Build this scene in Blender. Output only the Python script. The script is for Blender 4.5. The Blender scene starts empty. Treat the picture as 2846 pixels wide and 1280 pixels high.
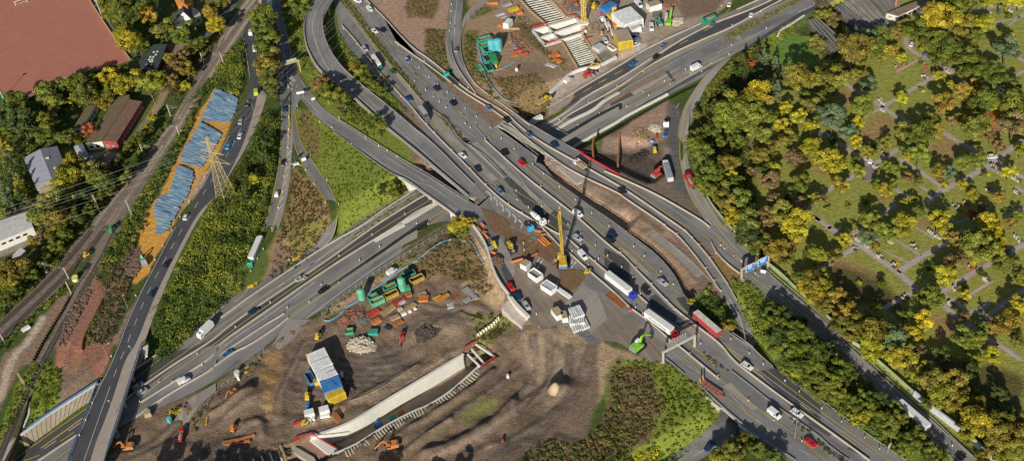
import bpy,math,random
import numpy as np
random.seed(7);rng=np.random.default_rng(7)
scene=bpy.context.scene
COL=scene.collection
#camera model
PW,PH,F=2846,1280,3250.0
_up=np.array([-427.0,3510.0,F]);_up/=np.linalg.norm(_up)
_vd=np.array([0,0,-1.0])
_fw=_vd-_vd.dot(_up)*_up;_fw/=np.linalg.norm(_fw)
_rt=np.cross(_fw,_up)
R=np.array([_rt,_fw,_up])
CH=338.5
def ray(px,py):
 px=np.asarray(px,float);py=np.asarray(py,float)
 d=np.stack([px-PW/2,-(py-PH/2),np.full_like(px,-F)],-1)
 return d@R.T
_c=ray(PW/2,PH/2)
CAM=np.array([_c[0]*CH/_c[2],_c[1]*CH/_c[2],CH])
def at(px,py,z=0.0):
 d=ray(px,py)
 t=(z-CAM[2])/d[...,2]
 return CAM+d*t[...,None]
def K(c,s,_o={'0':0,'1':560,'2':1120,'3':1680,'4':2246},_r={'0':0,'1':310,'2':630,'3':950}):
 """points read off an enlarged tile of the survey picture, turned into full picture pixels"""
 out=[]
 for w in s.split():
  x,y=w.split(',')
  out.append((_o[c[0]]+float(x)/3.5117,_r[c[1]]+float(y)/3.5117))
 return out
def J(*a):
 r=[]
 for q in a:r+=q
 return r
#numpy geometry
def seg_dist(P,a,b):
 ab=b-a;L=ab.dot(ab)+1e-9
 t=np.clip(((P-a)@ab)/L,0,1)
 q=P-(a+t[:,None]*ab)
 return np.hypot(q[:,0],q[:,1])
def inside(P,poly):
 x,y=P[:,0],P[:,1];r=np.zeros(len(P),bool);n=len(poly)
 for i in range(n):
  x1,y1=poly[i];x2,y2=poly[(i+1)%n]
  c=((y1>y)!=(y2>y))&(x<(x2-x1)*(y-y1)/((y2-y1)+1e-12)+x1)
  r^=c
 return r
def sdist(P,poly):
 """signed distance: negative inside"""
 d=np.full(len(P),1e9)
 for i in range(len(poly)):
  d=np.minimum(d,seg_dist(P,poly[i],poly[(i+1)%len(poly)]))
 return np.where(inside(P,poly),-d,d)
def ldist(P,line):
 d=np.full(len(P),1e9)
 for i in range(len(line)-1):
  d=np.minimum(d,seg_dist(P,line[i],line[i+1]))
 return d
_ng=rng.random((4,128,128))
def noise(x,y,s,k=0):
 u=x/s+31.7*k;v=y/s+17.3*k
 i=np.floor(u).astype(int);j=np.floor(v).astype(int);fu=u-i;fv=v-j
 fu=fu*fu*(3-2*fu);fv=fv*fv*(3-2*fv);g=_ng[k%4]
 a=g[i%128,j%128];b=g[(i+1)%128,j%128];c=g[i%128,(j+1)%128];d=g[(i+1)%128,(j+1)%128]
 return(a*(1-fu)+b*fu)*(1-fv)+(c*(1-fu)+d*fu)*fv
def fbm(x,y,s,k=0):
 return(noise(x,y,s,k)+.5*noise(x,y,s/2.1,k+1)+.25*noise(x,y,s/4.3,k+2))/1.75
#terrain levels
LOW=-6.0
A40N=[(-60,1340),(25,1280),(71,1249),(131,1206),(245,1132),(364,1030),(436,984),(500,935),(560,890),(640,835),(737,778),(802,735),(845,712),(887,684),(976,634),(1058,581),(1152,523),(1350,410),(1520,300),(1720,180),(1953,62),(2047,26),(2107,0),(2200,-50),(2330,-110)]
A40S=[(60,1380),(168,1290),(313,1200),(376,1161),(456,1125),(560,1080),(654,1020),(731,968),(790,917),(850,886),(940,835),(1015,784),(1120,708),(1240,637),(1420,520),(1590,414),(1720,340),(1857,264),(1960,213),(2027,166),(2064,136),(2164,83),(2235,44),(2290,16),(2420,-50)]
def lowz(px):
 return np.interp(px,[0,1560,1960],[LOW,LOW,0.0])
def low_line(pts):
 p=np.array(pts,float);return at(p[:,0],p[:,1],lowz(p[:,0]))
_N=low_line(A40N);_S=low_line(A40S)
TRENCH=np.concatenate([_N,_S[::-1]])[:,:2]
_axa=at(600,950,LOW)[:2];_axb=at(1960,140,0)[:2]
_t0=at(1560,380,LOW)[:2]
_ax=(_axb-_axa)/np.linalg.norm(_axb-_axa)
_s0=(_t0-_axa).dot(_ax);_s1=(_axb-_axa).dot(_ax)
def Lw(P):
 s=(P-_axa)@_ax
 return np.interp(s,[_s0,_s1],[LOW,0.0])
def wp(pts,z=0.0):
 p=np.array(pts,float);return at(p[:,0],p[:,1],z)[:,:2]
PIT=wp([(300,1300),(330,1210),(376,1161),(560,1080),(654,1020),(731,968),(850,886),(1015,784),(1120,708),(1240,637),(1262,640),(1330,790),(1380,880),(1400,960),(1490,1060),(1440,1160),(1330,1300),(1200,1400),(300,1400)],LOW)
TROUGH=wp([(800,1240),(862,1214),(940,1188),(1015,1148),(1100,1095),(1160,1060),(1288,983),(1335,948),(1386,990),(1340,1014),(1291,1055),(1248,1092),(1183,1132),(1120,1166),(1081,1178),(1026,1212),(985,1238),(925,1263),(880,1290),(760,1335),(620,1335),(690,1275)],LOW)
SHAFT=wp(J(K('20','1100,-60 1380,230 1265,300 1385,455 1550,395 1710,665 1900,610 1760,400 1800,300 1690,170 1590,180 1400,-60')),0)
UNDER=wp([(2062,1010),(2068,1080),(2040,1130),(1990,1190),(1900,1240),(1790,1300),(1900,1400),(1990,1300),(2040,1235),(2080,1160),(2110,1110),(2120,1040),(2102,960),(2060,860),(2010,800),(1985,815),(2040,920)],-3)
GARDEN=wp([(2110,140),(2170,108),(2235,70),(2290,45),(2330,20),(2400,60),(2370,160),(2310,260),(2180,250),(2150,180)],-3)
R1L=J(K('10','845,880 950,935 1060,1085'),K('11','1090,30 1300,200 1480,340 1740,530 2000,690'),K('21','0,640 200,790 460,970 600,1070 700,1159'))
R1R=J(K('10','1000,820 1120,960'),K('11','1150,-60 1350,90 1600,250 1900,440 2060,535'),K('21','0,490 200,590 400,720 640,870 900,1010'))
DECKS=[K('21','-120,560 60,520 200,590 400,720 640,870 900,1010 900,1159 740,1159 600,1070 460,970 200,790 0,640 -120,575'),K('21','270,515 200,420 380,380 700,300 860,110 955,185 1310,440 1300,480 1200,900 900,1159 820,900 700,860 640,830 480,690'),K('21','850,100 1000,-60 1240,110 1500,280 1720,400 2000,560 1700,700 1385,440 1380,405 985,160 900,140'),K('03','1390,0 1260,400 1170,700 1080,960 980,1159 940,1300 640,1300 680,1159 720,1000 850,680 960,420 1040,300 1160,0'),K('03','290,500 290,590 230,780 120,1000 40,1159 0,1300 -100,1300 -60,1000 80,780 180,560'),K('33','930,430 1110,600 1300,770 1520,930 1900,700 1640,240 1400,0 1200,0 800,250'),K('32','1000,900 1240,1050 1450,1159 1500,1300 1100,1200 900,1050'),]
DECKW=[wp(d,0)for d in DECKS]
PLAZA=wp(J([(1319,640),(1345,690),(1360,735),(1378,785),(1405,825),(1467,885)],[(1510,905),(1640,890),(1700,960),(1900,960),(1900,500),(1319,500)]),0)
RIDGES=[(K('23','-100,960 0,890 250,740 480,590 700,440 880,290'),1.6,1.6,-6),(K('23','230,1060 420,1010 640,910 840,790 960,690 1080,575'),2.0,2.2,-5),(K('23','0,1080 240,900 460,760'),1.2,1.4,-6),(K('22','560,860 680,900 760,930'),1.0,1.3,-6),(K('13','120,700 260,640 400,540 490,480'),1.5,1.6,-6),(K('22','1240,520 1300,560 1360,640'),.0,1,0),(K('13','420,800 520,760 600,800 600,900'),1.0,1.5,-6),(K('13','1500,560 1900,350 2107,230'),.8,1.5,-6)]
SUNK=[(wp(J(K('21','1360,545 1560,700 1880,930 2107,1090'),K('32','310,110 500,245 655,410 750,560 800,670 860,690 840,560 700,380 560,260 430,150 300,70 200,20'),K('31','300,1010 0,810'),K('21','1900,800 1700,670 1480,560')),0),1.9,.8),(wp(J(K('31','-120,330 150,300 400,340 580,420 560,560 440,640 260,560 60,470 -60,430'),K('21','1800,500 1760,420')),0),2.2,.5)]
def T_eval(P):
 n=len(P);z=np.zeros(n)
 low=Lw(P)
 dk=np.full(n,1e9)
 for w in DECKW:dk=np.minimum(dk,sdist(P,w))
 d=np.maximum(sdist(P,TRENCH)-1.0,0)
 z=np.minimum(z,low-.1+d*np.where(dk<2,6.0,.75))
 dp=sdist(P,PIT);d=np.maximum(dp,0)
 z=np.minimum(z,LOW+d*0.36)
 rough=np.clip(1-np.abs(dp+0)/40,0,1)*(dp<40)+(dp<0)
 z=np.where(inside(P,PLAZA),np.maximum(z,0),z)
 rough=np.clip(rough,0,1)*(sdist(P,TRENCH)>2)*(1-inside(P,PLAZA))
 z=z+rough*(fbm(P[:,0],P[:,1],6,1)-.5)*1.5*(dk>1)
 for pl,dp_,sl in SUNK:z=np.minimum(z,-dp_+np.maximum(sdist(P,pl),-3)*sl+0*z)if True else z
 for pts,h,w,zz in RIDGES:
  z=z+h*np.exp(-(ldist(P,wp(pts,zz))/w)**2)
 d=np.maximum(sdist(P,GARDEN),0);z=np.minimum(z,-3.5+d*1.0)
 d=sdist(P,UNDER)
 loc=wp([(2010,800),(2100,960),(2060,1130),(1960,1230)],-3)
 dep=np.interp(P[:,1],[loc[3][1],loc[2][1],loc[1][1],loc[0][1]],[-4.8,-5.2,-4.0,-.1])
 z=np.minimum(z,dep+np.maximum(d,0)*.75)
 d=sdist(P,SHAFT);z=np.where(d<0,-9.0,z)
 for(px,py,r,h,zz)in[(1310,830,8,1.6,LOW),(1560,1090,4,3.0,-3),(700,1100,6,2.2,LOW),(650,1120,6,2.0,LOW),(1100,1150,3,.5,LOW),(1390,960,8,1.5,LOW),(1260,905,6,1.6,LOW),(1165,930,7,1.2,LOW),(1460,235,14,3.0,0),(1800,420,10,1.0,0),(1240,700,12,2.0,LOW)]:
  c=at(px,py,zz)[:2];q=np.hypot(P[:,0]-c[0],P[:,1]-c[1])
  z=z+h*np.exp(-(q/r)**2)
 d=sdist(P,TROUGH);z=np.where(d<0,LOW-7.0,z)
 return z
_cor=at(np.array([0,PW,0,PW]),np.array([0,0,PH,PH]),-6)
XA,XB=_cor[:,0].min()-25,_cor[:,0].max()+25
YA,YB=_cor[:,1].min()-25,_cor[:,1].max()+25
GS=0.8
gx=np.arange(XA,XB,GS);gy=np.arange(YA,YB,GS)
GX,GY=np.meshgrid(gx,gy,indexing='ij')
GP=np.stack([GX.ravel(),GY.ravel()],1)
TZ=T_eval(GP).reshape(GX.shape)
def T(x,y):
 u=np.clip((np.asarray(x,float)-XA)/GS,0,len(gx)-1.001);v=np.clip((np.asarray(y,float)-YA)/GS,0,len(gy)-1.001)
 i=u.astype(int);j=v.astype(int);fu=u-i;fv=v-j
 return(TZ[i,j]*(1-fu)+TZ[i+1,j]*fu)*(1-fv)+(TZ[i,j+1]*(1-fu)+TZ[i+1,j+1]*fu)*fv
DM=np.zeros(GP.shape[0],bool)
for _w in DECKW:DM|=inside(GP,_w)
DM=DM.reshape(GX.shape)
def in_deck(x,y):
 i=np.clip(np.round((np.asarray(x)-XA)/GS).astype(int),0,len(gx)-1);j=np.clip(np.round((np.asarray(y)-YA)/GS).astype(int),0,len(gy)-1)
 return DM[i,j]
_zs=np.linspace(3.4,-14,117)
def place(px,py,mode='top',dz=0.0):
 px=np.atleast_1d(np.asarray(px,float));py=np.atleast_1d(np.asarray(py,float))
 if callable(mode):
  z=mode(px,py);P=CAM+ray(px,py)*((z-CH)/ray(px,py)[:,2])[:,None]
 elif not isinstance(mode,str):P=at(px,py,float(mode))
 elif mode=='low':
  z=lowz(px);d=ray(px,py)
  for _ in range(5):
   P=CAM+d*((z-CH)/d[:,2])[:,None];z=Lw(P[:,:2])
 else:
  d=ray(px,py);A=CAM+d[:,None,:]*((_zs-CH)[None,:]/d[:,2][:,None])[:,:,None]
  h=T(A[...,0],A[...,1]);below=A[...,2]<=h+1e-6;below[:,-1]=True
  k=np.maximum(np.argmax(below,1),1);r=np.arange(len(px))
  a=A[r,k-1,2]-h[r,k-1];b=np.maximum(h[r,k]-A[r,k,2],0);t=(a/(a+b+1e-9))[:,None]
  P=A[r,k-1]*(1-t)+A[r,k]*t
  if mode=='top':
   P0=at(px,py,0.0);m=in_deck(P0[:,0],P0[:,1]);P=np.where(m[:,None],P0,P)
 P=P.copy();P[:,2]+=dz
 return P
def W(px,py,mode='top',dz=0.0):return place(px,py,mode,dz)[0]
#materials
MATS={}
def M(name,col=(.5,.5,.5),rough=.7,metal=0.0,var=.15,scale=1.5,bump=0.0,objcol=False,attr=None,streak=False,spec=.4,emis=None,scale2=None):
 if name in MATS:return MATS[name]
 m=bpy.data.materials.new(name);m.use_nodes=True;nt=m.node_tree;N=nt.nodes;L=nt.links
 b=N['Principled BSDF'];b.inputs['Roughness'].default_value=rough;b.inputs['Metallic'].default_value=metal
 b.inputs['Specular IOR Level'].default_value=spec
 if objcol:src=N.new('ShaderNodeObjectInfo').outputs['Color']
 elif attr:a=N.new('ShaderNodeAttribute');a.attribute_name=attr;src=a.outputs['Color']
 else:r=N.new('ShaderNodeRGB');r.outputs[0].default_value=(*col,1);src=r.outputs[0]
 if var>0:
  if streak:
   tc=N.new('ShaderNodeUVMap').outputs[0]
   mp=N.new('ShaderNodeMapping');mp.inputs['Scale'].default_value=(1.6,.05,1);L.new(tc,mp.inputs[0]);vec=mp.outputs[0]
   no=N.new('ShaderNodeTexNoise');no.inputs['Scale'].default_value=1.0;no.inputs['Detail'].default_value=5;L.new(vec,no.inputs['Vector'])
   geo=N.new('ShaderNodeNewGeometry').outputs['Position']
   n2=N.new('ShaderNodeTexNoise');n2.inputs['Scale'].default_value=.11;n2.inputs['Detail'].default_value=7;n2.inputs['Roughness'].default_value=.65;L.new(geo,n2.inputs['Vector'])
   mm=N.new('ShaderNodeMath');mm.operation='ADD';L.new(no.outputs[0],mm.inputs[0]);L.new(n2.outputs[0],mm.inputs[1])
   mp2=N.new('ShaderNodeMapping');mp2.inputs['Scale'].default_value=(.26,.035,1);L.new(tc,mp2.inputs[0])
   vo=N.new('ShaderNodeTexVoronoi');vo.distance='CHEBYCHEV';vo.inputs['Scale'].default_value=1;L.new(mp2.outputs[0],vo.inputs['Vector'])
   sp=N.new('ShaderNodeSeparateColor');L.new(vo.outputs['Color'],sp.inputs[0])
   m3=N.new('ShaderNodeMath');m3.operation='MULTIPLY_ADD';L.new(sp.outputs[0],m3.inputs[0]);m3.inputs[1].default_value=.35;L.new(mm.outputs[0],m3.inputs[2])
   fac=m3.outputs[0];lo,hi=.75,1.6
  else:
   geo=N.new('ShaderNodeTexCoord').outputs['Object']if objcol else N.new('ShaderNodeNewGeometry').outputs['Position']
   no=N.new('ShaderNodeTexNoise');no.inputs['Scale'].default_value=scale;no.inputs['Detail'].default_value=6;no.inputs['Roughness'].default_value=.65;L.new(geo,no.inputs['Vector'])
   fac=no.outputs[0];lo,hi=.3,.7
   if scale2:
    n2=N.new('ShaderNodeTexNoise');n2.inputs['Scale'].default_value=scale2;n2.inputs['Detail'].default_value=4;L.new(geo,n2.inputs['Vector'])
    mm=N.new('ShaderNodeMath');mm.operation='ADD';L.new(no.outputs[0],mm.inputs[0]);L.new(n2.outputs[0],mm.inputs[1]);fac=mm.outputs[0];lo,hi=.65,1.35
  mr=N.new('ShaderNodeMapRange');L.new(fac,mr.inputs[0]);mr.inputs[1].default_value=lo;mr.inputs[2].default_value=hi
  mr.inputs[3].default_value=1-var;mr.inputs[4].default_value=1+var
  mx=N.new('ShaderNodeMix');mx.data_type='RGBA';mx.blend_type='MULTIPLY';mx.inputs[0].default_value=1;mx.clamp_result=False
  L.new(src,mx.inputs[6]);L.new(mr.outputs[0],mx.inputs[7]);src=mx.outputs[2]
  if bump>0:
   bu=N.new('ShaderNodeBump');bu.inputs['Strength'].default_value=1;bu.inputs['Distance'].default_value=bump
   L.new(fac,bu.inputs['Height']);L.new(bu.outputs[0],b.inputs['Normal'])
 L.new(src,b.inputs['Base Color'])
 if emis:b.inputs['Emission Color'].default_value=(*emis,1);b.inputs['Emission Strength'].default_value=1
 MATS[name]=m;return m
def leafmat(name,attr):
 m=bpy.data.materials.new(name);m.use_nodes=True;nt=m.node_tree;N=nt.nodes;L=nt.links
 b=N['Principled BSDF'];b.inputs['Roughness'].default_value=.65;b.inputs['Specular IOR Level'].default_value=.2
 a=N.new('ShaderNodeAttribute');a.attribute_name='Col';src=a.outputs['Color']
 if attr=='obj':
  oi=N.new('ShaderNodeObjectInfo');mx=N.new('ShaderNodeMix');mx.data_type='RGBA';mx.blend_type='MULTIPLY';mx.inputs[0].default_value=1;mx.clamp_result=False
  L.new(oi.outputs['Color'],mx.inputs[6]);L.new(src,mx.inputs[7]);src=mx.outputs[2]
 L.new(src,b.inputs['Base Color'])
 tr=N.new('ShaderNodeBsdfTranslucent');L.new(src,tr.inputs[0])
 ms=N.new('ShaderNodeMixShader');ms.inputs[0].default_value=.22;L.new(b.outputs[0],ms.inputs[1]);L.new(tr.outputs[0],ms.inputs[2])
 L.new(ms.outputs[0],N['Material Output'].inputs[0]);MATS[name]=m;return m
LEAF_OBJ=leafmat('tree_leaves','obj');LEAF=leafmat('scrub_leaves','own')
PAINT=M('vehicle_paint',objcol=True,rough=.35,var=.06,scale=2,spec=.5)
MATT=M('site_paint',objcol=True,rough=.8,var=.34,scale=1.2,scale2=.35)
GLASS=M('dark_glass',(.02,.025,.03),.12,var=0,spec=.8)
TYRE=M('tyre_rubber',(.02,.02,.02),.9,var=.2)
STEEL=M('galvanised_steel',(.42,.42,.4),.5,.3,var=.15)
DARK=M('dark_steel',(.05,.05,.05),.7,var=.2)
CONC=M('concrete',(.42,.38,.32),.9,var=.22,scale=.5,scale2=.08)
CONCW=M('pale_concrete',(.68,.65,.58),.9,var=.12,scale=.6,scale2=.1)
WOOD=M('timber',(.38,.24,.12),.85,var=.3,scale=2)
RUST=M('rusty_steel',(.34,.14,.06),.85,var=.35,scale=1.5)
#mesh helpers
class MB:
 def __init__(s):s.v=[];s.f=[]
 def add(s,vs,fs):
  n=len(s.v);s.v+=[tuple(map(float,v))for v in vs];s.f+=[tuple(n+i for i in f)for f in fs];return s
 def box(s,x,y,z,sx,sy,sz,rz=0,taper=(1,1),sh=(0,0)):
  """box standing on z; taper scales the top, sh shifts it"""
  c,d=math.cos(rz),math.sin(rz);vs=[]
  for k,(tx,ty,zz,ox,oy)in enumerate([(1,1,0,0,0),(taper[0],taper[1],sz,sh[0],sh[1])]):
   for ax,ay in((-1,-1),(1,-1),(1,1),(-1,1)):
    u=ax*sx/2*tx+ox;w=ay*sy/2*ty+oy
    vs.append((x+u*c-w*d,y+u*d+w*c,z+zz))
  return s.add(vs,[(3,2,1,0),(4,5,6,7),(0,1,5,4),(1,2,6,5),(2,3,7,6),(3,0,4,7)])
 def cyl(s,p,q,r,n=10,r2=None,caps=True):
  p=np.array(p,float);q=np.array(q,float);a=q-p;L=np.linalg.norm(a)+1e-9;a/=L
  h=np.array([0,0,1.0])if abs(a[2])<.9 else np.array([1.0,0,0])
  u=np.cross(a,h);u/=np.linalg.norm(u);w=np.cross(a,u);r2=r if r2 is None else r2
  vs=[]
  for k in range(n):
   t=2*math.pi*k/n;e=u*math.cos(t)+w*math.sin(t)
   vs.append(p+e*r);vs.append(q+e*r2)
  fs=[(2*k,2*((k+1)%n),2*((k+1)%n)+1,2*k+1)for k in range(n)]
  if caps:fs+=[tuple(2*k for k in range(n))[::-1],tuple(2*k+1 for k in range(n))]
  return s.add(vs,fs)
 def beam(s,p,q,w,h=None):
  """square bar from p to q"""
  p=np.array(p,float);q=np.array(q,float);h=h or w;a=q-p;a/=np.linalg.norm(a)+1e-9
  k=np.array([0,0,1.0])if abs(a[2])<.95 else np.array([1.0,0,0])
  u=np.cross(a,k);u/=np.linalg.norm(u);v=np.cross(u,a)
  vs=[e+u*i*w/2+v*j*h/2 for e in(p,q)for i,j in((-1,-1),(1,-1),(1,1),(-1,1))]
  return s.add(vs,[(0,1,2,3),(7,6,5,4),(0,4,5,1),(1,5,6,2),(2,6,7,3),(3,7,4,0)])
 def prism(s,prof,y0,y1,yt=0):
  """side profile (x, z) extruded across y"""
  n=len(prof);vs=[(x,y0,z)for x,z in prof]+[(x,y1,z)for x,z in prof]
  return s.add(vs,[tuple(range(n)),tuple(range(2*n-1,n-1,-1))]+[(i,i+n,(i+1)%n+n,(i+1)%n)for i in range(n)])
 def slab(s,poly,z0,z1):
  n=len(poly);vs=[(p[0],p[1],z0)for p in poly]+[(p[0],p[1],z1)for p in poly]
  return s.add(vs,[tuple(range(n))[::-1],tuple(range(n,2*n))]+[(i,(i+1)%n,(i+1)%n+n,i+n)for i in range(n)])
 def dome(s,x,y,z,rx,ry,rz,n=10,m=4,jit=0):
  vs=[(x,y,z+rz)];fs=[]
  for i in range(1,m+1):
   a=math.pi/2*i/m
   for k in range(n):
    t=2*math.pi*k/n;j=1+random.uniform(-jit,jit)
    vs.append((x+rx*math.sin(a)*math.cos(t)*j,y+ry*math.sin(a)*math.sin(t)*j,z+rz*math.cos(a)*j))
  for k in range(n):fs.append((0,1+k,1+(k+1)%n))
  for i in range(m-1):
   for k in range(n):
    a=1+i*n+k;b=1+i*n+(k+1)%n;fs.append((a,a+n,b+n,b))
  return s.add(vs,fs)
 def sweep(s,line,prof,closed=False):
  """profile [(offset, height)] carried along a world polyline"""
  L=np.array(line,float);n=len(L);m=len(prof);vs=[];fs=[]
  for i in range(n):
   a=L[max(i-1,0)];b=L[min(i+1,n-1)];t=(b-a)[:2];t/=np.linalg.norm(t)+1e-9;nr=(-t[1],t[0])
   for o,h in prof:vs.append((L[i][0]+nr[0]*o,L[i][1]+nr[1]*o,L[i][2]+h))
  for i in range(n-1):
   for k in range(m):
    a=i*m+k;b=i*m+(k+1)%m;fs.append((a,b,b+m,a+m))
  fs+=[tuple(range(m))[::-1],tuple((n-1)*m+k for k in range(m))]
  return s.add(vs,fs)
def mesh(name,mb,mat,smooth=False):
 me=bpy.data.meshes.new(name);me.from_pydata(mb.v,[],mb.f);me.materials.append(mat)
 if smooth:me.polygons.foreach_set('use_smooth',[True]*len(me.polygons))
 me.update();return me
def ob(name,mb,mat,parent=None,color=None,smooth=False,loc=None,rz=0):
 o=bpy.data.objects.new(name,mesh(name,mb,mat,smooth));COL.objects.link(o)
 if parent:o.parent=parent
 if color:o.color=(*color[:3],1)
 if loc is not None:o.location=loc
 o.rotation_euler[2]=rz
 return o
THINGS=[]
def tag(o,label,cat,group=None,px=None,kind=None):
 o['label']=label;o['category']=cat
 if group:o['group']=group
 if kind:o['kind']=kind
 THINGS.append([o,px]);return o
def root(name,loc=(0,0,0),rz=0):
 o=bpy.data.objects.new(name,None);COL.objects.link(o);o.location=loc;o.rotation_euler[2]=rz;o.empty_display_size=.5;return o
def struct(o):o['kind']='structure';return o
CH_={}
def dup(src,loc,rz,color=None,skip=(),paint=(),name=None):
 r=src.copy();COL.objects.link(r);r.location=loc;r.rotation_euler=(0,0,rz)
 if name:r.name=name
 for ch in KIDS.get(src.name,[]):
  if ch.name.split('.')[0]in skip:continue
  c=ch.copy();COL.objects.link(c);c.parent=r
  if color is not None and ch.get('tint'):c.color=(*color[:3],1)
  for g in KIDS.get(ch.name,[]):
   e=g.copy();COL.objects.link(e);e.parent=c
   if color is not None and g.get('tint'):e.color=(*color[:3],1)
 return r
KIDS={}
def reg(src):
 for o in COL.objects:
  if o.parent==src:
   KIDS.setdefault(src.name,[]).append(o)
   for g in COL.objects:
    if g.parent==o:KIDS.setdefault(o.name,[]).append(g)
PROTOS=[]
def proto(src):reg(src);PROTOS.append(src);return src
def kill_protos():
 for p in PROTOS:
  for c in KIDS.get(p.name,[]):
   for g in KIDS.get(c.name,[]):bpy.data.objects.remove(g)
  for c in KIDS.get(p.name,[]):bpy.data.objects.remove(c)
  bpy.data.objects.remove(p)
def resample(L,n=None,step=None):
 L=np.array(L,float);d=np.r_[0,np.cumsum(np.linalg.norm(np.diff(L,axis=0),axis=1))]
 if n is None:n=max(2,int(d[-1]/step)+1)
 t=np.linspace(0,d[-1],n);return np.stack([np.interp(t,d,L[:,k])for k in range(L.shape[1])],1)
def line3(pts,mode='top',dz=0.0,step=4.0):
 """pixel polyline -> world polyline lying on the surface, rounded a little"""
 p=resample(smooth2(mono(pts)),step=step*4.0)
 return place(p[:,0],p[:,1],mode,dz)
def mono(pts):
 """drop points where two overlapping readings of one line double back"""
 Q=[np.array(pts[0],float)];d=None
 for k in range(1,len(pts)):
  p=np.array(pts[k],float);v=p-Q[-1];L=np.linalg.norm(v)
  if L<3:continue
  if d is not None and v.dot(d)/L<-.2:continue
  Q.append(p);d=v/L
 if len(Q)<2:Q.append(np.array(pts[-1],float)+.01)
 return Q
def smooth2(pts,it=2):
 P=np.array(pts,float)
 for _ in range(it):
  if len(P)<3:break
  Q=[P[0]]
  for i in range(len(P)-1):
   Q.append(P[i]*.75+P[i+1]*.25);Q.append(P[i]*.25+P[i+1]*.75)
  Q.append(P[-1]);P=np.array(Q)
 return P
#ground colours
def C3(h):
 r=[int(h[i:i+2],16)/255 for i in(0,2,4)]
 return np.array([c/12.92 if c<=.04045 else((c+.055)/1.055)**2.4 for c in r])
GRASS=np.array([.13,.16,.028]);LAWN=np.array([.185,.19,.045]);DRY=np.array([.20,.14,.06]);OLIVE=np.array([.12,.11,.04])
DIRT=np.array([.165,.115,.085]);DIRT_AND_SHADE=np.array([.085,.066,.055]);TAN=np.array([.29,.21,.135]);ORANGE=np.array([.42,.22,.05])
GRAVEL=np.array([.2,.175,.155]);SCRUBG=np.array([.05,.07,.018]);PITCH=np.array([.30,.112,.075]);BAL=np.array([.135,.11,.098]);PINK=np.array([.27,.18,.135]);REDD=np.array([.2,.1,.075]);PAVE=np.array([.2,.17,.165]);ASPH=np.array([.075,.074,.078]);BROWNW=np.array([.14,.1,.05])
gcol=np.zeros((GP.shape[0],3))+SCRUBG
def bbox_idx(P,m):
 x0,y0=P.min(0)-m;x1,y1=P.max(0)+m
 i0,i1=max(0,int((x0-XA)/GS)),min(len(gx),int((x1-XA)/GS)+2);j0,j1=max(0,int((y0-YA)/GS)),min(len(gy),int((y1-YA)/GS)+2)
 ii,jj=np.meshgrid(np.arange(i0,i1),np.arange(j0,j1),indexing='ij');return(ii*len(gy)+jj).ravel()
def paint(pts,col,feather=1.2,rag=3.0,z=0.0,alpha=1.0,mode=None):
 pl=place(*np.array(pts,float).T,mode)[:,:2]if mode else wp(pts,z)
 idx=bbox_idx(pl,6)
 if not len(idx):return
 P=GP[idx];d=sdist(P,pl)+(fbm(P[:,0],P[:,1],5.0,2)-.5)*rag
 a=np.clip(.5-d/(2*feather),0,1)[:,None]*alpha
 gcol[idx]=gcol[idx]*(1-a)+np.asarray(col)*a
def stroke(pts,w,col,alpha=.8,rag=.6,mode='T',feather=.7):
 pl=line3(pts,mode)[:,:2];idx=bbox_idx(pl,w+4)
 if not len(idx):return
 P=GP[idx];d=ldist(P,pl)-w/2+(fbm(P[:,0],P[:,1],4.0,3)-.5)*rag
 a=np.clip(.5-d/(2*feather),0,1)[:,None]*alpha
 gcol[idx]=gcol[idx]*(1-a)+np.asarray(col)*a
PLZ=J(K('21','640,640 900,870 985,655 1150,800 1640,1100 2107,1400'),K('32','1180,1020 1420,1159'),K('33','1500,120 1640,240 1900,420 2107,570'),K('43','90,540 290,690 950,1159 1100,1260 700,1260 400,1200'),K('33','2107,1400 1830,1159 1500,930 1300,770 1110,600 940,430 760,290 600,180 450,190 290,90 130,0'),K('32','0,1110 -100,1159'),K('22','1500,930 1220,890 1000,640 940,560 880,420 860,330 790,120 700,0'),K('21','740,1159 600,1000 820,850'))
paint(K('00','-60,-200 860,-60 1275,590 1100,650 600,830 270,985 90,1010 -300,500'),PITCH,.4,.0)
paint(K('00','-200,-200 300,-60 140,20 -20,75 -200,120'),(.1,.16,.05),.4,.3)
paint(K('00','-100,850 0,870 90,1010 -60,1080 -200,1000'),(.03,.1,.03),.4,.5)
paint(K('00','860,-60 900,-60 1290,590 1275,590'),PAVE,.4,.4)
paint(K('00','1300,600 1600,700 1640,900 1500,930 1480,1159 1380,1159 1400,950 1280,880 1000,700'),(.09,.1,.03),1,2)
paint(K('00','1580,840 1650,900 1500,1159 1430,1159 1540,960'),TAN*.8,.8,1)
paint(K('00','1640,430 1900,400 1700,560 1630,760 1500,760 1550,690'),DIRT*1.1,1,2)
paint(K('01','780,400 1180,400 1250,300 1420,60 1480,60 1300,340 1180,560 1080,560 1000,420 850,560 780,480'),GRAVEL*.8,.8,1.5)
paint(K('01','330,880 560,760 560,820 480,860 400,900 300,940 260,920'),GRAVEL*.8,.8,1)
paint(K('01','-60,1100 -60,960 290,900 420,1159 400,1300 -60,1300'),GRAVEL*.75,.8,1)
paint(K('02','-60,180 360,30 440,0 440,90 350,160 200,220 0,300 -60,310'),GRAVEL*.9,.8,1)
paint(K('01','600,360 820,300 850,420 720,480 620,460'),GRASS*.8,1,1.5)
paint(K('10','-60,-100 230,-100 100,120 0,250 -60,300'),(.1,.11,.04),1,1)
paint(K('10','220,-80 420,-80 330,60 200,260 100,340 20,360 0,330 130,230 220,100'),ASPH*1.2,.5,.5)
RB_L=J(K('10','470,-60 420,0 240,280 0,650'),K('01','1730,0 1500,330 1230,700 960,1000'),K('02','760,90 560,380 250,680 0,910 -80,980'))
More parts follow.
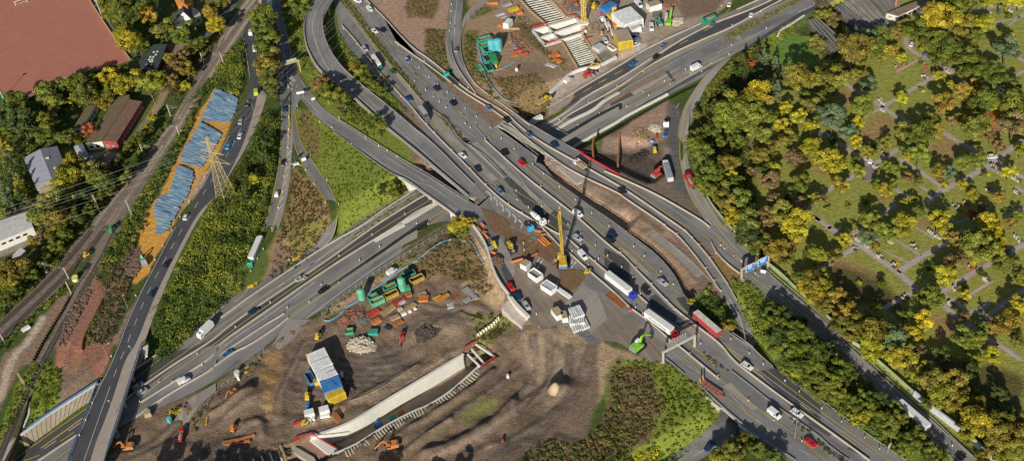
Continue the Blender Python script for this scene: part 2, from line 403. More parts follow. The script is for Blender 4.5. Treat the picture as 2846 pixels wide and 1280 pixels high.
RB_R=J(K('10','620,-60 580,0 400,330 240,560 0,960'),K('01','1870,30 1640,380 1400,740 1240,1000'),K('02','1080,110 960,200 700,430 560,620 300,850 20,1110 -60,1180'))
paint(J(RB_L,RB_R[::-1]),BAL,.5,.8)
paint(J(K('02','1190,0 1130,180 1000,420 880,600 700,900 620,1159'),K('03','520,60 400,300 300,520 170,780 60,1100 -60,1200 -60,1080 130,740 250,480 350,240 430,0'),K('02','480,1100 620,800 760,560 900,300 1060,0')),BAL*1.1,.5,1)
paint(K('02','880,510 1010,560 1050,620 880,960 790,1159 560,1159 640,900 760,700'),REDD,.8,2.5)
paint(J(K('02','640,620 700,660 560,900 400,1159'),K('03','330,200 200,230 0,660 -60,700 -60,300 60,100 200,0')),DIRT*1.05,.8,2)
stroke(J(K('02','420,880 330,1030 250,1159'),K('03','170,80 60,300 0,560')),3.2,(.4,.33,.27),.7,2.0,mode=0.0)
paint(K('02','1250,830 1480,480 1560,560 1330,1000 1140,1159 1000,1159 1160,1000'),DIRT*1.15,.8,2)
paint(K('02','1000,520 1250,250 1380,130 1350,420 1270,500 1250,650 1180,900 1060,1159 880,1159 880,960 1000,720'),DIRT_AND_SHADE*1.1,1,3)
paint(K('03','560,0 1100,0 1040,250 960,370 900,400 600,600 360,760 560,560 620,320 540,200'),REDD*.95,.8,2.5)
paint(K('03','560,220 840,200 960,370 540,600 590,400'),DIRT*.95,.8,1.5)
stroke(K('03','640,20 590,150 600,260'),4,np.array([.32,.15,.09]),.7,2,mode=0.0);stroke(K('03','740,60 760,180 720,280'),3,np.array([.32,.15,.09]),.6,2,mode=0.0)
paint(K('03','-60,1159 -20,900 80,640 160,400 330,210 400,200 300,500 150,760 20,1000'),GRASS*1.05,.8,2)
paint(K('03','430,190 600,280 560,560 350,760 230,900 290,600'),GRASS*.95,.8,2)
ORG=J(K('10','130,860 370,970 330,1100 290,1159'),K('11','330,20 200,330 100,500 0,680'),K('01','2107,470 1960,670 1800,900 1700,1100 1640,1159'),K('02','1680,40 1520,300 1440,460 1330,560 1270,540 1370,420 1250,380 1340,300 1360,0'),K('01','1370,1159 1400,960 1560,820 1690,520 1830,280 1920,60 2010,0'),K('00','1890,1159 2050,940'))
paint(ORG,ORANGE,.5,1.2)
paint(K('01','1620,1159 1900,830 2107,560 2107,480 1960,620 1800,890 1700,1060'),TAN*1.1,.5,1)
paint(K('10','780,-60 1110,-60 1000,200 1010,400 1060,540 1150,700 1300,830 1500,1000 1700,1159 1300,1159 1100,950 950,690 880,560 830,330 770,100'),GRASS*.95,1,2)
paint(K('10','1200,200 1240,480 1350,640 1440,730 1560,860 1900,1159 2107,1159 1850,930 1560,620 1450,500 1340,330 1310,100 1260,60'),GRASS*.8,1,2)
paint(K('11','1110,-40 1700,-40 1760,120 2107,400 2107,560 1900,440 1600,250 1350,90'),GRASS*.95,1,2)
paint(K('11','880,-40 1070,0 1300,200 1480,340 1740,530 2040,700 2080,755 1480,1159 1310,1159 1340,960 1310,830 1050,440 950,250'),GRASS*1.1,1,2.5)
paint(K('11','940,0 1060,0 1150,300 1120,500 1080,440 960,260'),DRY*.8,1.2,3)
paint(J(K('11','890,560 960,560 1040,650 1200,830 1240,950 1225,1159'),K('12','1210,30 1120,170 870,330 640,440 520,480 620,330 760,0'),K('11','780,1159 850,900 870,660')),np.array([.2,.14,.06]),1,3)
paint(K('12','880,-80 1225,-80 1180,60 1030,200 900,300 850,200'),np.array([.14,.13,.04]),1,3)
paint(K('12','760,130 860,170 850,300 700,380 560,470 640,330 690,200'),DIRT*.75,1,2)
paint(K('21','0,90 200,290 310,550 200,580 0,480'),GRASS,.8,2)
paint(J(K('10','1365,-40 1450,-40 1600,220 1800,490 2107,870'),K('20','180,950 400,1159'),K('21','600,250 780,400 990,630 980,655 640,330 420,150 330,0'),K('20','330,1159 140,930'),K('10','2107,930 1690,450 1380,30')),np.array([.13,.13,.035]),.5,1.5)
paint(J(K('21','60,60 240,270 430,460 370,460 200,290 0,110')),np.array([.12,.12,.04]),.5,1.5)
paint([(1110,285),(1300,200),(1500,300),(1640,430),(2010,700),(2040,800),(1990,840),(1850,820),(1700,900),(1330,640),(1180,520),(1130,400)],DIRT*.95,.8,1)
paint(K('10','1600,-60 1640,0 1780,180 2107,520 2107,-60'),PINK,1,2.5)
paint(K('20','-60,-60 480,-60 430,280 420,500 440,640 380,700 200,550 0,400 -60,360'),PINK*.95,1,2)
paint(K('20','80,-40 380,-40 300,190 60,170 20,80'),BROWNW,1,4);paint(K('20','220,280 420,290 430,640 380,690 210,520'),BROWNW,1,4)
paint(K('20','620,-60 1300,-60 1380,250 1265,300 1385,455 1560,400 1710,670 1640,710 1430,920 1400,1060 1280,1159 1150,1159 950,1030 700,880 590,660 570,300 640,130'),np.array([.225,.16,.105]),1,3)
paint(K('20','600,300 730,300 720,620 860,700 840,800 700,740 590,600'),OLIVE,1,3);paint(K('20','640,180 800,50 900,90 700,190'),OLIVE,1,3)
paint(K('20','880,760 1080,800 1300,760 1440,880 1400,1060 1250,1159 1150,1159 1000,980'),BROWNW*1.05,1,3);paint(K('20','1100,160 1380,250 1260,300 1390,470 1600,600 1500,620 1200,420 1060,250'),BROWNW*.9,1,4)
paint(K('20','1400,-60 2107,-60 2107,640 1960,640 1900,610 1740,330 1800,300 1690,170 1590,180'),np.array([.27,.21,.155]),.8,2)
paint(K('30','-60,-100 1300,-100 1190,60 1080,170 940,235 400,480 0,720 -60,740'),np.array([.25,.2,.155]),.8,2)
paint(K('30','-60,440 100,560 300,520 380,420 470,380 900,240 480,440 0,730 -60,740'),GRAVEL*.75,1,3)
paint(K('30','740,-60 1180,-60 1100,120 760,200 720,60'),DIRT*.85,1.5,4);stroke(K('30','330,20 400,120 410,250 380,400 330,470'),5,GRAVEL*1.3,.7,1.5)
paint(K('20','1400,1060 1440,900 1640,700 1900,640 2107,600 2107,650 1760,850'),GRAVEL,.5,.5)
paint(J(K('31','130,190 610,-90 700,-60 740,0 710,200 730,400 760,600 800,760 870,900 980,1060 760,950 500,800 240,680 0,560 -60,400 0,230')),np.array([.13,.098,.08]),.6,1)
paint(K('31','150,330 420,340 560,330 620,560 500,700 300,650 120,540'),DIRT_AND_SHADE*.75,1.5,4)
paint(K('30','200,1159 620,925 590,1159 580,1300 500,1300 300,1250'),PINK*.85,1,2);paint(K('31','130,190 350,60 580,0 590,300 420,320 280,330 150,300'),PINK*.9,1,2.5)
paint(K('31','640,-60 730,-60 700,200 720,400 760,620 860,880 700,760 600,620 620,300'),ASPH*1.1,.8,2)
paint(K('31','-200,300 120,360 150,560 -60,480 -250,420'),DIRT_AND_SHADE*.7,1,2)
paint(J(K('21','1320,440 1400,420 1700,640 1900,740 2107,860'),K('31','200,900 560,1110 700,1250'),K('32','400,60 480,20 260,0'),K('31','330,1159 100,1000 0,960'),K('21','1900,1000 1500,700 1270,540')),np.array([.25,.175,.12]),.6,1.5)
stroke(K('21','1380,520 1560,560 1700,640 1900,780 2107,900'),4,DIRT_AND_SHADE*.9,.7,2.5,mode=0.0);stroke(K('31','0,790 200,900 420,1060 560,1159'),3,DIRT_AND_SHADE*.9,.7,2,mode=0.0)
paint(K('32','100,-20 300,60 500,250 640,400 740,560 790,680 880,760 1000,640 880,560 720,400 640,330 430,130 240,0'),np.array([.15,.105,.075]),.6,1.5)
paint(K('32','820,740 1000,600 1180,800 1250,860 1300,1000 1240,1060 900,800'),SCRUBG*1.3,1,3)
SITE=J(K('13','0,590 170,440 330,260 600,100'),K('12','850,950 1180,860 1300,740 1500,600 1800,380 2107,210'),K('22','0,270 300,60 440,0 700,0 860,330 960,600 1220,890'),K('22','1500,1000 1800,1159 2107,1159 2107,1300'),K('33','100,200 0,480 -60,560'),K('23','1800,900 1700,1000 1200,1100 900,1300 -100,1400'),K('13','0,1400'),K('03','1060,1300 1100,900 1330,740 1700,560 2107,430'))
paint(SITE,np.array([.135,.098,.07]),1,2,mode='T')
paint(K('12','1180,830 2107,210 2107,330 1500,650 1250,900'),OLIVE*1.2,1,2.5,z=LOW);paint(K('12','1180,840 1400,700 1700,500 1900,400 2000,400 1500,720 1200,880'),TAN*.9,1,2,z=LOW)
paint(K('22','40,410 240,240 470,120 650,130 760,330 850,560 880,640 800,700 680,560 300,490 170,560'),BROWNW*.95,1.2,3,z=LOW);paint(K('22','-40,250 430,-40 600,-120 660,20 560,110 440,90 0,340'),np.array([.13,.105,.075]),.8,1.5,z=LOW)
paint(K('22','430,0 680,0 700,110 560,120 440,60'),GRASS*1.1,1,3,z=LOW)
paint(K('22','690,60 760,330 850,560 1000,700 1060,680 950,560 860,350 760,120'),TAN*.95,.8,1,z=-3)
paint(K('22','640,520 860,520 1000,720 940,800 700,720 560,560'),TAN*.95,1,3,z=-5)
paint(K('22','0,700 700,740 820,800 700,1000 300,1159 0,1159'),np.array([.17,.125,.09]),1.5,3,z=LOW)
paint(K('22','700,850 960,860 1180,960 900,1140 700,1159 640,1000'),OLIVE*1.3,1,3,z=LOW)
paint(K('13','600,150 770,100 760,400 700,580 600,590 560,420'),np.array([.25,.155,.07]),1.5,3,z=LOW)
paint(K('13','600,600 790,600 770,760 690,810 610,740'),np.array([.27,.18,.09]),1,2,z=LOW)
paint(K('13','1700,480 2107,230 2107,380 1900,520 1400,640 1300,760 1000,860 900,820 1300,660'),TAN*1.0,1,2,z=LOW);paint(K('23','-60,450 260,200 560,60 600,110 330,240 0,440 -60,480'),TAN*1.05,1,2,z=LOW)
paint(K('13','0,950 400,900 560,1100 300,1300 0,1300'),DIRT_AND_SHADE,1.5,4,z=LOW);paint(K('13','1400,60 1750,40 2107,100 2107,230 1700,430 1400,400'),DIRT_AND_SHADE*1.3,2,4,z=LOW)  # first patch paints tree shadow into the earth colour; second is dark soil
for i in range(7):stroke([(x+i*7,y)for x,y in K('13','1380,350 1450,430 1620,470 1850,400 2107,200')],.5,DIRT_AND_SHADE*.8,.5,.4)
for dx in(0,10,26,36):stroke([(x+dx,y)for x,y in K('13','1000,0 950,130 870,300 780,560 720,780')],.7,DIRT_AND_SHADE*.9,.55,.4)
for i in range(8):stroke([(700+13*math.cos(a)*(3+i)*.9-20,1150-i*2+9*math.sin(a)*(2+i)*.8)for a in np.linspace(-.3,1.6,7)],.4,DIRT_AND_SHADE*.8,.5,.3)
paint(K('23','1130,-80 1950,-120 1960,60 1880,250 1750,430 1600,650 1400,860 1200,1000 900,1159 600,1300 400,1300 900,1050 1200,880 1400,640 1300,420 1220,200'),np.array([.19,.148,.108]),1,1.2,mode='T')
for dx in(0,14,50,64,110,124):stroke([(x+dx*.9,y)for x,y in K('23','1240,-60 1260,150 1230,400')],1.5,DIRT_AND_SHADE*.8,.7,.5)
for d in(-22,-9,4,17):stroke([(x+d,y)for x,y in K('23','1900,0 1830,200 1720,420 1560,650 1350,860 1100,1010 800,1159')],1.5,DIRT_AND_SHADE*.85,.6,.5)
for d in(0,10,24):stroke([(x+d,y)for x,y in K('23','1440,0 1560,120 1640,260 1640,420 1560,560 1400,700 1100,900 600,1060')],1.4,DIRT_AND_SHADE*.8,.6,.5)
for d in(0,16,30):stroke([(x,y+d)for x,y in K('23','0,1010 300,900 600,700 900,500 1100,430 1400,420')],.8,np.array([.13,.1,.06]),.4,.6)
stroke(K('23','1250,80 1260,250 1230,400'),1.4,TAN,.5,1);stroke(K('23','800,1040 1100,950 1400,760'),2,TAN*1.0,.5,1.5)
paint(K('23','700,500 900,520 960,600 850,680 640,760 560,700'),OLIVE*1.2,1.5,3,z=-5)
paint(K('22','1500,960 1780,1010 1800,1159 1560,1159'),TAN*.9,.8,2,z=-1)
paint(K('33','-60,-40 100,60 290,110 450,190 200,180 60,220 40,400 -60,600'),TAN*.95,.8,2,z=0)
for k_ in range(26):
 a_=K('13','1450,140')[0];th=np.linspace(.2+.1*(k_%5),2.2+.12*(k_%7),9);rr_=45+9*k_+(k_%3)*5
 stroke([(a_[0]+60+rr_*1.5*math.cos(t),a_[1]-30+rr_*.62*math.sin(t))for t in th],1.3,DIRT_AND_SHADE*(.6 if k_%3 else 2.2),.55,.7)
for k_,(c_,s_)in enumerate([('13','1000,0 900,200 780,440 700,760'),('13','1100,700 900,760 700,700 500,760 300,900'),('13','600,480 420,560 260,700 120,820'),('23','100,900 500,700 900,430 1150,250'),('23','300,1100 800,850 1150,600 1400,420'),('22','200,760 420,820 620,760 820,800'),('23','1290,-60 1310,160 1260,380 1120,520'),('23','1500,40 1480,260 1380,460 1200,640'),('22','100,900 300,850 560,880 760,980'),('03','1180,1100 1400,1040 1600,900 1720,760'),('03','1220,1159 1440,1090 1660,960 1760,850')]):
 for d_ in(-9,-4,5,10):stroke([(x,y+d_)for x,y in K(c_,s_)],1.3,DIRT_AND_SHADE*(.6 if d_<0 else 2.0),.55,.9)
paint(K('13','1250,500 1330,470 1440,560 1300,620'),DIRT_AND_SHADE*.8,1.5,3,z=LOW);paint(K('23','200,1060 640,880 1000,620 1080,590 900,760 640,930 300,1080'),DIRT_AND_SHADE*.7,1,2,z=LOW);paint(K('23','0,900 300,780 700,480 880,310 900,340 700,520 300,800 0,930'),DIRT_AND_SHADE*.8,1,2,z=LOW)  # the two long bands paint the berms' cast shadow into the ground colour
paint(K('23','1440,440 1560,430 1600,560 1480,620 1400,560'),DIRT_AND_SHADE*1.2,1.5,4,z=-4);paint(K('23','1460,900 1740,960 1700,1040 1480,1010'),DIRT_AND_SHADE*.8,1,3,z=-2)
MEADOW=K('33','60,220 200,170 450,200 600,170 780,300 940,440 1110,600 1100,720 980,860 870,970 700,1159 500,1300 -300,1300 -460,1159 0,900 80,700 0,560')
paint(MEADOW,GRASS*1.05,1,3);paint(K('33','60,260 450,220 480,440 580,640 500,800 400,960 200,1100 60,1159 -60,1159 -80,900 60,700'),BROWNW*.9,1.5,6)
paint(K('23','1180,1159 1250,1080 1400,980 1750,1010 1900,860 2050,500 2107,160 2107,1300 1100,1300'),BROWNW*.8,1,4,z=-2)
paint(K('32','1210,480 1400,520 1620,680 2107,1080 2107,1300 1480,1300 1440,1000 1340,800 1220,600'),GRASS*1.05,1,2)
paint(K('43','-60,-60 150,0 400,240 700,500 950,710 1130,880 1430,1159 950,1159 290,690 90,545 -60,430'),GRASS*.9,1,2)
paint(K('33','1640,240 1900,200 2107,300 2107,570 1900,420'),GRASS*1.1,.8,1);paint(K('43','0,470 100,540 950,1120 1010,1159 900,1159 290,700 0,530'),GRASS*1.2,.6,1)
paint(J(K('32','1090,260 1330,470 1290,520 1210,560 1060,350')),np.array([.17,.12,.05]),.8,2)
paint(J(K('33','800,0 1000,110 1240,290 1530,500 1620,570 2107,920'),K('43','0,890 300,1080 450,1200 330,1200 0,960'),K('33','2060,950 1500,560 1210,310 1060,230 900,110')),np.array([.15,.12,.05]),.5,1.2)
CEM=J(K('30','2107,70 2107,300 1900,300 1640,420 1500,470 1250,600 1080,760 960,960 890,1159'),K('31','840,300 850,520 960,760 1150,980 1250,1159'),K('32','1300,150 1600,400 2107,850'),K('42','0,750 300,1000 450,1159'),K('43','540,110 830,400 1150,680 1500,960 1850,1159 2400,1300'),K('40','2400,-200 0,-200'))
paint(CEM,LAWN,.6,.8,z=-.0)
paint(K('30','1540,330 1880,270 2107,420 2107,640 1960,700 1640,560'),np.array([.1,.16,.035]),1,2)
for q in['41:490,200 620,50 780,40 890,100 800,200 560,300','41:1160,350 1330,230 1490,330 1440,480 1200,420','41:1720,70 1860,70 1900,200 1800,240','31:1390,200 1450,250 1440,480 1400,420','41:20,480 200,560 240,640 80,620','40:1120,660 1230,680 1220,740 1120,760','40:330,870 440,900 420,1040 310,1090','42:200,300 460,350 700,480 740,640 500,760 300,620','42:1200,850 1500,900 1500,1100 1250,1150','41:680,820 800,800 830,870 700,890','41:1050,1060 1180,1040 1160,1150 1040,1120','42:430,60 520,60 520,130 420,130']:
 c,s_=q.split(':');paint(K(c,s_),DRY*1.05,1.2,4)
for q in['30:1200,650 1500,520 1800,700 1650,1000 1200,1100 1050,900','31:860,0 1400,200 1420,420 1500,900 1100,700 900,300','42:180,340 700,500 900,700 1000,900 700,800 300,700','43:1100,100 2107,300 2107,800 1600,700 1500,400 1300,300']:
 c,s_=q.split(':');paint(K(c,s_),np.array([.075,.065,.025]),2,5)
PATHS=[('40','950,370 970,470 1110,555 1220,600 1330,660 1460,730 1480,780 1560,820',3),('40','370,820 440,870 560,940 720,1040 880,1150',2.6),('41','880,40 990,110 1060,160',2.6),('40','720,1045 850,970 960,900 1240,750 1340,690',2.6),('40','870,700 1110,560',1.6),('40','540,1150 720,1050',2),('41','60,180 240,270 400,380 470,430 570,500',3),('41','570,500 640,510 720,470 890,360 1000,280',3),('41','890,460 1060,560 1200,660 1330,750',2.4),('41','1310,200 1530,330 1740,450 1780,500',2.8),('41','1150,890 1250,800 1330,760 1520,660 1780,520 1870,440 2107,280',3.4),('41','1780,560 1890,610 1860,640 1620,770 1370,930',2),('41','1870,500 2107,650',2.4),('41','2040,740 2107,790',2.2),('41','160,790 240,740 410,660 450,610',2.4),('41','20,1000 220,1140',2.6),('42','200,0 420,150 540,200 700,320 880,440 1010,560 1080,640',3.2),('42','0,480 100,420 240,340 480,190',2.6),('42','880,440 1090,300 1310,180 1430,90 1500,40',3),('42','420,90 520,10',2),('42','730,800 1010,640',2.4),('42','1080,640 1300,640 1450,550 1640,430 1790,350 2107,170',2.6),('42','1300,750 1430,860 1560,950 1700,1050 1850,1159',2.6),('42','1310,650 1540,790 1580,860 1770,740',2),('42','1580,660 1790,530',1.6),('42','1710,940 1740,870 1990,690 2107,600',2.2),('43','1840,10 2060,160',2.4),('40','1440,150 1600,110 1800,60 2107,80',2.6),('40','1820,220 2107,160',1.6),('40','2030,550 2107,600',2),('40','1830,890 1920,820 2107,690',2.2),('41','850,760 1000,850',2.4),('41','700,1000 860,910',2),('41','780,1110 900,1030',2),('41','1350,1100 1600,1050',1.6),('41','1930,1030 2107,930',2),('41','1090,730 1230,810',1.6),('31','1380,200 1370,250',2),('31','1840,60 1980,120',2),('31','2000,1000 2107,1060',2.4),('41','0,80 60,180',2),('40','2107,130 1960,250',1.2),('42','760,240 970,350',1.0),('42','850,120 1100,280',1.0),('42','1050,0 1220,110',1.0)]
for c,s_,w in PATHS:stroke(K(c,s_),w*.85,PAVE*1.3,.95,.2,mode=0.0,feather=.3)
paint(K('41','545,520 640,515 660,640 600,680 540,660 550,600'),PAVE*.8,.4,.3)
paint(K('13','-40,560 300,260 640,30 640,110 380,330 220,430 0,650'),np.array([.13,.105,.075]),.8,1.5,z=LOW)
paint(PLZ,ASPH*1.5,.6,0.3)
#ground mesh
far=np.array([2600.0,1200,500,200,80])
ex=np.r_[XA-far,gx,XB+far[::-1]];ey=np.r_[YA-far,gy,YB+far[::-1]]
EX,EY=np.meshgrid(ex,ey,indexing='ij');k=len(far)
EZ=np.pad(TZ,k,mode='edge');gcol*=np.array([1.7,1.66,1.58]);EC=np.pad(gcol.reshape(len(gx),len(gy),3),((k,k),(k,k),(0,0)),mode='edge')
nx,ny=EX.shape
me=bpy.data.meshes.new('ground');me.vertices.add(nx*ny);me.vertices.foreach_set('co',np.stack([EX,EY,EZ],-1).astype(np.float32).ravel())
i,j=np.meshgrid(np.arange(nx-1),np.arange(ny-1),indexing='ij');a=(i*ny+j).ravel()
quads=np.stack([a,a+ny,a+ny+1,a+1],-1).astype(np.int32)
me.loops.add(quads.size);me.loops.foreach_set('vertex_index',quads.ravel());me.polygons.add(len(quads));me.polygons.foreach_set('loop_start',np.arange(0,quads.size,4,dtype=np.int32));me.update(calc_edges=True)
me.polygons.foreach_set('use_smooth',np.ones(len(quads),bool))
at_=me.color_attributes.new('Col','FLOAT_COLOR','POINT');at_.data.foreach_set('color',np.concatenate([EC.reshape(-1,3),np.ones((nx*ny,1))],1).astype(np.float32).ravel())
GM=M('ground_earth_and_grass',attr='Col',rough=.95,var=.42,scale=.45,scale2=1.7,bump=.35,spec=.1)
me.materials.append(GM);go=bpy.data.objects.new('ground',me);COL.objects.link(go);struct(go)
#roads
ASN=M('asphalt_mid',(.225,.216,.21),.9,var=.34,streak=True,spec=.2);ASD=M('asphalt_dark',(.085,.086,.093),.9,var=.25,streak=True,spec=.2);ASL=M('asphalt_pale',(.34,.3,.26),.9,var=.24,streak=True,spec=.2)
WHITE=M('road_paint_white',(.62,.6,.56),.8,var=.25,scale=1.2);YEL=M('road_paint_yellow',(.62,.46,.04),.8,var=.2,scale=1.2)
SIDEW=M('pavement_slabs',(.4,.33,.27),.9,var=.15,scale=1.0,scale2=.2)
def strip_mesh(name,A,B,mat,m=2):
 n=len(A);t=np.linspace(0,1,m+1)[None,:,None]
 V=A[:,None,:]*(1-t)+B[:,None,:]*t
 me=bpy.data.meshes.new(name);fs=[(i*(m+1)+j,i*(m+1)+j+1,(i+1)*(m+1)+j+1,(i+1)*(m+1)+j)for i in range(n-1)for j in range(m)]
 me.from_pydata(V.reshape(-1,3).tolist(),[],fs)
 uv=me.uv_layers.new(name='UVMap');w=np.linalg.norm(A-B,axis=1);s=np.r_[0,np.cumsum(np.linalg.norm(np.diff((A+B)/2,axis=0),axis=1))]
 UV=np.stack([w[:,None]*np.linspace(0,1,m+1)[None,:]+3,np.repeat(s[:,None],m+1,1)],-1).reshape(-1,2)
 li=np.empty(len(me.loops),np.int32);me.loops.foreach_get('vertex_index',li);uv.data.foreach_set('uv',UV[li].astype(np.float32).ravel())
 me.materials.append(mat);me.update();return me
def ribbon(name,L,Rr,mat,mode=0.0,dz=.03,flip=False):
 n=max(4,int(max(np.linalg.norm(np.diff(np.array(L),axis=0),axis=1).sum(),20)/14))
 a=resample(smooth2(mono(L)),n);b=resample(smooth2(mono(Rr)),n)
 A=place(a[:,0],a[:,1],mode,dz);B=place(b[:,0],b[:,1],mode,dz)
 me=strip_mesh(name,A,B,mat)
 if me.polygons and me.polygons[0].normal.z<0:me.flip_normals()
 o=bpy.data.objects.new(name,me);COL.objects.link(o);return struct(o)
_pz=[0]
def patch(name,pts,mat,mode=0.0,dz=.05):
 _pz[0]+=1;dz+=.0015*_pz[0]
 p=np.array(pts,float);P=place(p[:,0],p[:,1],mode,dz)
 me=bpy.data.meshes.new(name);me.from_pydata(P.tolist(),[],[tuple(range(len(P)))]);uv=me.uv_layers.new(name='UVMap')
 c=P[1]-P[0];c[2]=0;c/=np.linalg.norm(c)+1e-9
 for l in me.loops:q=P[l.vertex_index];uv.data[l.index].uv=(q[0]*-c[1]+q[1]*c[0],q[0]*c[0]+q[1]*c[1])
 me.materials.append(mat);me.update()
 if me.polygons[0].normal.z<0:me.flip_normals()
 o=bpy.data.objects.new(name,me);COL.objects.link(o);return struct(o)
def R2z(px,py):return np.interp(py,[0,110,260,400],[6.2,5.6,1.2,0.0])
ribbon('motorway_lower',A40N[:],A40S[:],ASN,'low',.03)
ribbon('motorway_lower_dark_lane',J(K('03','-60,1250 250,1040 860,640'),K('03','1500,130'),K('12','0,1159 300,945 800,610 1200,350 1680,0'),K('21','40,880 330,690')),J(K('03','200,1250 700,920'),K('03','1260,560 1700,240 2000,40'),K('12','150,1159 560,880 1200,430 1700,120 1900,0'),K('21','140,970 420,790')),ASD,'low',.05)
ribbon('motorway_lower_dark_lane',J(K('20','1400,1075 1760,855 2107,655'),K('30','0,735 300,560')),J(K('20','1440,1150 1800,930 2107,785'),K('30','0,865 300,680')),ASD,'low',.05)
ribbon('motorway_lower_dark_lane',J(K('20','1560,1150 2107,865'),K('30','0,870 600,485 1000,260 1430,105 1700,-20')),J(K('20','1700,1159 2107,905'),K('30','0,935 500,600 960,390 1240,270 1600,80 1790,0')),ASD,'low',.05)
ribbon('motorway_lower_shoulder',K('30','200,1130 620,905 1000,690 1250,560 1500,420 1700,290 1950,150 2107,70'),K('30','430,975 840,750 1210,560 1400,455 1660,270 1900,130 2107,20')[::1],ASD,'low',.045)
patch('motorway_lower_gravel_apron',J(K('12','690,1159 850,900 1020,905 1060,900 900,1090 760,1200')),ASL,'low',.06)
ribbon('site_access_road',K('03','2107,400 1900,520 1780,600 1740,700 1700,760'),K('03','2107,480 1960,600 1860,740 1800,860 1790,960'),ASL,'T',.15)
RDL=J(K('10','560,-60 470,160 400,310 440,480 470,640 470,780 440,950 380,1120'),K('11','260,240 120,500 0,740'),K('01','1850,1000'),K('02','1700,0 1500,380 1340,680 1200,1010 1150,1159'),K('03','1040,300 960,430 850,690 720,1000 640,1300'))
RDR=J(K('10','700,-60 560,160 510,320 550,500 580,700 570,860 540,1000 505,1130'),K('11','420,300 300,560 140,840 0,960'),K('02','1860,0 1640,420 1480,760 1330,1159'),K('03','1230,150 1130,480 1030,760 930,1000 850,1300'))
ribbon('street',RDL,RDR,ASD,0.0,.04)
ribbon('pavement',J(K('10','560,860 535,1000 500,1130'),K('11','418,300 298,560 136,840 0,950'),K('02','1856,0 1636,420 1476,760 1326,1159'),K('03','1226,150 1126,480 1026,760 926,1000 846,1300')),J(K('10','640,930 610,1030 575,1159'),K('11','430,370 200,740 0,1010'),K('02','1895,0 1690,400 1510,850 1400,1159'),K('03','1385,20 1260,400 1170,700 1080,960 960,1300')),SIDEW,0.0,.14)
ribbon('slip_road',J(K('10','650,-80 690,200 720,420 750,620 765,880 780,1159'),K('11','778,80 770,300 745,600 660,960 600,1159'),K('12','440,400 280,620 100,800 -40,900')),J(K('10','765,-80 830,350 880,540 900,640 870,800 860,1000 860,1159'),K('11','860,80 850,300 820,560 770,850 700,1159'),K('12','640,250 470,590 350,700 200,800')),ASN,lambda px,py:np.interp(py,[640,800],[0,LOW]),.05)
ribbon('slip_road_hatched_shoulder',J(K('11','860,60 850,300 820,560 770,850 700,1159'),K('12','600,300 460,590 300,720')),J(K('11','900,240 880,420 870,640 830,860 770,1100'),K('12','700,130 600,330 480,600 340,740')),ASL,lambda px,py:np.interp(py,[640,800],[0,LOW]),.04)
ribbon('slip_road',J(K('10','860,640 880,800 880,1000 870,1159'),K('11','870,60 890,300 960,480 1040,640 1200,830 1240,950 1225,1159'),K('12','1200,60 1120,160 870,330 600,510')),J(K('10','900,600 960,760 1010,900 920,1030 915,1159'),K('11','920,60 960,250 1030,400 1200,640 1310,830 1340,960 1310,1159'),K('12','1270,130 1180,210 950,350 700,500')),ASN,lambda px,py:np.interp(py,[560,690],[0,LOW]),.07)
ribbon('slip_road',J(K('10','850,800'),R1L[:-1],K('21','740,1159')),J(K('10','960,740'),R1R[:-1],K('21','900,1010')),ASN,0.0,.09)
R2L=J(K('10','1160,-80 1100,0 1030,120 1000,250 1010,400 1060,540 1150,690 1300,800 1500,960 1660,1110'),K('11','1640,0 1760,120 2107,400'),K('21','0,290 300,540 480,690 640,830'))
R2R=J(K('10','1320,-80 1270,0 1200,120 1170,200 1190,350 1240,480 1350,640 1440,730 1600,870 1870,1080'),K('11','1830,0 2107,200'),K('21','0,90 200,240 400,420 530,560 690,720 820,850'))
ribbon('loop_ramp',R2L,R2R,ASN,R2z,.11)
ribbon('motorway_west_carriageway',J(K('10','1280,-120 1300,60 1330,200 1345,330 1450,480 1560,600 1700,745 1850,900 2107,1150'),K('21','0,20 240,270 420,440 640,640 830,800')),J(K('10','1290,-120 1365,30 1480,160 1690,450 1850,640 2107,930'),K('20','180,990 330,1130'),K('21','560,290 650,340 985,655 1150,800')),ASN,0.0,.05)
ribbon('motorway_west_outer_lane',J(K('10','1375,60 1520,260 1690,480 1880,720 2107,1000'),K('20','140,1040 280,1159'),K('21','270,80 400,240 480,310')),J(K('10','1395,60 1480,160 1690,450 1850,640 2107,930'),K('20','180,990 330,1130'),K('21','340,-20 440,130 530,280')),ASL,0.0,.08)
ribbon('motorway_east_carriageway',J(K('10','1400,-80 1460,0 1600,215 1800,485 2107,865'),K('20','180,960 400,1159'),K('21','560,200 680,310 790,400 990,620 1150,800')),J(K('10','1560,-80 1640,0 1790,170 1950,370 2107,540'),K('20','200,640 350,760 480,900 700,1090 780,1159'),K('21','850,110 920,185 1320,440 1260,510 1500,700 1850,950')),ASN,0.0,.05)
ribbon('motorway_collector_lane',J(K('10','1900,400 2107,580'),K('20','210,615 420,775 600,915 850,1065 990,1159'),K('21','890,0 990,72 1090,165 1200,265 1500,490 1680,600 2107,800'),K('31','200,850 590,1110'),K('32','590,0 710,80 850,240 990,420 1130,630')),J(K('10','1780,180 2107,480'),K('20','130,485 250,580 380,680 560,830 700,930 860,1020 1040,1130'),K('21','1000,20 1080,95 1300,280 1700,500 2107,727'),K('31','300,830 560,1010'),K('32','700,0 850,110 930,190 1040,330 1200,560')),ASN,0.0,.05)
ribbon('motorway_ramp',K('20','470,-60 450,150 430,300 430,450 460,560 560,740 700,925 950,1100 1030,1159'),K('20','590,-60 580,80 560,350 550,500 580,640 650,740 780,880 960,1030 1180,1159'),ASN,0.0,.06)
ribbon('motorway_ramp',K('20','800,-20 690,60 600,140 570,260'),K('20','830,30 740,90 640,180 590,280'),ASL,0.0,.045)
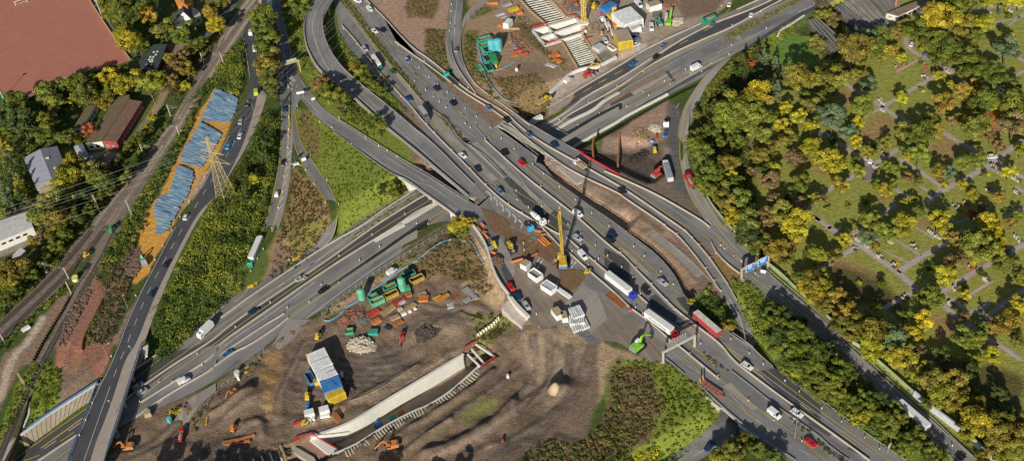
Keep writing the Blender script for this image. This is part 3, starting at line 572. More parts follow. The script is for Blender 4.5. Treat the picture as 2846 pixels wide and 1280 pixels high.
ribbon('motorway_ramp',K('20','430,300 410,450 440,620 520,760'),K('20','470,300 460,450 490,600 580,760'),ASL,0.0,.04)
ribbon('motorway_north_ramp',J(K('21','1000,20 1080,95 1300,280 1700,500 2107,727'),K('31','300,830 560,1010'),K('32','730,0 930,130 1090,260 1310,460 1600,665 2107,1085'),K('42','0,1000 190,1159'),K('43','400,240 700,500 950,710 1130,880 1500,1200')),J(K('21','1010,0 1240,130 1500,280 1720,400 2107,620'),K('31','240,680 500,800 760,950 1000,1100'),K('32','1150,0 1300,150 1560,420 1800,620 2107,870'),K('42','0,770 330,1060'),K('43','350,0 560,170 830,430 1170,720 1400,950 1750,1200')),ASN,0.0,.07)
ribbon('loop_road',J(K('30','1220,565 1000,705 880,870 780,1030 740,1159'),K('31','710,200 730,400 760,600 800,760 870,900 1000,1080'),K('32','1000,60 1200,210 1330,330')),J(K('30','1330,480 1180,620 1060,760 960,900 890,1060 860,1159'),K('31','810,200 800,350 820,520 890,700 1000,880 1190,1159'),K('32','1300,150 1500,350')),ASL,lambda px,py:np.interp(py,[150,220],[-.2,0]),.06)
plz_w=J(K('21','820,850'),K('21','720,940 560,1030'),K('22','700,0 770,120 845,300 880,420 930,540 1010,660 1120,790 1220,890 1350,1010 1500,980 1640,960 1800,1010 2050,1100'),K('33','130,0 290,90 450,190 600,180 760,290 940,430 1150,640 1500,930 1700,1080 1900,1240'))
plz_e=J(K('21','1000,640 1320,440 1262,510 1320,560'),K('21','1500,700 1850,950 2107,1120'),K('32','100,0 310,130 500,270 640,420 730,560 760,660 830,740 900,790 1250,1050 1420,1159'),K('33','1500,120 1640,240 1900,420'),K('43','0,500 90,540 290,690 620,920 950,1159 1030,1210'))
ribbon('plaza',plz_w,plz_e,ASN,0.0,.035)
patch('sports_pitch',K('00','-60,-30 845,-60 1262,590 1095,650 600,828 272,980 95,1000 -60,700'),M('red_clay',(.44,.17,.115),.95,var=.12,scale=.12,scale2=.5),0.0,.01)
PLM=M('plaza_worn_surface',(.255,.205,.16),.9,var=.36,streak=True,spec=.2)
patch('plaza_yard',J(K('22','700,20 790,130 862,320 900,420 960,550 1040,660 1130,780 1225,880 1350,1000 1480,985 1560,940 1800,1010 1900,1100'),K('33','130,0 290,90 450,185'),K('33','640,180 520,60'),K('32','600,1159 100,780 0,700'),K('22','2100,860 1900,660 1780,560 1640,400 1480,200 1360,60 1200,-60 1000,-140 800,-100')),PLM,0.0,.06)
#painted lines
def marks(lines,w,mat,mode=0.0,dz=.14,dash=None,name='lane_marking'):
 mb=MB()
 for pts in lines:
  L=line3(pts,mode,dz,step=3.0)
  L=resample(L,step=1.5)if dash else L
  d=np.r_[0,np.cumsum(np.linalg.norm(np.diff(L,axis=0),axis=1))]
  runs=[(0,d[-1])]if not dash else[(s,min(s+dash[0],d[-1]))for s in np.arange(0,d[-1],dash[0]+dash[1])]
  for s0,s1 in runs:
   if s1-s0<.3:continue
   t=np.unique(np.r_[s0,d[(d>s0)&(d<s1)],s1]);Q=np.stack([np.interp(t,d,L[:,k])for k in range(3)],1)
   n=len(Q);tn=np.gradient(Q[:,:2],axis=0);tn/=np.linalg.norm(tn,axis=1)[:,None]+1e-9;nr=np.stack([-tn[:,1],tn[:,0]],1)*w/2
   vs=[]
   for k in range(n):vs+=[(Q[k,0]+nr[k,0],Q[k,1]+nr[k,1],Q[k,2]),(Q[k,0]-nr[k,0],Q[k,1]-nr[k,1],Q[k,2])]
   mb.add(vs,[(2*k,2*k+1,2*k+3,2*k+2)for k in range(n-1)])
 return struct(ob(name,mb,mat))
marks([J(K('03','120,1159 450,920 850,645')),K('03','520,1159 700,1030'),J(K('03','1280,390 1530,190 1720,60 1850,-25'),K('02','1850,1110 2107,950')),J(K('03','1460,340 1950,0'),K('12','0,1100 520,735 900,480 1250,255 1640,0'),K('11','1590,1159 2107,830')),J(K('03','1410,510 1640,330 1800,230 2107,10'),K('12','90,1159 335,985 670,750 1005,520 1345,290 1665,80 1790,0'),K('11','1720,1159 1990,1000 2107,940'),K('21','0,1030 280,850')),J(K('12','800,850 1130,640 1540,350 2107,10'),K('21','60,1159 430,940')),J(K('12','850,885 1340,550 1900,190 2107,65'),K('21','160,1159 480,960')),K('21','0,920 180,810')],.28,YEL,'low',.16,name='lane_marking_yellow')
marks([K('03','400,1035 810,740')],.45,YEL,'low',.16,name='lane_marking_yellow')
marks([K('03','590,970 780,840'),K('03','230,1159 420,1090')],.3,YEL,'low',.16,dash=(6,3),name='lane_marking_yellow')
marks([K('03','430,1040 550,960'),K('03','670,865 790,785'),K('12','705,613 815,545'),K('12','905,482 1010,416'),K('12','1100,355 1200,290'),K('12','1300,225 1400,162'),K('12','1490,103 1590,38'),K('11','1880,980 1980,922'),K('11','1690,1100 1785,1045'),J(K('12','1020,900 1250,720 1800,330 2107,130'),K('21','0,370').__getitem__(slice(0,0))),J(K('13','40,560').__getitem__(slice(0,0)),K('12','230,1159 430,1010 560,930 800,760 1100,545')),K('12','1010,415 1480,75 1540,30'),J(K('11','1520,1150 2090,795')),K('12','470,1159 590,1075'),K('03','1500,630 1590,565')],.3,WHITE,'low',.16)
marks([K('20','1470,1065 1530,1030'),K('20','1600,990 1680,945'),K('20','1760,900 1840,855'),K('20','1910,815 1990,770'),K('20','1465,1120 1550,1070'),K('20','1720,975 1800,930'),K('20','1960,835 2045,790'),K('20','2065,730 2107,705'),K('30','100,728 180,685'),K('30','250,692 330,650'),K('30','410,560 500,515'),K('30','550,528 580,512'),K('30','600,455 650,432'),K('30','730,390 810,350'),K('30','735,435 815,395'),K('30','970,308 1040,270'),K('30','1230,178 1290,148'),K('30','1440,70 1520,35'),K('30','-20,800 20,770'),K('30','-10,835 80,790')],.35,YEL,'low',.16,name='lane_marking_yellow')
marks([K('30','890,305 1050,222')],.5,YEL,'low',.16,name='lane_marking_yellow')
marks([J(K('21','1510,270 1860,60 2000,0'),K('30','0,1120 370,910 840,690 1160,520 1500,345')),J(K('21','1570,300 1990,60 2107,0'),K('30','0,1159 430,950 840,730 1210,550 1370,460')),K('30','1080,215 1170,160 1220,90'),J(K('30','0,955 500,640 960,420 1430,180 1790,0'))],.28,YEL,'low',.18,name='lane_marking_yellow')
marks([K('30','1090,525 1360,395 1660,250'),K('30','1880,130 2107,20'),K('30','300,1040 620,880 1000,640 1180,560')],.3,WHITE,'low',.18)
SL=lambda px,py:np.interp(py,[640,800],[0,LOW]);SL2=lambda px,py:np.interp(py,[560,690],[0,LOW])
marks([J(K('11','785,0 775,300 748,600 662,960 605,1159'),K('12','440,400 380,480 280,620 0,890')),J(K('10','860,1050 850,1159'),K('11','850,200 822,560 772,850 692,1159'),K('12','690,20 600,240 480,440 370,590 270,715'))],.3,YEL,SL,.17,name='lane_marking_yellow')
marks([J(K('11','858,0 858,200 832,560 782,850 702,1159'),K('12','700,20 612,240 492,440 382,590')),K('12','270,720 120,860 30,960')],.25,WHITE,SL,.17)
marks([J(K('11','885,0 895,300 965,480 1040,640 1205,835 1243,960 1228,1159')),J(K('11','910,0 958,280 1048,440 1230,690 1308,850 1335,960 1308,1159'),K('12','1300,20 1260,130'))],.25,YEL,SL2,.2,name='lane_marking_yellow')
marks([K('10','700,-20 740,180 790,400 805,560 840,660 838,830 850,880'),K('10','780,-20 800,200 850,420 885,570'),J(K('11','1085,0 1320,205 1500,335 1800,525 2107,695'),K('21','0,520 120,580 260,720 420,830')),J(K('10','980,930 1190,1159')),J(K('11','1235,20 1600,268 1900,448 2107,588'),K('21','0,505 200,610 400,738 640,890'))],.22,WHITE,0.0,.2)
marks([K('10','860,760 900,800 860,780'),K('10','870,730 915,795'),K('10','850,790 880,830 925,845'),K('10','880,820 935,850')],.5,WHITE,0.0,.2)
for k in range(9):
 pass
marks([K('11',f'{838 - k * 12},{430 + k * 75} {880 - k * 13},{380 + k * 75}')for k in range(8)],.5,WHITE,0.0,.12)
marks([J(K('10','545,860 500,960'))],.2,WHITE,0.0,.2)
marks([J(K('11','440,60 330,280 210,500 0,830'),K('01','2100,630 1810,1100'),K('02','1760,50 1530,470 1400,740 1240,1150'),K('03','1240,10 1140,260 1060,480'),)],.22,WHITE,0.0,.2,dash=(4,5))
marks([K('03','1060,480 960,760 820,1159'),J(K('02','1715,0 1515,380 1355,680 1215,1010 1165,1159'),K('03','1050,300 975,430 865,690 735,1000 690,1159')),J(K('11','272,240 132,500 12,740')),J(K('10','400,340 445,560 470,760'))],.2,WHITE,0.0,.2)
marks([J(K('10','1190,0 1110,120 1078,250 1105,400 1170,560 1260,710 1340,780 1510,930 1750,1130'),K('11','1750,50 2107,330'),K('21','0,235 310,500 560,710'))],.25,WHITE,R2z,.25)
marks([K('10','1125,-20 1120,80'),K('10','1150,-30 1150,30')],.25,WHITE,R2z,.25,dash=(1,1))
UY=[J(K('10','1350,60 1560,300 1690,460 1900,720 2107,1000'),K('20','0,870 140,1040 270,1159'),K('21','270,80 400,240 560,380 700,510 900,720 960,770 1230,940 1500,1159')),J(K('10','1335,200 1480,340 1680,620 1900,850 2107,1070'),K('20','0,990 120,1120')),J(K('10','1450,0 1620,190'),),K('10','1650,230 1850,470'),J(K('10','1915,540 2107,740'),K('20','0,610 195,805')),J(K('20','350,870 450,980 630,1159')),J(K('21','900,640 1100,780 1360,930 1640,1150'),K('22','1600,0 1800,160 2000,310 2107,390')),J(K('21','1180,540 1350,680 1640,930 1700,1000 1920,1159'),K('22','1870,0 2107,200'),K('32','0,70 280,330 330,370')),J(K('21','560,10 900,250')),J(K('21','1000,330 1200,510 1400,660 1730,940 2010,1159'),K('32','0,0 130,100 310,260 550,480 740,660')),J(K('20','120,350').__getitem__(slice(0,0)),K('21','1720,440 1900,550 2107,650'),K('31','0,600 220,730 450,880 740,1090 880,1159'),K('32','870,0 960,80 1090,180')),J(K('22','1400,0 1560,130 1770,300 1950,420'),K('32','0,440 260,660 410,800')),K('32','255,500 390,600'),K('32','680,710 760,800 1000,980 1150,1080'),K('32','800,950 930,1060'),J(K('32','1090,60 1260,240 1400,400')),J(K('32','1430,480 1700,690 1850,820')),J(K('33','1570,270 1780,430 2107,670'),K('43','0,580 400,870 800,1159')),J(K('33','810,0 960,120 1080,230')),J(K('33','1120,350 1380,560 1700,790 1900,930 2107,1110'),K('43','0,1010 190,1159')),K('33','1150,510 1450,730 1640,890'),J(K('33','740,130 940,290')),K('32','100,140 200,230 270,270 330,350 420,440'),J(K('30','1225,570 1000,720 880,890 800,1050 770,1159'),K('31','745,200 728,400 762,620 832,800 900,930'))]
marks(UY,.24,YEL,0.0,.2,name='lane_marking_yellow')
marks([K('33','1110,0 1250,100'),K('33','1255,115 1340,190'),K('33','1420,250 1550,340'),K('33','1910,600 2090,740'),K('43','0,655 100,740'),K('43','330,900 465,1000'),K('32','1100,100 1200,200')],.35,YEL,0.0,.2,name='lane_marking_yellow')
marks([J(K('33','1150,0 1500,280 1800,500 2107,720'),K('43','0,620 650,1095')),K('33','655,90 760,180'),K('33','820,230 960,320'),K('33','1220,500 1380,670'),K('33','1480,750 1600,840'),K('33','1700,930 1830,1020'),K('33','1900,1040 2000,1100'),K('21','540,0 700,150 800,260'),K('21','700,100 820,220 880,330 1000,480 1190,700 1260,840'),K('21','530,100 600,170 740,280'),K('30','960,890 870,1010 820,1159'),J(K('31','850,0 795,200 768,400 795,600 860,800 1000,1000 1130,1159'),K('32','1080,0 1290,230 1400,330')),J(K('43','170,30 400,250 700,500 920,680 1430,1159')),J(K('32','1170,0 1400,250 1640,490 1900,720 2107,900'),K('42','0,820 330,1110'),K('43','345,0 740,370 1000,580 1640,1159')),J(K('32','1345,500 1600,700 2107,1120')),K('20','530,-10 510,200 500,400 515,520 600,700 780,900 1000,1070'),K('20','500,150 512,330'),K('32','630,150 950,440 1100,600'),K('32','1220,700 1330,900 1390,1159'),J(K('33','640,60').__getitem__(slice(0,0)),K('32','940,820 1100,950 1400,1159')),K('21','1350,850 1480,960'),K('30','2107,30 1950,110')],.2,WHITE,0.0,.2)
marks([J(K('43','320,60 1460,1090')),K('31','1000,1050 1100,1159'),K('32','1130,170 1700,650 2107,980'),K('10','1560,0 1640,60 1750,190 1890,390 2000,500'),K('10','1480,0 1600,120 1800,360 1900,480 2107,640'),K('20','110,710 200,800 300,920'),K('20','30,560 150,680 330,850 480,1010'),K('32','650,100 760,200'),K('10','1560,20').__getitem__(slice(0,0))or K('30','700,1060 760,950')],.24,WHITE,0.0,.2,dash=(4,6))
marks([K('21',f'{820 + k * 62},{775 + k * 56} {868 + k * 62},{822 + k * 56} {862 + k * 58},{870 + k * 54}')for k in range(6)],.6,WHITE,0.0,.2)
marks([K('21','800,780 1000,960 1180,1110'),K('21','900,830 1060,960 1200,1080')],.2,WHITE,0.0,.2)
for q,m in[('30:0,1035 280,895 700,675 1100,440 1300,335 1350,385 1150,505 840,705 370,885 0,1095',ASL),('21:1520,285 1860,80 2107,-50 2107,20 1990,70 1570,310',ASL),('12:760,960 1100,720 1500,440 2000,90 2107,30 2107,110 1880,220 1500,470 1060,760 860,890',ASL),('21:1000,640 1060,650 1480,960 1440,990 1200,880',ASD),('21:1100,640 1300,800 1640,1100 1600,1130 1240,820 1060,660',ASD),('22:1000,40 1060,60 1060,400 1120,700 1060,640 960,420',ASD),('32:100,230 180,200 450,450 420,480',ASL),('21:560,300 640,350 560,330 480,285',ASD),('21:980,655 1030,640 1290,900 1470,960 1640,1159 1400,1159 1180,900',ASD),('32:0,210 240,330 250,540 100,470 0,400',ASD),('32:440,690 500,660 790,940 740,970 440,780',ASD),('32:700,700 800,680 1100,980 1080,1010 850,880',ASD),('33:1640,480 1750,560 2107,830 2107,870',ASD),('33:1500,290 1660,260 2107,620 2107,760 1700,480',ASD),('21:690,310 720,290 1470,970 1430,1000',ASL),('21:480,285 530,270 930,660 880,690',ASL),('30:50,960 230,890 290,930 60,1040',ASD),('30:590,700 620,690 690,790 670,800',ASD),('32:410,60 480,20 860,330 980,460 900,500 740,330',ASL),('22:1500,850 1640,680 1760,560 1900,640 2000,900 1850,1020 1560,930',ASL),('33:1150,430 1230,390 1500,650 1440,660',ASL),('43:430,1000 560,1090 520,1110 380,1040',ASD),('43:60,790 230,900 200,920 0,800',ASD),('32:760,970 800,930 950,1060 900,1100',ASL),('22:880,130 960,110 1100,380 1080,500 960,300',ASL)]:
 c,s_=q.split(':');patch('road_repair_patch',K(c,s_),m,'low' if c=='30' else 0.0,.115)
BRS=M('reserve_earth',(.26,.18,.12),.95,var=.35,scale=.8,scale2=2)
patch('earth_reserve',K('30','0,1000 480,722 1160,372 1200,395 500,765 0,1045'),BRS,'low',.13);patch('earth_reserve',K('30','1150,370 1420,225 1660,105 1900,-20 1990,-20 1700,130 1440,275 1220,400'),BRS,'low',.13)
MUD=M('mud_film',(.2,.12,.06),.9,var=.45,scale=.5,scale2=2)
for q in['22:1380,100 1520,150 1520,330 1650,420 1800,430 1760,540 1640,640 1520,560 1530,420 1400,330 1300,280 1200,200','22:880,40 1000,0 1150,60 1360,180 1260,240 1180,330 1150,180','21:760,940 900,980 1080,1100 1000,1159 860,1159']:
 c,s_=q.split(':');patch('mud_film',smooth2(K(c,s_)),MUD,0.0,.13)
marks([K('22','1480,160 1380,300 1300,420'),K('22','1450,150 1350,280 1280,390'),K('22','1660,330 1560,480 1500,560'),K('22','1690,340 1600,460')],.5,CONCW,0.0,.17,dash=(2.2,.6),name='concrete_strip')
PATHM=M('cemetery_path',(.44,.37,.34),.9,var=.2,scale=.6,scale2=.1)
for c,s_,w in PATHS:marks([K(c,s_)],w*.72,PATHM,'T',.07,name='path')
#barriers
BAR=[(-.22,0),(.22,0),(.1,.8),(-.1,.8)]
BARM=M('barrier_concrete',(.44,.38,.31),.9,var=.2,scale=.5,scale2=.1)
def barrier(pts,label,mode=0.0,mat=BARM,prof=BAR,name='concrete_barrier',cat='barrier',group='concrete barriers along the lanes',dz=.05):
 L=line3(pts,mode,dz,step=3.0)
 o=ob(name,MB().sweep(L,prof),mat);m=pts[len(pts)//2];tag(o,label,cat,group,m);return o
B='pale concrete barrier '
for pts,lab in[(J(K('03','1270,300 1540,120 1700,10')),B+'at the north verge beside the street bridge'),(J(K('03','1210,585 1350,465 1680,230 2060,0'),K('12','0,1159 300,945 800,610 1200,350 1680,0'),K('11','1660,1159 2107,860'),K('21','0,935 210,822')),B+'north of the dark lane on the lower motorway'),(J(K('12','190,890 520,650 800,465 1120,250 1300,140 1560,0'),K('11','1480,1159 1760,975 2085,765')),B+'separating merging slip lane from lower motorway'),(J(K('03','1380,590 1700,390 2107,130'),K('12','150,1159 560,880 1200,430 1700,120 1900,0'),K('11','1820,1159 2107,970'),K('21','0,1085 300,905')),B+'in the middle of the lower motorway, south of dark lane'),(J(K('03','1330,735 1440,650 1700,480 1950,340 2107,250'),K('13','0,230 150,150'),K('12','320,1159 590,980 810,850')),B+'at the south edge of the lower motorway'),(J(K('13','0,330 130,240 320,100'),K('12','470,1159 730,985 850,890')),B+'outermost on the south side, nearest the site'),(K('03','380,1159 750,910'),B+'on the lower motorway west of the street bridge'),(J(K('21','1400,130 1600,10'),K('20','1440,1150 1800,930 2107,782'),K('30','0,865 600,480 1000,255 1430,100 1640,0')),B+'between the two dashed carriageways going north-east'),(J(K('21','1400,185 1560,90'),K('20','1600,1130 2107,862'),K('30','0,935 500,600 960,390 1240,275 1500,125 1760,-10')),B+'in the middle of the north-east motorway'),(J(K('20','1400,1070 1760,850 2107,650'),K('30','0,735 400,480 940,235')),B+'at the edge of the northern site yard'),(K('30','1290,100 1510,0'),B+'short one at the top after the junction nose')]:
 barrier(pts,lab,'low')
for pts,lab in[(J(K('10','1370,250 1530,430 1650,600 1740,720 1900,880 2107,1110'),K('20','0,980 150,1135'),K('21','120,0 310,220 480,390 660,570 830,750 1030,920 1180,1010 1440,1159'),K('22','1440,0 1530,80')),B+'between the two western lanes of the upper motorway'),(J(K('10','1600,0 1780,170 1950,365 2107,510'),K('20','0,390 200,540 380,680 560,835 700,935 860,1020 1040,1130'),K('21','1000,20 1080,95 1300,280 1700,500 2107,727'),K('31','0,640 300,830 560,1010 780,1159'),K('32','720,0 850,105 930,190 1040,330 1200,560 1290,720')),B+'long curved one along the eastern collector lane'),(J(K('10','1890,410 2000,490 2107,570'),K('20','0,485 210,612 420,772 600,912 850,1062 990,1159'),K('21','890,0 990,72 1090,165 1200,265 1500,490 1680,605 2107,800'),K('31','0,720 200,850 590,1110'),K('32','590,0 710,80 850,240 990,420 1130,630')),B+'left of the collector lane down to the underpass'),(J(K('20','470,420 480,560 560,720 700,900')),B+'inside the bend of the ramp from the top'),(J(K('20','620,200 570,330 560,480 590,640 700,830 860,950 1060,1090'),K('21','880,-40 1010,20 1240,140')),B+'outside the bend of the ramp beside the northern site'),(J(K('21','800,280 950,420 1150,600 1350,760 1520,890 1700,1030 1830,1145'),K('22','1800,0 1960,140 2107,260'),K('32','0,140 160,260 310,420 460,570 610,730 740,850 940,1000 1150,1159'),K('33','1010,0 1250,180 1500,370 1780,580 2107,810'),K('43','0,720 300,940 600,1159')),B+'longest one down the middle of the upper motorway'),(J(K('22','1350,0 1530,190')),B+'above the yellow crane at the plaza edge'),(J(K('22','1580,220 1780,400 2107,680'),K('32','0,520 240,790 380,880 600,1070 650,1120')),B+'between crane yard and the truck lane'),(J(K('22','1600,110 1900,370 2107,540'),K('32','0,360 220,570 430,760')),B+'right of the truck lane, upper of the double row'),(J(K('33','700,20 990,260 1120,365')),B+'short one beside the brick red flatbed trailer'),(J(K('31','0,585 240,690 500,810 760,955 1000,1100'),K('32','1000,0 1030,10')),B+'along the dark dirt island below the red excavator'),(J(K('32','1040,150 1090,255 1200,370 1320,460')),B+'left of the blue sign gantry'),(J(K('32','780,30 930,190 1030,310 1120,440 1210,570')),B+'splitting the underpass ramp from the northern ramp')]:
 barrier(pts,lab,0.0)
barrier(K('12','1690,140 1830,60 1980,-20'),'broad white concrete strip on the reserve west of the bridges','low',CONCW,[(-1,0),(1,0),(1,.3),(-1,.3)],'concrete_strip','strip',None)
barrier(J(K('21','0,1090 140,1010 340,890')),'broad white concrete strip just under the ramp bridge','low',CONCW,[(-1,0),(1,0),(1,.3),(-1,.3)],'concrete_strip','strip',None)
barrier(J(K('21','1500,180 1640,90 1880,-20'),K('20','1640,1140 1940,1000 2107,905')),'broad white concrete strip on the reserve north-east of the bridges','low',CONCW,[(-.9,0),(.9,0),(.9,.3),(-.9,.3)],'concrete_strip','strip',None)
barrier(J(K('21','1650,365 1850,240 2107,100'),K('30','190,1150 620,925')),'long white retaining wall coping beside the dirt pit island','low',CONCW,[(-.5,-2),(.5,-2),(.5,.9),(-.5,.9)],'retaining_wall','wall',None)
barrier(K('20','1435,925 1530,830 1660,710 1830,670 1860,690 2080,570'),'curved white concrete wall along the northern construction yard',0.0,CONCW,[(-.6,0),(.6,0),(.5,1.6),(-.5,1.6)],'retaining_wall','wall',None)
barrier(K('22','690,0 770,110 820,210 850,310 880,420 930,530 1010,640 1060,700'),'long curved white parapet wall at the plaza edge',0.0,CONCW,[(-.35,-.6),(.35,-.6),(.35,1.3),(-.35,1.3)],'parapet_wall','wall',None)
barrier(K('22','1035,680 1120,790 1225,890'),'broad white wall beside the silver parked car',0.0,CONCW,[(-.7,-4),(.7,-4),(.7,1.3),(-.7,1.3)],'parapet_wall','wall',None)
PM={}
def rail(pts,label,mode=0.0,h=.75,sp=4.0,mat=STEEL,band=.32,name='guard_rail',group='steel guard rails beside the roads',cat='guard rail',top=False):
 L=resample(line3(pts,mode,.02),step=sp);m=pts[len(pts)//2]
 r=root(name,L[0]);Lr=L-L[0]
 ob('rail',MB().sweep(Lr,[(-.05,h-band),(.05,h-band),(.05,h),(-.05,h)]),mat,r)
 if top:ob('rail',MB().sweep(Lr,[(-.04,.45),(.04,.45),(.04,.53),(-.04,.53)]),mat,r)
 k=max(1,int(math.ceil(len(Lr)/95)))
 pm=PM.setdefault((h,mat.name),mesh('post',MB().box(0,0,0,.12,.12,h+.05),mat))
 for q in Lr[::k]:
  o=bpy.data.objects.new('post',pm);COL.objects.link(o);o.parent=r;o.location=q
 tag(r,label,cat,group,m);return r
G='grey steel guard rail '
RAILS=[(R2L,R2z,'outer edge of the curved loop ramp'),(R2R,R2z,'inner edge of the curved loop ramp')]
rail(R2L,G+'around the outside of the curved loop ramp',R2z,h=1.1,band=.5,top=True)
rail(R2R[:-1],G+'around the inside of the curved loop ramp',R2z,h=1.1,band=.5,top=True)
for pts,lab,mode in[(J(K('11','1290,205 1480,345 1740,535 1900,640'),K('21','0,640 200,790 460,970 590,1080')),'along the lower side of the ramp bridge',0.0),(J(K('11','1345,85 1600,245 1900,435 2060,530'),K('21','0,480 200,585 400,715 640,865')),'along the upper side of the ramp bridge',0.0),(J(K('10','1600,0').__getitem__(slice(0,0)),K('10','1770,640').__getitem__(slice(0,0)),K('10','1390,20 1700,460 2107,940'),K('20','180,990 400,1159'),K('21','420,60 560,300 680,345 990,655')),'along the western side of the grassy central reserve',0.0),(J(K('21','650,330 850,470 1000,640')),'at the lower end of the grassy central reserve',0.0),(J(K('21','1010,0 1240,130 1500,280 1720,400')),'on the outer edge of the eastern overpass',0.0),(J(K('21','940,150 1100,260 1320,430')),'lower side of the dark slot between the decks',0.0),(J(K('21','970,130 1130,200 1370,410')),'upper side of the dark slot between the decks',0.0),(J(K('21','1270,530 1500,700 1700,840 1850,950 2107,1120'),K('32','100,0 310,130 500,270 640,420 730,560 760,660 830,740 900,790')),'curving beside the brown central reserve',0.0),(J(K('32','1250,1040 1420,1150'),K('33','1340,0 1500,120 1640,240')),'beside the red trailer truck and small tree',0.0),(J(K('33','930,430 1110,600 1300,770 1520,930')),'on the parapet over the underpass road',0.0),(J(K('33','1560,960 1700,1050 1860,1159')),'at the bottom edge past the underpass',0.0),(J(K('33','600,170 690,240 780,320')),'below the tall portal gantry',0.0),(J(K('33','1240,290 1500,490 1560,545 1800,720 2107,930'),K('43','0,870 200,1020 400,1159')),'along the central reserve at the lower right',0.0),(J(K('33','2060,540 2107,570'),K('43','90,545 290,690 600,920 950,1159')),'between the wide hedge and the motorway',0.0),(J(K('02','1640,1159 1900,930 2107,735'),K('12','-10,885 120,740 290,560 430,390')),'beside the scrub slope and merging slip road',SL),(J(K('32','1170,-10 1320,140 1580,410 1820,610 2107,850'),K('43','370,0 580,170 850,430 1190,720 1420,950 1650,1159')),'on the cemetery side of the northern ramp',0.0),(J(K('43','150,0 400,250 700,510 950,720 1130,890')),'between the wide hedge and the northern ramp',0.0),(J(K('10','1420,730 1600,870 1900,1100'),K('11','1830,0 2107,200')),'on the grass beside the straight part of the loop ramp',0.0),(J(K('31','870,60 815,200 805,350 830,520 900,720 1010,900 1190,1130')),'white one around the outside of the loop road',0.0),(J(K('30','0,990 480,710 1160,360')),'with tall posts on the north-east reserve','low'),(J(K('12','440,440').__getitem__(slice(0,0)),K('11','1460,1130 1750,940 2080,745')),'at the foot of the grass slope beside the lower motorway','low')]:
 rail(pts,G+lab,mode)
BLUE=M('blue_railing_paint',(.10,.26,.55),.6,var=.15)
rail(K('03','1390,10 1260,400 1170,700 1080,960 1000,1250'),'blue bridge railing on the pavement side of the street bridge',0.0,1.2,2.2,BLUE,.5,'bridge_railing','blue bridge railings','railing',True)
rail(K('03','955,400 850,680 750,940 660,1200'),'blue bridge railing on the railway side of the street bridge',0.0,1.2,2.2,BLUE,.5,'bridge_railing','blue bridge railings','railing',True)
rail(K('03','270,850 480,700 700,560 955,395'),'blue railing on top of the sloping concrete retaining wall',0.0,1.2,2.2,BLUE,.5,'wall_railing','blue bridge railings','railing',True)
rail(J(K('21','1715,400 1900,510 2107,625'),K('31','0,555 140,635')),'red railing with white panel on the overpass edge above the pit',0.0,1.2,2.5,M('red_railing_paint',(.6,.03,.03),.5,var=.1),.8,'red_railing',None,'railing',True)
NB=M('noise_barrier_panel',(.36,.42,.24),.6,var=.2,scale=.6)
for i,(pts,h)in enumerate([(K('31','830,30 815,220'),1.8),(K('31','990,830 1050,930 1130,1030 1240,1159'),1.8),(K('32','1260,50 1330,150 1400,210 1520,280'),1.8),(K('32','1590,370 1720,470 1850,600 2107,830'),1.8),(K('42','0,720 130,840 290,970 480,1140'),1.8),(K('43','430,20 520,60 740,250 930,420 1030,510'),1.8)]):
 barrier(pts,['pale green noise wall beside the loop road','pale green noise wall below the woods by the bend','pale green noise wall behind the blue sign gantry','pale green noise wall along the northern ramp','pale green noise wall under the yellow trees at the cemetery edge','pale green noise wall above the white lorry'][i],0.0,NB,[(-.12,0),(.12,0),(.12,h),(-.12,h)],'noise_barrier','noise barrier',None)
barrier(K('43','1030,520 1170,640 1500,890'),'silver noise wall beside the white lorry at the lower right',0.0,M('silver_panel',(.5,.52,.55),.4,var=.2,scale=.5),[(-.6,0),(.5,0),(.3,2.6),(-.3,2.6)],'noise_barrier','noise barrier',None)
barrier(K('43','1580,970 1700,1060 1830,1170'),'silver noise wall in the bottom right corner',0.0,MATS['silver_panel'],[(-.6,0),(.5,0),(.3,2.6),(-.3,2.6)],'noise_barrier','noise barrier',None)
#decks and retaining walls
for i,d in enumerate(DECKS):
 p=wp(d,0)
 a=0.5*sum(p[k][0]*p[(k+1)%len(p)][1]-p[(k+1)%len(p)][0]*p[k][1]for k in range(len(p)))
 if a<0:p=p[::-1]
 o=ob('bridge_deck',MB().slab(p,-1.25-.01*i,-.004-.003*i),CONC);struct(o)
 tag_l=None
def wall(name,pts,z0,z1,th,mat,label,cat='wall',lean=0.0,mode=None):
 L=wp(pts,z1 if mode is None else mode);mb=MB();n=len(L);top=[];bot=[]
 for k in range(n):
  a=L[max(k-1,0)];b=L[min(k+1,n-1)];t=(b-a)/(np.linalg.norm(b-a)+1e-9);nr=np.array([-t[1],t[0]])
  top.append((L[k]-nr*th/2,L[k]+nr*th/2));bot.append((L[k]-nr*(th/2)+nr*lean,L[k]+nr*(th/2+(lean if lean>0 else 0))+nr*(lean if lean<0 else 0)))
 prof=[]
 vs=[]
 for k in range(n):
  vs+=[(*bot[k][0],z0),(*bot[k][1],z0),(*top[k][1],z1),(*top[k][0],z1)]
 fs=[(4*k+i,4*k+(i+1)%4,4*k+4+(i+1)%4,4*k+4+i)for k in range(n-1)for i in range(4)]+[(0,1,2,3),(4*n-1,4*n-2,4*n-3,4*n-4)]
 o=ob(name,mb.add(vs,fs),mat);tag(o,label,cat,None,pts[n//2]);return o
WALLP=M('panelled_concrete',(.42,.35,.26),.9,var=.25,scale=.4,scale2=.1)
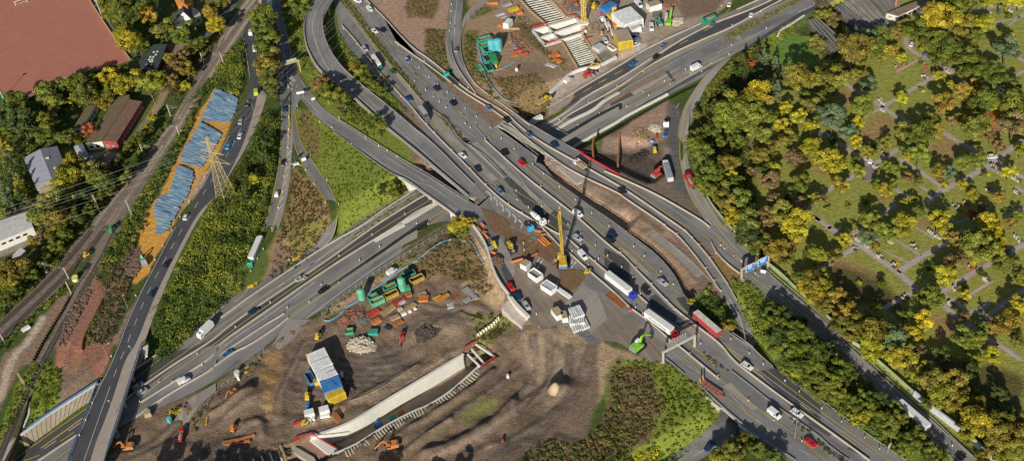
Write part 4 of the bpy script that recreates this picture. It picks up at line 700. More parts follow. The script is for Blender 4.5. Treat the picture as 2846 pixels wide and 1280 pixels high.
def face(name,top,bot,z0,z1,label,mat=WALLP,n=16,cat='wall',joints=True):
 A=resample(wp(top,z1),n);Bq=resample(wp(bot,z0),n);vs=[];fs=[]
 for k in range(n):vs+=[(*A[k],z1),(*Bq[k],z0)]
 fs=[(2*k,2*k+2,2*k+3,2*k+1)for k in range(n-1)]
 r=root(name,(0,0,0));ob('wall_face',MB().add(vs,fs),mat,r)
 cop=MB().sweep([(*a,z1)for a in A],[(-.4,-.3),(.4,-.3),(.4,.25),(-.4,.25)]);ob('coping',cop,CONCW,r)
 if joints:
  mb=MB()
  for k in range(1,n-1):mb.beam((*A[k],z1+.02),(*Bq[k],z0+.02),.12,.12)
  ob('panel_joint',mb,DARK,r)
 tag(r,label,cat,None,top[len(top)//2]);return r
face('retaining_wall',K('03','200,905 480,700 700,560 950,400'),K('03','250,1030 480,865 660,735 860,600'),LOW,-.02,'long sloping tan concrete retaining wall with panel joints left of the bridge')
face('abutment_wall',K('03','1400,60 1440,20 1430,140'),K('03','1330,260 1400,180 1410,190'),LOW,-.05,'grey concrete abutment beneath the street bridge beside scrub',CONC,4,joints=False)
face('abutment_wall',K('03','290,590 285,700 230,830'),K('03','270,780 240,860 200,910'),LOW,-.05,'pale graffiti-blue abutment wall beside the railway bridge',CONC,5,joints=False)
face('abutment_wall',K('11','1925,640 2040,715 2095,750'),K('11','1960,680 1990,760 2030,780'),LOW,-.1,'white triangular abutment at the left end of the ramp bridge',CONCW,4,joints=False)
face('abutment_wall',K('21','455,975 560,1040'),K('21','470,1050 520,1060'),LOW,-.1,'white abutment under the ramp bridge beside the yellow bush',CONCW,3,joints=False)
face('retaining_wall',K('30','1690,355 1720,290 1830,230 1950,150'),K('30','1700,365 1740,340 1850,280 1930,205'),-3.5,-.1,'ochre retaining wall beside the sunken green garden',WALLP,10)
face('abutment_wall',K('33','960,505 1040,580 1130,650'),K('33','1000,600 1060,660 1100,715'),-4.8,-.1,'cream abutment wall left of the underpass road',WALLP,5,joints=False)
face('abutment_wall',K('33','1310,800 1400,870 1510,940'),K('33','1315,880 1350,880 1500,945'),-4.6,-.1,'cream abutment wall right of the underpass road',WALLP,5,joints=False)
ribbon('underpass_road',K('33','1170,690 1060,790 970,880 880,960 700,1080 500,1200'),K('33','1320,800 1300,860 1230,960 1080,1060 850,1200'),ASN,'T',.2)
marks([K('33','1240,780 1150,930 1000,1040 850,1120')],.2,WHITE,'T',.35)
ribbon('underpass_ramp',K('32','1080,560 1200,760 1290,900 1350,1100 1390,1159'),K('32','1210,560 1330,760 1420,950 1470,1100 1490,1159'),ASN,'T',.2)
for(px,py)in K('33','1190,760 1280,830'):
 pass
def pillar(px,py,label,h=4.8,rr=.6,z=LOW):
 p=place(px,py,'low')[0];o=ob('bridge_pillar',MB().cyl((0,0,0),(0,0,h),rr,12),CONC,loc=p);tag(o,label,'pillar','round concrete bridge pillars',(px,py))
for(px,py)in K('21','305,900 262,850')+K('03','1230,640 1150,900 1310,380'):pillar(px,py,'round concrete pillar holding up a bridge over the lower motorway')
for(px,py)in K('10','1250,150 1215,330 1260,500 1330,620'):
 p=at(px,py,0);h=max(1.0,R2z(px,py)-.9);o=ob('bridge_pillar',MB().cyl((0,0,-.5),(0,0,h),.7,12),CONC,loc=p);tag(o,'round concrete column carrying the curved loop ramp','pillar','columns under the loop ramp',(px,py))
o=ob('loop_ramp_deck',MB(),CONC);bpy.data.objects.remove(o)
def deckribbon():
 n=60;a=resample(smooth2(R2L),n);b=resample(smooth2(R2R),n);k=np.arange(n)
 A=place(a[:,0],a[:,1],R2z,.02);Bq=place(b[:,0],b[:,1],R2z,.02);vs=[];fs=[]
 for i in range(n):
  d=(A[i]-Bq[i]);d[2]=0;d/=np.linalg.norm(d)+1e-9;p=A[i]+d*.5;q=Bq[i]-d*.5
  vs+=[(p[0],p[1],p[2]),(q[0],q[1],q[2]),(q[0],q[1],q[2]-1.0),(p[0],p[1],p[2]-1.0)]
 fs=[(4*i+j,4*i+(j+1)%4,4*i+4+(j+1)%4,4*i+4+j)for i in range(n-1)for j in range(4)]
 struct(ob('loop_ramp_deck',MB().add(vs,fs),CONC))
deckribbon()
#warning beacons
RED=M('signal_red',(.55,.04,.03),.6,var=.1)
pb=root('warning_beacon');ob('panel',MB().box(0,0,.15,.36,.1,1.05),M('beacon_white',(.8,.78,.74),.6,var=.08),pb)
for z in(.45,.9):ob('red_stripe',MB().box(0,-.055,z,.37,.03,.15),RED,pb)
ob('foot',MB().box(0,0,0,.5,.85,.16),DARK,pb);proto(pb)
BEAC={'02':'1680,40 1590,195 1515,330 1460,420 1330,680','01':'2000,645 1925,770 1850,890 1760,1035','03':'1090,145 990,380 905,600 840,765 780,915 1730,60 1930,125 1975,235 1555,400 1680,400 1370,590 1440,670','12':'690,25 605,225 552,320 485,440 372,595 240,745 123,860 1668,85 1905,185 1345,293 1740,205 1543,335 1603,375 1005,520 1343,550 1170,575 673,745 1053,740 838,797 335,985 860,330 1107,185 1190,45 215,655','11':'855,65 852,180 848,245 845,360 828,515 808,640 790,785 752,945 1020,580 1103,718 1210,900 1342,912 1227,675 1065,437 1345,72 1603,265 1732,345 1815,390 1912,447 1158,112 1275,165 1470,325 1988,1005','10':'1390,290 1518,440 1650,600 1803,780 1950,950 850,860 885,880 1923,450 2052,595 858,1045 938,1045 838,765 835,680','20':'475,55 472,120 462,235 455,310 85,595 160,670 210,605 257,765 340,835 433,910 503,975 610,1070 300,955 357,1000 420,1058 223,890 115,800 65,850 636,865 705,925 1410,1055 1812,1010','21':'718,60 852,170 608,125 660,165 962,270 1087,375 803,275 1265,520 1370,615 1527,745 1683,870 1843,1000 1347,740 1107,780 1115,870 1225,940 1355,935 1033,905 1165,995 813,720 660,570 478,385 313,215 235,130 1408,1080 1425,1078 1612,1110 1525,90 1708,140 1762,185 1985,65 1920,30 2013,1125 135,1100 245,1105 22,1010','22':'1178,170 1183,235 1737,80 1878,190 1737,180 1650,245 1910,320 1997,290 1878,345 1813,385 1305,860 1328,990','30':'380,708 122,850 955,400 1245,255 1525,120 1240,450 1215,540 1578,285 1038,625 950,705 843,725 790,690 585,800 640,830 376,905 433,940 163,1010 217,1050 1140,70 2047,45','31':'590,1115 1008,1125 45,1125','32':'710,80 855,115 927,185 1032,315 1088,265 992,415 1076,535 1135,635 1130,190 1170,225 1260,295 1338,345 1472,465 1673,615 1807,740 1903,830 286,200 390,295 550,445 672,570 160,260 313,410 463,565 612,730 680,815 32,290 168,400 280,505 435,625 305,690 305,795 375,855 350,660 743,860 1233,1105 935,1150','33':'833,120 1108,340 1405,580 1650,775 1923,975 1412,120 1548,225 1760,385 1900,490 937,25','43':'132,655 323,785 547,945 695,1050 325,45 643,330 740,380 1405,1020'}
LOWC={'12','03','30'}
for c,s_ in BEAC.items():
 for(px,py)in K(c,s_):
  p=W(px,py,'top');b=dup(pb,p,random.uniform(-.5,.5));b.scale=(.95,.95,1.05)
  tag(b,'red and white striped warning beacon post on a black foot','warning beacon','warning beacons lining the lanes',(px,py))
#vehicles
def wheels(r,xs,y,rad=.34,wd=.24,name='wheel'):
 for x in xs:
  for s in(-1,1):
   o=ob(name,MB().cyl((0,-wd/2,0),(0,wd/2,0),rad,12),TYRE,r);o.location=(x,s*y,rad)
   ob('rim',MB().cyl((0,s*(wd/2+.005),0),(0,s*(wd/2+.03),0),rad*.6,8),STEEL,o)
def tinted(o):o['tint']=1;return o
LAMP=M('headlamp',(.8,.8,.75),.2,var=0);TAIL=M('tail_lamp',(.4,.01,.01),.3,var=0)
def car_proto(name,Lh=2.2,w=.9,hood=1.0,tail=-1.75,top=1.46,est=False,deck=.95,roofcol=None):
 r=root(name)
 b=MB().prism([(-Lh,.32),(-Lh-.05,.7),(-Lh+.08,deck),(-Lh+.6,deck+.03),(hood,deck),(Lh-.25,deck-.15),(Lh+.02,deck-.3),(Lh,.32),(Lh-.5,.22),(-Lh+.5,.22)],-w,w)
 tinted(ob('body',b,PAINT,r))
 x0=tail if not est else-Lh+.12;x1=hood;rx0=x0+(.35 if est else.7);rx1=x1-.75
 g=MB().add([(x0,-w+.06,deck),(x1,-w+.06,deck),(x1,w-.06,deck),(x0,w-.06,deck),(rx0,-w+.2,top-.03),(rx1,-w+.2,top-.03),(rx1,w-.2,top-.03),(rx0,w-.2,top-.03)],[(0,1,5,4),(1,2,6,5),(2,3,7,6),(3,0,4,7),(4,5,6,7)])
 ob('windows',g,GLASS,r)
 rf=MB().box((rx0+rx1)/2,0,top-.03,rx1-rx0+.1,2*(w-.18),.06)
 for s in(-1,1):
  for a,b_ in(((x0+.02,rx0)),((x1-.02,rx1)),((x0+x1)/2,(rx0+rx1)/2))if False else(((x0,rx0)),((x1,rx1)),(((x0+x1)/2-.1,(rx0+rx1)/2))):
   rf.beam((a,s*(w-.055),deck),(b_,s*(w-.19),top-.01),.09,.07)
 tinted(ob('roof',rf,PAINT,r))
 for s in(-1,1):
  ob('headlight',MB().box(Lh-.02,s*(w-.25),.55,.12,.32,.14),LAMP,r);ob('tail_light',MB().box(-Lh-.02,s*(w-.18),.62,.1,.22,.2),TAIL,r)
 wheels(r,(-Lh+.8,Lh-.85),w-.1)
 return proto(r)
P_HATCH=car_proto('hatchback_car',2.05,.88,.95,top=1.5,est=True)
P_SALOON=car_proto('saloon_car',2.35,.92,1.05,tail=-1.8,top=1.44)
P_ESTATE=car_proto('estate_car',2.35,.92,1.05,top=1.5,est=True)
def van_proto(name,Lh=2.6,w=1.0,top=2.3,nose=.9):
 r=root(name)
 tinted(ob('body',MB().prism([(-Lh,.35),(-Lh,top-.1),(-Lh+.15,top),(Lh-nose-.7,top),(Lh-nose,1.25),(Lh-.1,.95),(Lh,.4),(Lh-.4,.25),(-Lh+.4,.25)],-w,w),PAINT,r))
 ob('windscreen',MB().add([(Lh-nose+.01,-w+.08,1.32),(Lh-nose+.01,w-.08,1.32),(Lh-nose-.66,w-.14,top-.06),(Lh-nose-.66,-w+.14,top-.06)],[(0,1,2,3)]),GLASS,r)
 for v in r.children:pass
 for s in(-1,1):
  ob('side_window',MB().box(Lh-nose-.95,s*(w+.005),1.3,.95,.02,.55),GLASS,r);ob('headlight',MB().box(Lh-.08,s*(w-.2),.65,.12,.3,.2),LAMP,r)
 wheels(r,(-Lh+.9,Lh-.8),w-.1,.36)
 return proto(r)
P_VAN=van_proto('van');P_BIGVAN=van_proto('panel_van',3.2,1.03,2.7);P_CAMPER=van_proto('camper_van',2.5,.95,1.95)
def cab(r,x,w=1.22,h=3.0,tint=True,L=2.2):
 c=ob('cab',MB().prism([(x-L,.9),(x-L,h-.1),(x-L+.4,h),(x-.5,h-.05),(x-.1,2.0),(x,1.4),(x,.5),(x-L,.5)],-w,w),PAINT,r)
 if tint:tinted(c)
 ob('windscreen',MB().add([(x+.0,-w+.1,1.75),(x+.0,w-.1,1.75),(x-.4,w-.15,h-.35),(x-.4,-w+.15,h-.35)],[(0,1,2,3)]),GLASS,c)
 ob('roof_hatch',MB().box(x-1.2,0,h-.02,.7,.8,.05),GLASS,c)
 for s in(-1,1):ob('side_window',MB().box(x-.8,s*(w+.005),1.7,.9,.02,.6),GLASS,c)
 return c
def semi_proto(name,roofm,sidecol=None,h=4.0,L=13.6,ribs=12,side_mat=None):
 r=root(name);x1=5.4;x0=x1-L
 side=side_mat or PAINT
 cab(r,8.2)
 ob('chassis',MB().box(6,0,.75,4.5,.9,.3),DARK,r)
 t=ob('trailer',MB().box((x0+x1)/2,0,1.15,L,2.55,h-1.2),side,r)
 if side is PAINT:t['tint2']=1
 mb=MB().box((x0+x1)/2,0,h-.05,L,2.56,.06)
 for k in range(ribs):mb.box(x0+(k+.5)*L/ribs,0,h+.01,.07,2.4,.035)
 ob('trailer_roof',mb,roofm,r)
 ob('side_guard',MB().box((x0+x1)/2,0,.55,L*.5,2.3,.4),DARK,r)
 wheels(r,(7.3,4.0,x0+1.6,x0+2.9,x0+4.2),1.05,.5,.35)
 reg(r);return r
ROOFW=M('white_roof_tarpaulin',(.72,.71,.68),.6,var=.1,scale=.8);WHITEP=M('white_body_paint',(.78,.78,.76),.45,var=.06);ROOFG=M('grey_roof_tarpaulin',(.5,.5,.53),.6,var=.15)
P_SEMI=semi_proto('semi_trailer_truck',ROOFW,side_mat=WHITEP);PROTOS.append(P_SEMI)
REDT=M('red_curtain_side',(.42,.05,.06),.6,var=.2,scale=.7)
P_SEMIR=semi_proto('semi_trailer_truck',M('dusty_white_roof',(.62,.58,.5),.8,var=.25,scale=.5),side_mat=REDT);PROTOS.append(P_SEMIR)
def boxtruck_proto(name,L=6.0,h=3.5,boxmat=None,flat=False,tip=None):
 r=root(name);cab(r,L/2+2.0,h=2.7,L=1.9)
 ob('chassis',MB().box(.3,0,.7,L+3.2,.9,.25),DARK,r)
 if flat:
  ob('load_bed',MB().box(-.1,0,1.0,L,2.5,.15),DARK,r)
  for s in(-1,1):ob('side_board',MB().box(-.1,s*1.22,1.15,L,.06,.35),STEEL,r)
 elif tip:
  o=ob('tipper_body',MB().add([(-L/2,-1.2,1.1),(L/2,-1.2,1.1),(L/2,1.2,1.1),(-L/2,1.2,1.1),(-L/2,-1.25,2.5),(L/2,-1.25,2.6),(L/2,1.25,2.6),(-L/2,1.25,2.5)],[(3,2,1,0),(0,1,5,4),(1,2,6,5),(2,3,7,6),(3,0,4,7)]),tip,r)
  if tip is PAINT:tinted(o)
  ob('load',MB().dome(0,0,2.0,L/2-.1,1.1,.65,12,3,.1).box(0,0,1.9,L-.3,2.2,.2),M('tan_load',(.36,.27,.18),.95,var=.3),r)
 else:
  ob('cargo_box',MB().box(-.1,0,1.0,L,2.5,h-1.0),boxmat or WHITEP,r)
  ob('cargo_roof',MB().box(-.1,0,h,L-.05,2.4,.05),ROOFW if boxmat is None else M('grey_box_roof',(.42,.41,.4),.7,var=.2),r)
 wheels(r,(-L/2+1.0,-L/2+2.2,L/2+1.0),1.02,.48,.32);reg(r);PROTOS.append(r);return r
P_BOX=boxtruck_proto('box_truck');P_BOXD=boxtruck_proto('box_truck',7.2,3.7,M('dark_red_box',(.12,.09,.08),.7,var=.3));P_FLAT=boxtruck_proto('flatbed_truck',8.0,flat=True);P_TIP=boxtruck_proto('tipper_truck',6.2,tip=PAINT);P_TIPT=boxtruck_proto('tipper_truck',5.0,tip=M('tan_tipper_body',(.42,.3,.18),.8,var=.2))
P_PICK=boxtruck_proto('pickup_truck',3.2,flat=True)
r=root('concrete_mixer_truck');cab(r,5.0,h=2.8,L=2.0);ob('chassis',MB().box(0,0,.7,8.5,.9,.25),DARK,r)
ob('drum',MB().cyl((-3.4,0,2.9),(-1.6,0,2.6),.6,14,1.25).cyl((-1.6,0,2.6),(.6,0,2.3),1.25,14).cyl((.6,0,2.3),(2.2,0,2.0),1.25,14,.7),WHITEP,r,smooth=False)
ob('drum_stripe',MB().cyl((-1.2,0,2.55),(-.9,0,2.5),1.28,14).cyl((0,0,2.4),(.3,0,2.35),1.28,14),DARK,r);ob('chute',MB().beam((-3.6,0,2.6),(-4.4,0,1.0),.5,.2),STEEL,r)
wheels(r,(-3,-1.7,2.6,4.0),1.02,.48,.32);reg(r);PROTOS.append(r);P_MIX=r
C_=dict(white=(.78,.78,.78),silver=(.45,.48,.5),dark=(.02,.025,.035),black=(.012,.012,.015),navy=(.015,.035,.12),blue=(.02,.16,.42),lblue=(.05,.38,.72),red=(.62,.015,.02),green=(.05,.14,.05),steel=(.16,.22,.32),lime=(.45,.6,.05),aqua=(.02,.45,.47),dgreen=(.0,.2,.13),tgreen=(.02,.32,.2),orange=(.8,.2,.02),grey=(.12,.12,.13),bblue=(.02,.06,.5))
def veh(P,c,rear,front,color,label,cat='car',mode='top',group=None,h=.7,scale=1.0):
 a,b=K(c,rear+' '+front);m=((a[0]+b[0])/2,(a[1]+b[1])/2)
 g=W(m[0],m[1],mode)
 z=g[2];p=at(m[0],m[1],z+h);A=at(a[0],a[1],z);Bq=at(b[0],b[1],z)
 rz=math.atan2(Bq[1]-A[1],Bq[0]-A[0]);q=np.array([p[0],p[1],z+.12])
 o=dup(P,q,rz,C_[color]if isinstance(color,str)else color)
 if scale!=1:o.scale=(scale,)*3
 tag(o,label,cat,group,m);return o
H,S,E,V,BV,CV=P_HATCH,P_SALOON,P_ESTATE,P_VAN,P_BIGVAN,P_CAMPER
R0=0.0
for a in[(H,'01','1800,1060','1830,990','white','white hatchback driving on the street beside the blue tarpaulins','car',R0),(S,'02','1600,400','1650,325','dark','dark car on the street beside the excavated orange sand','car',R0),(S,'02','1462,685','1512,608','navy','dark blue car lower down the street beside the scrub slope','car',R0),(H,'01','890,440','920,490','white','white car parked in front of the long school building','car',R0),(H,'01','850,470','868,510','grey','grey car parked left of the white car by the school','car',R0),(E,'03','1310,455','1390,398','silver','silver estate car in the bridge shadow, upper of a pair','car','low'),(E,'03','1350,505','1418,458','silver','silver car in the bridge shadow, lower of a pair','car','low'),(CV,'03','1748,400','1842,348','white','white van on the outer lane right of the street bridge','van','low'),(S,'10','788,755','792,690','silver','silver car just below the yellow sign gantry','car',R0),(S,'10','815,1035','812,1100','navy','dark blue car on the slip road below the junction nose','car',R0),(S,'10','440,1040','462,985','dark','dark car on the street beside the top of the tarpaulins','car',R0),(V,'10','535,925','531,878','lime','lime green and white van on the street by the pavement','van',R0),(V,'10','480,345','492,295','white','white van in the shade left of the tree row','van',R0),(V,'10','520,500','524,450','white','white van parked in deep shade below another van','van',R0),(CV,'10','1625,75','1658,110','white','white van top centre on the motorway towing nothing','van',R0),(S,'10','1668,285','1712,320','white','white car beside a black car near the central reserve','car',R0),(S,'10','1745,280','1785,312','black','black car right beside the white car near the top','car',R0),(E,'10','1575,455','1612,500','silver','silver car just ahead of the green cab lorry','car',R0),(E,'10','1848,685','1888,722','green','olive green car on the pale outer lane','car',R0),(S,'10','2000,945','2045,985','navy','dark blue car below the green one on the pale lane','car',R0),(S,'10','1985,575','2028,610','steel','steel blue car on the eastern carriageway near barrier start','car',R0),(V,'10','1500,0','1545,20','white','white van at the very top edge of the motorway','van',R0),(S,'11','375,120','395,68','silver','silver car highest of three beside the tarpaulins','car',R0),(S,'11','368,258','390,212','white','white car in the middle of three beside the tarpaulins','car',R0),(S,'11','250,360','278,312','lblue','bright blue car beside the blue tarpaulins','car',R0),(S,'11','790,530','800,470','black','black car on the slip road left of the white sign trailer','car',R0),(H,'11','730,835','742,768','white','white car on the slip road above the long white lorry','car',R0),(V,'12','335,538','305,612','lblue','light blue van below the white semi-trailer on the slip road','van',SL),(S,'12','930,522','1008,480','silver','silver car in the middle of the lower motorway','car','low'),(S,'12','1148,642','1232,592','black','black car on the pale lane of the lower motorway','car','low'),(E,'12','465,848','550,795','navy','dark blue estate on the dark lane of the lower motorway','car','low'),(E,'12','-55,988','5,940','dark','dark car hidden beside the white box truck','car','low'),(CV,'12','1820,462','1898,405','white','white van parked on the dirt verge above the green skips','van','T'),(S,'13','215,142','298,82','blue','blue car alone near the bottom of the lower motorway','car','low'),(H,'20','515,512','528,462','grey','dark grey car on the curved ramp at the top','car',R0),(H,'20','20,570','58,605','silver','silver hatchback on the upper motorway below the vegetation','car',R0),(S,'20','305,845','350,885','dark','dark car left of the aqua flatbed truck','car',R0),(S,'20','468,990','512,1028','black','black car below the aqua flatbed truck','car',R0),(S,'20','38,945','78,990','blue','blue car on the pale lane left of the dark box truck','car',R0),(S,'20','815,1035','862,1075','steel','light blue car on the collector lane by the weeds','car',R0),(CV,'20','1580,812','1645,755','white','white van parked against the curved yard wall','van',R0),(H,'20','1960,370','1995,420','white','white car in the northern yard beside the strutted trench','car',R0),(S,'21','990,65','1040,105','black','black car on the overpass nearest the box truck below','car',R0),(S,'21','1200,210','1252,248','steel','silver blue car on the overpass beside the dark slot','car',R0),(S,'21','1450,305','1505,342','navy','dark blue car on the overpass above the lower motorway','car',R0),(S,'21','555,405','608,448','white','white car on the brown lane beside the guard rail','car',R0),(S,'21','705,530','752,590','dark','dark car on the brown lane behind the orange tailed one','car',R0),(E,'21','920,755','975,805','steel','grey blue car with orange tail ahead of the chevron strip','car',R0),(S,'21','965,378','1018,425','black','black car on the central carriageway left of the red one','car',R0),(E,'21','1135,482','1188,522','red','bright red car near the middle of the picture','car',R0),(CV,'21','1675,975','1738,1018','white','white van in the shadow stripe of the yellow crane','van',R0),(P_PICK,'21','1190,1090','1245,1150','lblue','blue pickup truck behind the concrete mixer','pickup',R0),(E,'22','1672,82','1735,130','silver','silver car right of the yellow crane boom','car',R0),(V,'22','1722,245','1788,318','white','white van right of the yellow crane body','van',R0),(E,'22','1985,110','2055,150','dark','dark estate, lower of two side by side by the long barrier','car',R0),(E,'22','2000,55','2080,110','navy','dark car, upper of two side by side by the long barrier','car',R0),(S,'22','1030,545','1075,615','red','red car parked along the curved parapet wall','car',R0),(S,'22','1095,640','1145,708','navy','dark blue car parked between a red and a silver car','car',R0),(E,'22','1180,730','1232,805','silver','silver car parked lowest along the curved parapet wall','car',R0),(S,'30','1208,75','1232,8','white','white car on the curved slip road at the top','car',R0),(E,'30','1030,265','1085,215','steel','steel blue car beside the green tipper truck','car','low'),(H,'30','1426,165','1438,125','white','white car alone on the north-east motorway at the top','car','low'),(S,'30','552,472','605,428','steel','grey blue car on the dashed lane below the yard','car','low'),(S,'30','475,575','540,525','black','black car on the dashed lane right behind a blue one','car','low'),(S,'30','255,640','312,602','blue','blue car on the dashed lane near the yard wall','car','low'),(BV,'30','840,692','950,632','white','big white van on the pale lane near the loop road','van','low'),(V,'30','458,245','462,300','white','white van parked beside the yellow fronted hall','van',R0),(BV,'30','300,10','365,80','white','white panel van at the top of the yard track','van',R0),(S,'30','260,330','325,318','dark','dark car, top of the row by the yellow hall','car',R0),(S,'30','260,355','325,345','navy','dark blue car, second of the row by the yellow hall','car',R0),(S,'30','270,400','340,382','steel','pale blue car, third of the row by the yellow hall','car',R0),(S,'30','280,450','348,415','white','white car, lowest of the row by the yellow hall','car',R0),(H,'30','5,370','20,430','white','white car left of the yellow hall near the trailer','car',R0),(P_PICK,'31','612,60','602,150','white','white pickup with yellow load on the pit access road','pickup',R0),(S,'31','600,185','592,250','blue','blue car below the white pickup by the pit','car',R0),(S,'31','140,745','210,795','dark','dark car on the north-eastern lane below the pit','car',R0),(S,'32','530,508','605,568','silver','silver blue car inside the big guard rail bend','car',R0),(E,'32','365,590','440,665','dark','dark car between the blue cab and red cab lorries','car',R0),(E,'33','1345,200','1440,262','white','white car on the upper lanes right of the portal gantry','car',R0),(V,'33','1600,655','1715,745','white','white van on the lower lane near the bottom','van',R0),(E,'33','1830,655','1930,725','white','white car beside the central barrier near the bottom','car',R0),(S,'33','1970,945','2055,1010','red','red car near the bottom of the motorway','car',R0),(S,'33','1065,975','985,1060','navy','dark car on the shaded underpass road','car','T'),(S,'43','1460,1160','1510,1110','black','black car at the bottom edge of the northern ramp','car',R0),(H,'40','1130,540','1190,545','steel','pale blue car on the cemetery path','car',R0),(H,'40','1005,445','1018,412','white','white car at the top end of the cemetery path','car',R0),(H,'40','1452,195','1462,165','white','white and black car in the upper cemetery','car',R0),(H,'41','605,490','612,455','white','small white car beside the paved cemetery square','car',R0),(H,'41','1780,440','1818,438','white','white car at the big cemetery path crossing','car',R0),(H,'42','1910,225','1950,240','grey','grey car in tree shade on the right cemetery path','car',R0),(S,'10','180,180','225,140','grey','grey car parked on the yard near the yellow tree','car',R0)]:
 P,c,re,fr,col_,lab,cat,mode=a
 veh(P,c,re,fr,col_,lab,cat,mode)
veh(P_SEMI,'12','580,120','470,370','tgreen','white semi-trailer truck with green and white cab on slip road','lorry',SL,h=2.0)
veh(P_SEMI,'22','1960,445','2290,700','bblue','white ribbed-roof semi-trailer truck with a blue cab','lorry',R0,h=2.2)
hs=veh(P_SEMI,'32','425,855','690,1045','red','white semi-trailer truck lettered along its side with red cab','lorry',R0,h=2.2)
veh(P_SEMIR,'32','1100,1035','855,825','black','red curtain-sided semi-trailer truck with black cab in shade','lorry',R0,h=2.2)
sb=veh(P_SEMI,'43','1140,820','850,570','silver','white and grey semi-trailer truck on the northern ramp','lorry',R0,h=2.2)
veh(P_BOX,'12','110,935','-5,1045','white','white box truck on the lower motorway merging left','truck','low',h=1.8)
bt=veh(P_SEMI,'10','1650,510','1775,690','dgreen','white trailer truck with dark green cab near the reserve','lorry',R0,h=2.0,scale=.72)
veh(P_BOXD,'20','150,1040','245,1170','grey','dark box truck with reddish side on the brown lane','truck',R0,h=1.8)
veh(P_SEMI,'10','665,10','692,165','silver','silver white lorry in shade at the top of the street','lorry',R0,h=1.8,scale=.9)
veh(P_FLAT,'20','560,860','390,705','aqua','aqua flatbed truck on the collector lane','truck',R0,h=1.0)
veh(P_MIX,'21','1240,1000','1370,1085','white','white concrete mixer truck on the barrier lane','truck',R0,h=1.3)
veh(P_TIPT,'21','1800,575','1685,485','white','white tipper truck with tan load on the overpass','truck',R0,h=1.2)
veh(P_BOX,'21','1370,45','1255,105','white','white box truck emerging below the overpass','truck','low',h=1.8,scale=.85)
veh(P_TIP,'30','1120,150','950,225','tgreen','green tipper truck entering from the northern yard','truck',R0,h=1.4)
veh(P_TIP,'03','1752,985','1775,875','red','red pickup truck with open bed on the gravel yard','pickup','T',h=.8,scale=.72)
def text(s,size,mat,parent,loc,rot,name='lettering'):
 cu=bpy.data.curves.new(name,'FONT');cu.body=s;cu.size=size;cu.extrude=.01;cu.align_x='CENTER';cu.align_y='CENTER'
 t=bpy.data.objects.new(name,cu);COL.objects.link(t);bpy.context.view_layer.update()
 me=bpy.data.meshes.new_from_object(t.evaluated_get(bpy.context.evaluated_depsgraph_get()));bpy.data.objects.remove(t)
 me.materials.clear();me.materials.append(mat);o=bpy.data.objects.new(name,me);COL.objects.link(o);o.parent=parent;o.location=loc;o.rotation_euler=rot;return o
INK=M('blue_black_lettering',(.01,.08,.12),.6,var=0)
text('Huckschlag',2.0,INK,hs,(-1.2,-1.29,2.55),(math.pi/2,0,0))
def flatbed():
 a,b=K('33','1130,520 955,400');g=W((a[0]+b[0])/2,(a[1]+b[1])/2);A=W(*a);Bq=W(*b);rz=math.atan2(Bq[1]-A[1],Bq[0]-A[0])
 BR=M('brick_red_deck',(.34,.13,.1),.8,var=.3,scale=1);r=root('flatbed_trailer',g,rz)
 ob('deck',MB().box(0,0,.8,8.6,2.6,.2),BR,r)
 for x in(-2.5,-.8,.9,2.6):ob('cross_member',MB().box(x,0,1.0,.15,2.5,.06),DARK,r)
 for s in(-1,1):ob('loading_ramp',MB().beam((4.3,s*.8,.9),(4.9,s*.8,3.2),.7,.15),M('ochre_ramp',(.45,.3,.12),.8,var=.2),r)
 ob('drawbar',MB().beam((-4.3,.9,.8),(-6.3,0,.7),.2).beam((-4.3,-.9,.8),(-6.3,0,.7),.2),RED,r)
 wheels(r,(.8,2.0),1.1,.42,.3);tag(r,'brick red low-loader trailer with two upright ochre ramps','trailer',None,a)
flatbed()
#foliage
def leaf_mesh(name,C,rad,nleaf,size,col,mat,flat=.75,up=.35,jit=.35,seed=0):
 """C: clump centres (n,3), rad (n,), nleaf per clump; small quads around each clump's shell"""
 g=np.random.default_rng(seed);n=len(C);N=n*nleaf;idx=np.repeat(np.arange(n),nleaf)
 d=g.normal(size=(N,3));d[:,2]=np.abs(d[:,2])*1.0-up*.3;d/=np.linalg.norm(d,axis=1)[:,None]
 rr=rad[idx]*g.uniform(.55,1.05,N);P=C[idx]+d*rr[:,None]*np.array([1,1,flat])
 nrm=d+g.normal(size=(N,3))*.55;nrm/=np.linalg.norm(nrm,axis=1)[:,None]
 t=np.cross(nrm,g.normal(size=(N,3)));t/=np.linalg.norm(t,axis=1)[:,None];b=np.cross(nrm,t)
 s=(size*g.uniform(.6,1.3,N))[:,None]/2
 V=np.stack([P-t*s-b*s*.6,P+t*s-b*s*.9,P+t*s*.8+b*s,P-t*s*.9+b*s*.7],1).reshape(-1,3)
 if isinstance(col,np.ndarray)and col.ndim==2:cc=col[idx]
 else:cc=np.tile(np.asarray(col,float),(N,1))
 cl=g.uniform(1-jit,1+jit,n)[idx]*g.uniform(.8,1.25,N);cc=cc*cl[:,None]
 me=bpy.data.meshes.new(name);me.vertices.add(4*N);me.vertices.foreach_set('co',V.astype(np.float32).ravel())
 me.loops.add(4*N);me.loops.foreach_set('vertex_index',np.arange(4*N,dtype=np.int32));me.polygons.add(N);me.polygons.foreach_set('loop_start',np.arange(0,4*N,4,dtype=np.int32));me.update(calc_edges=True)
 ca=me.color_attributes.new('Col','FLOAT_COLOR','POINT');ca.data.foreach_set('color',np.concatenate([np.repeat(cc,4,0),np.ones((4*N,1))],1).astype(np.float32).ravel())
 me.materials.append(mat);return me
BARK=M('bark',(.12,.09,.07),.95,var=.3)
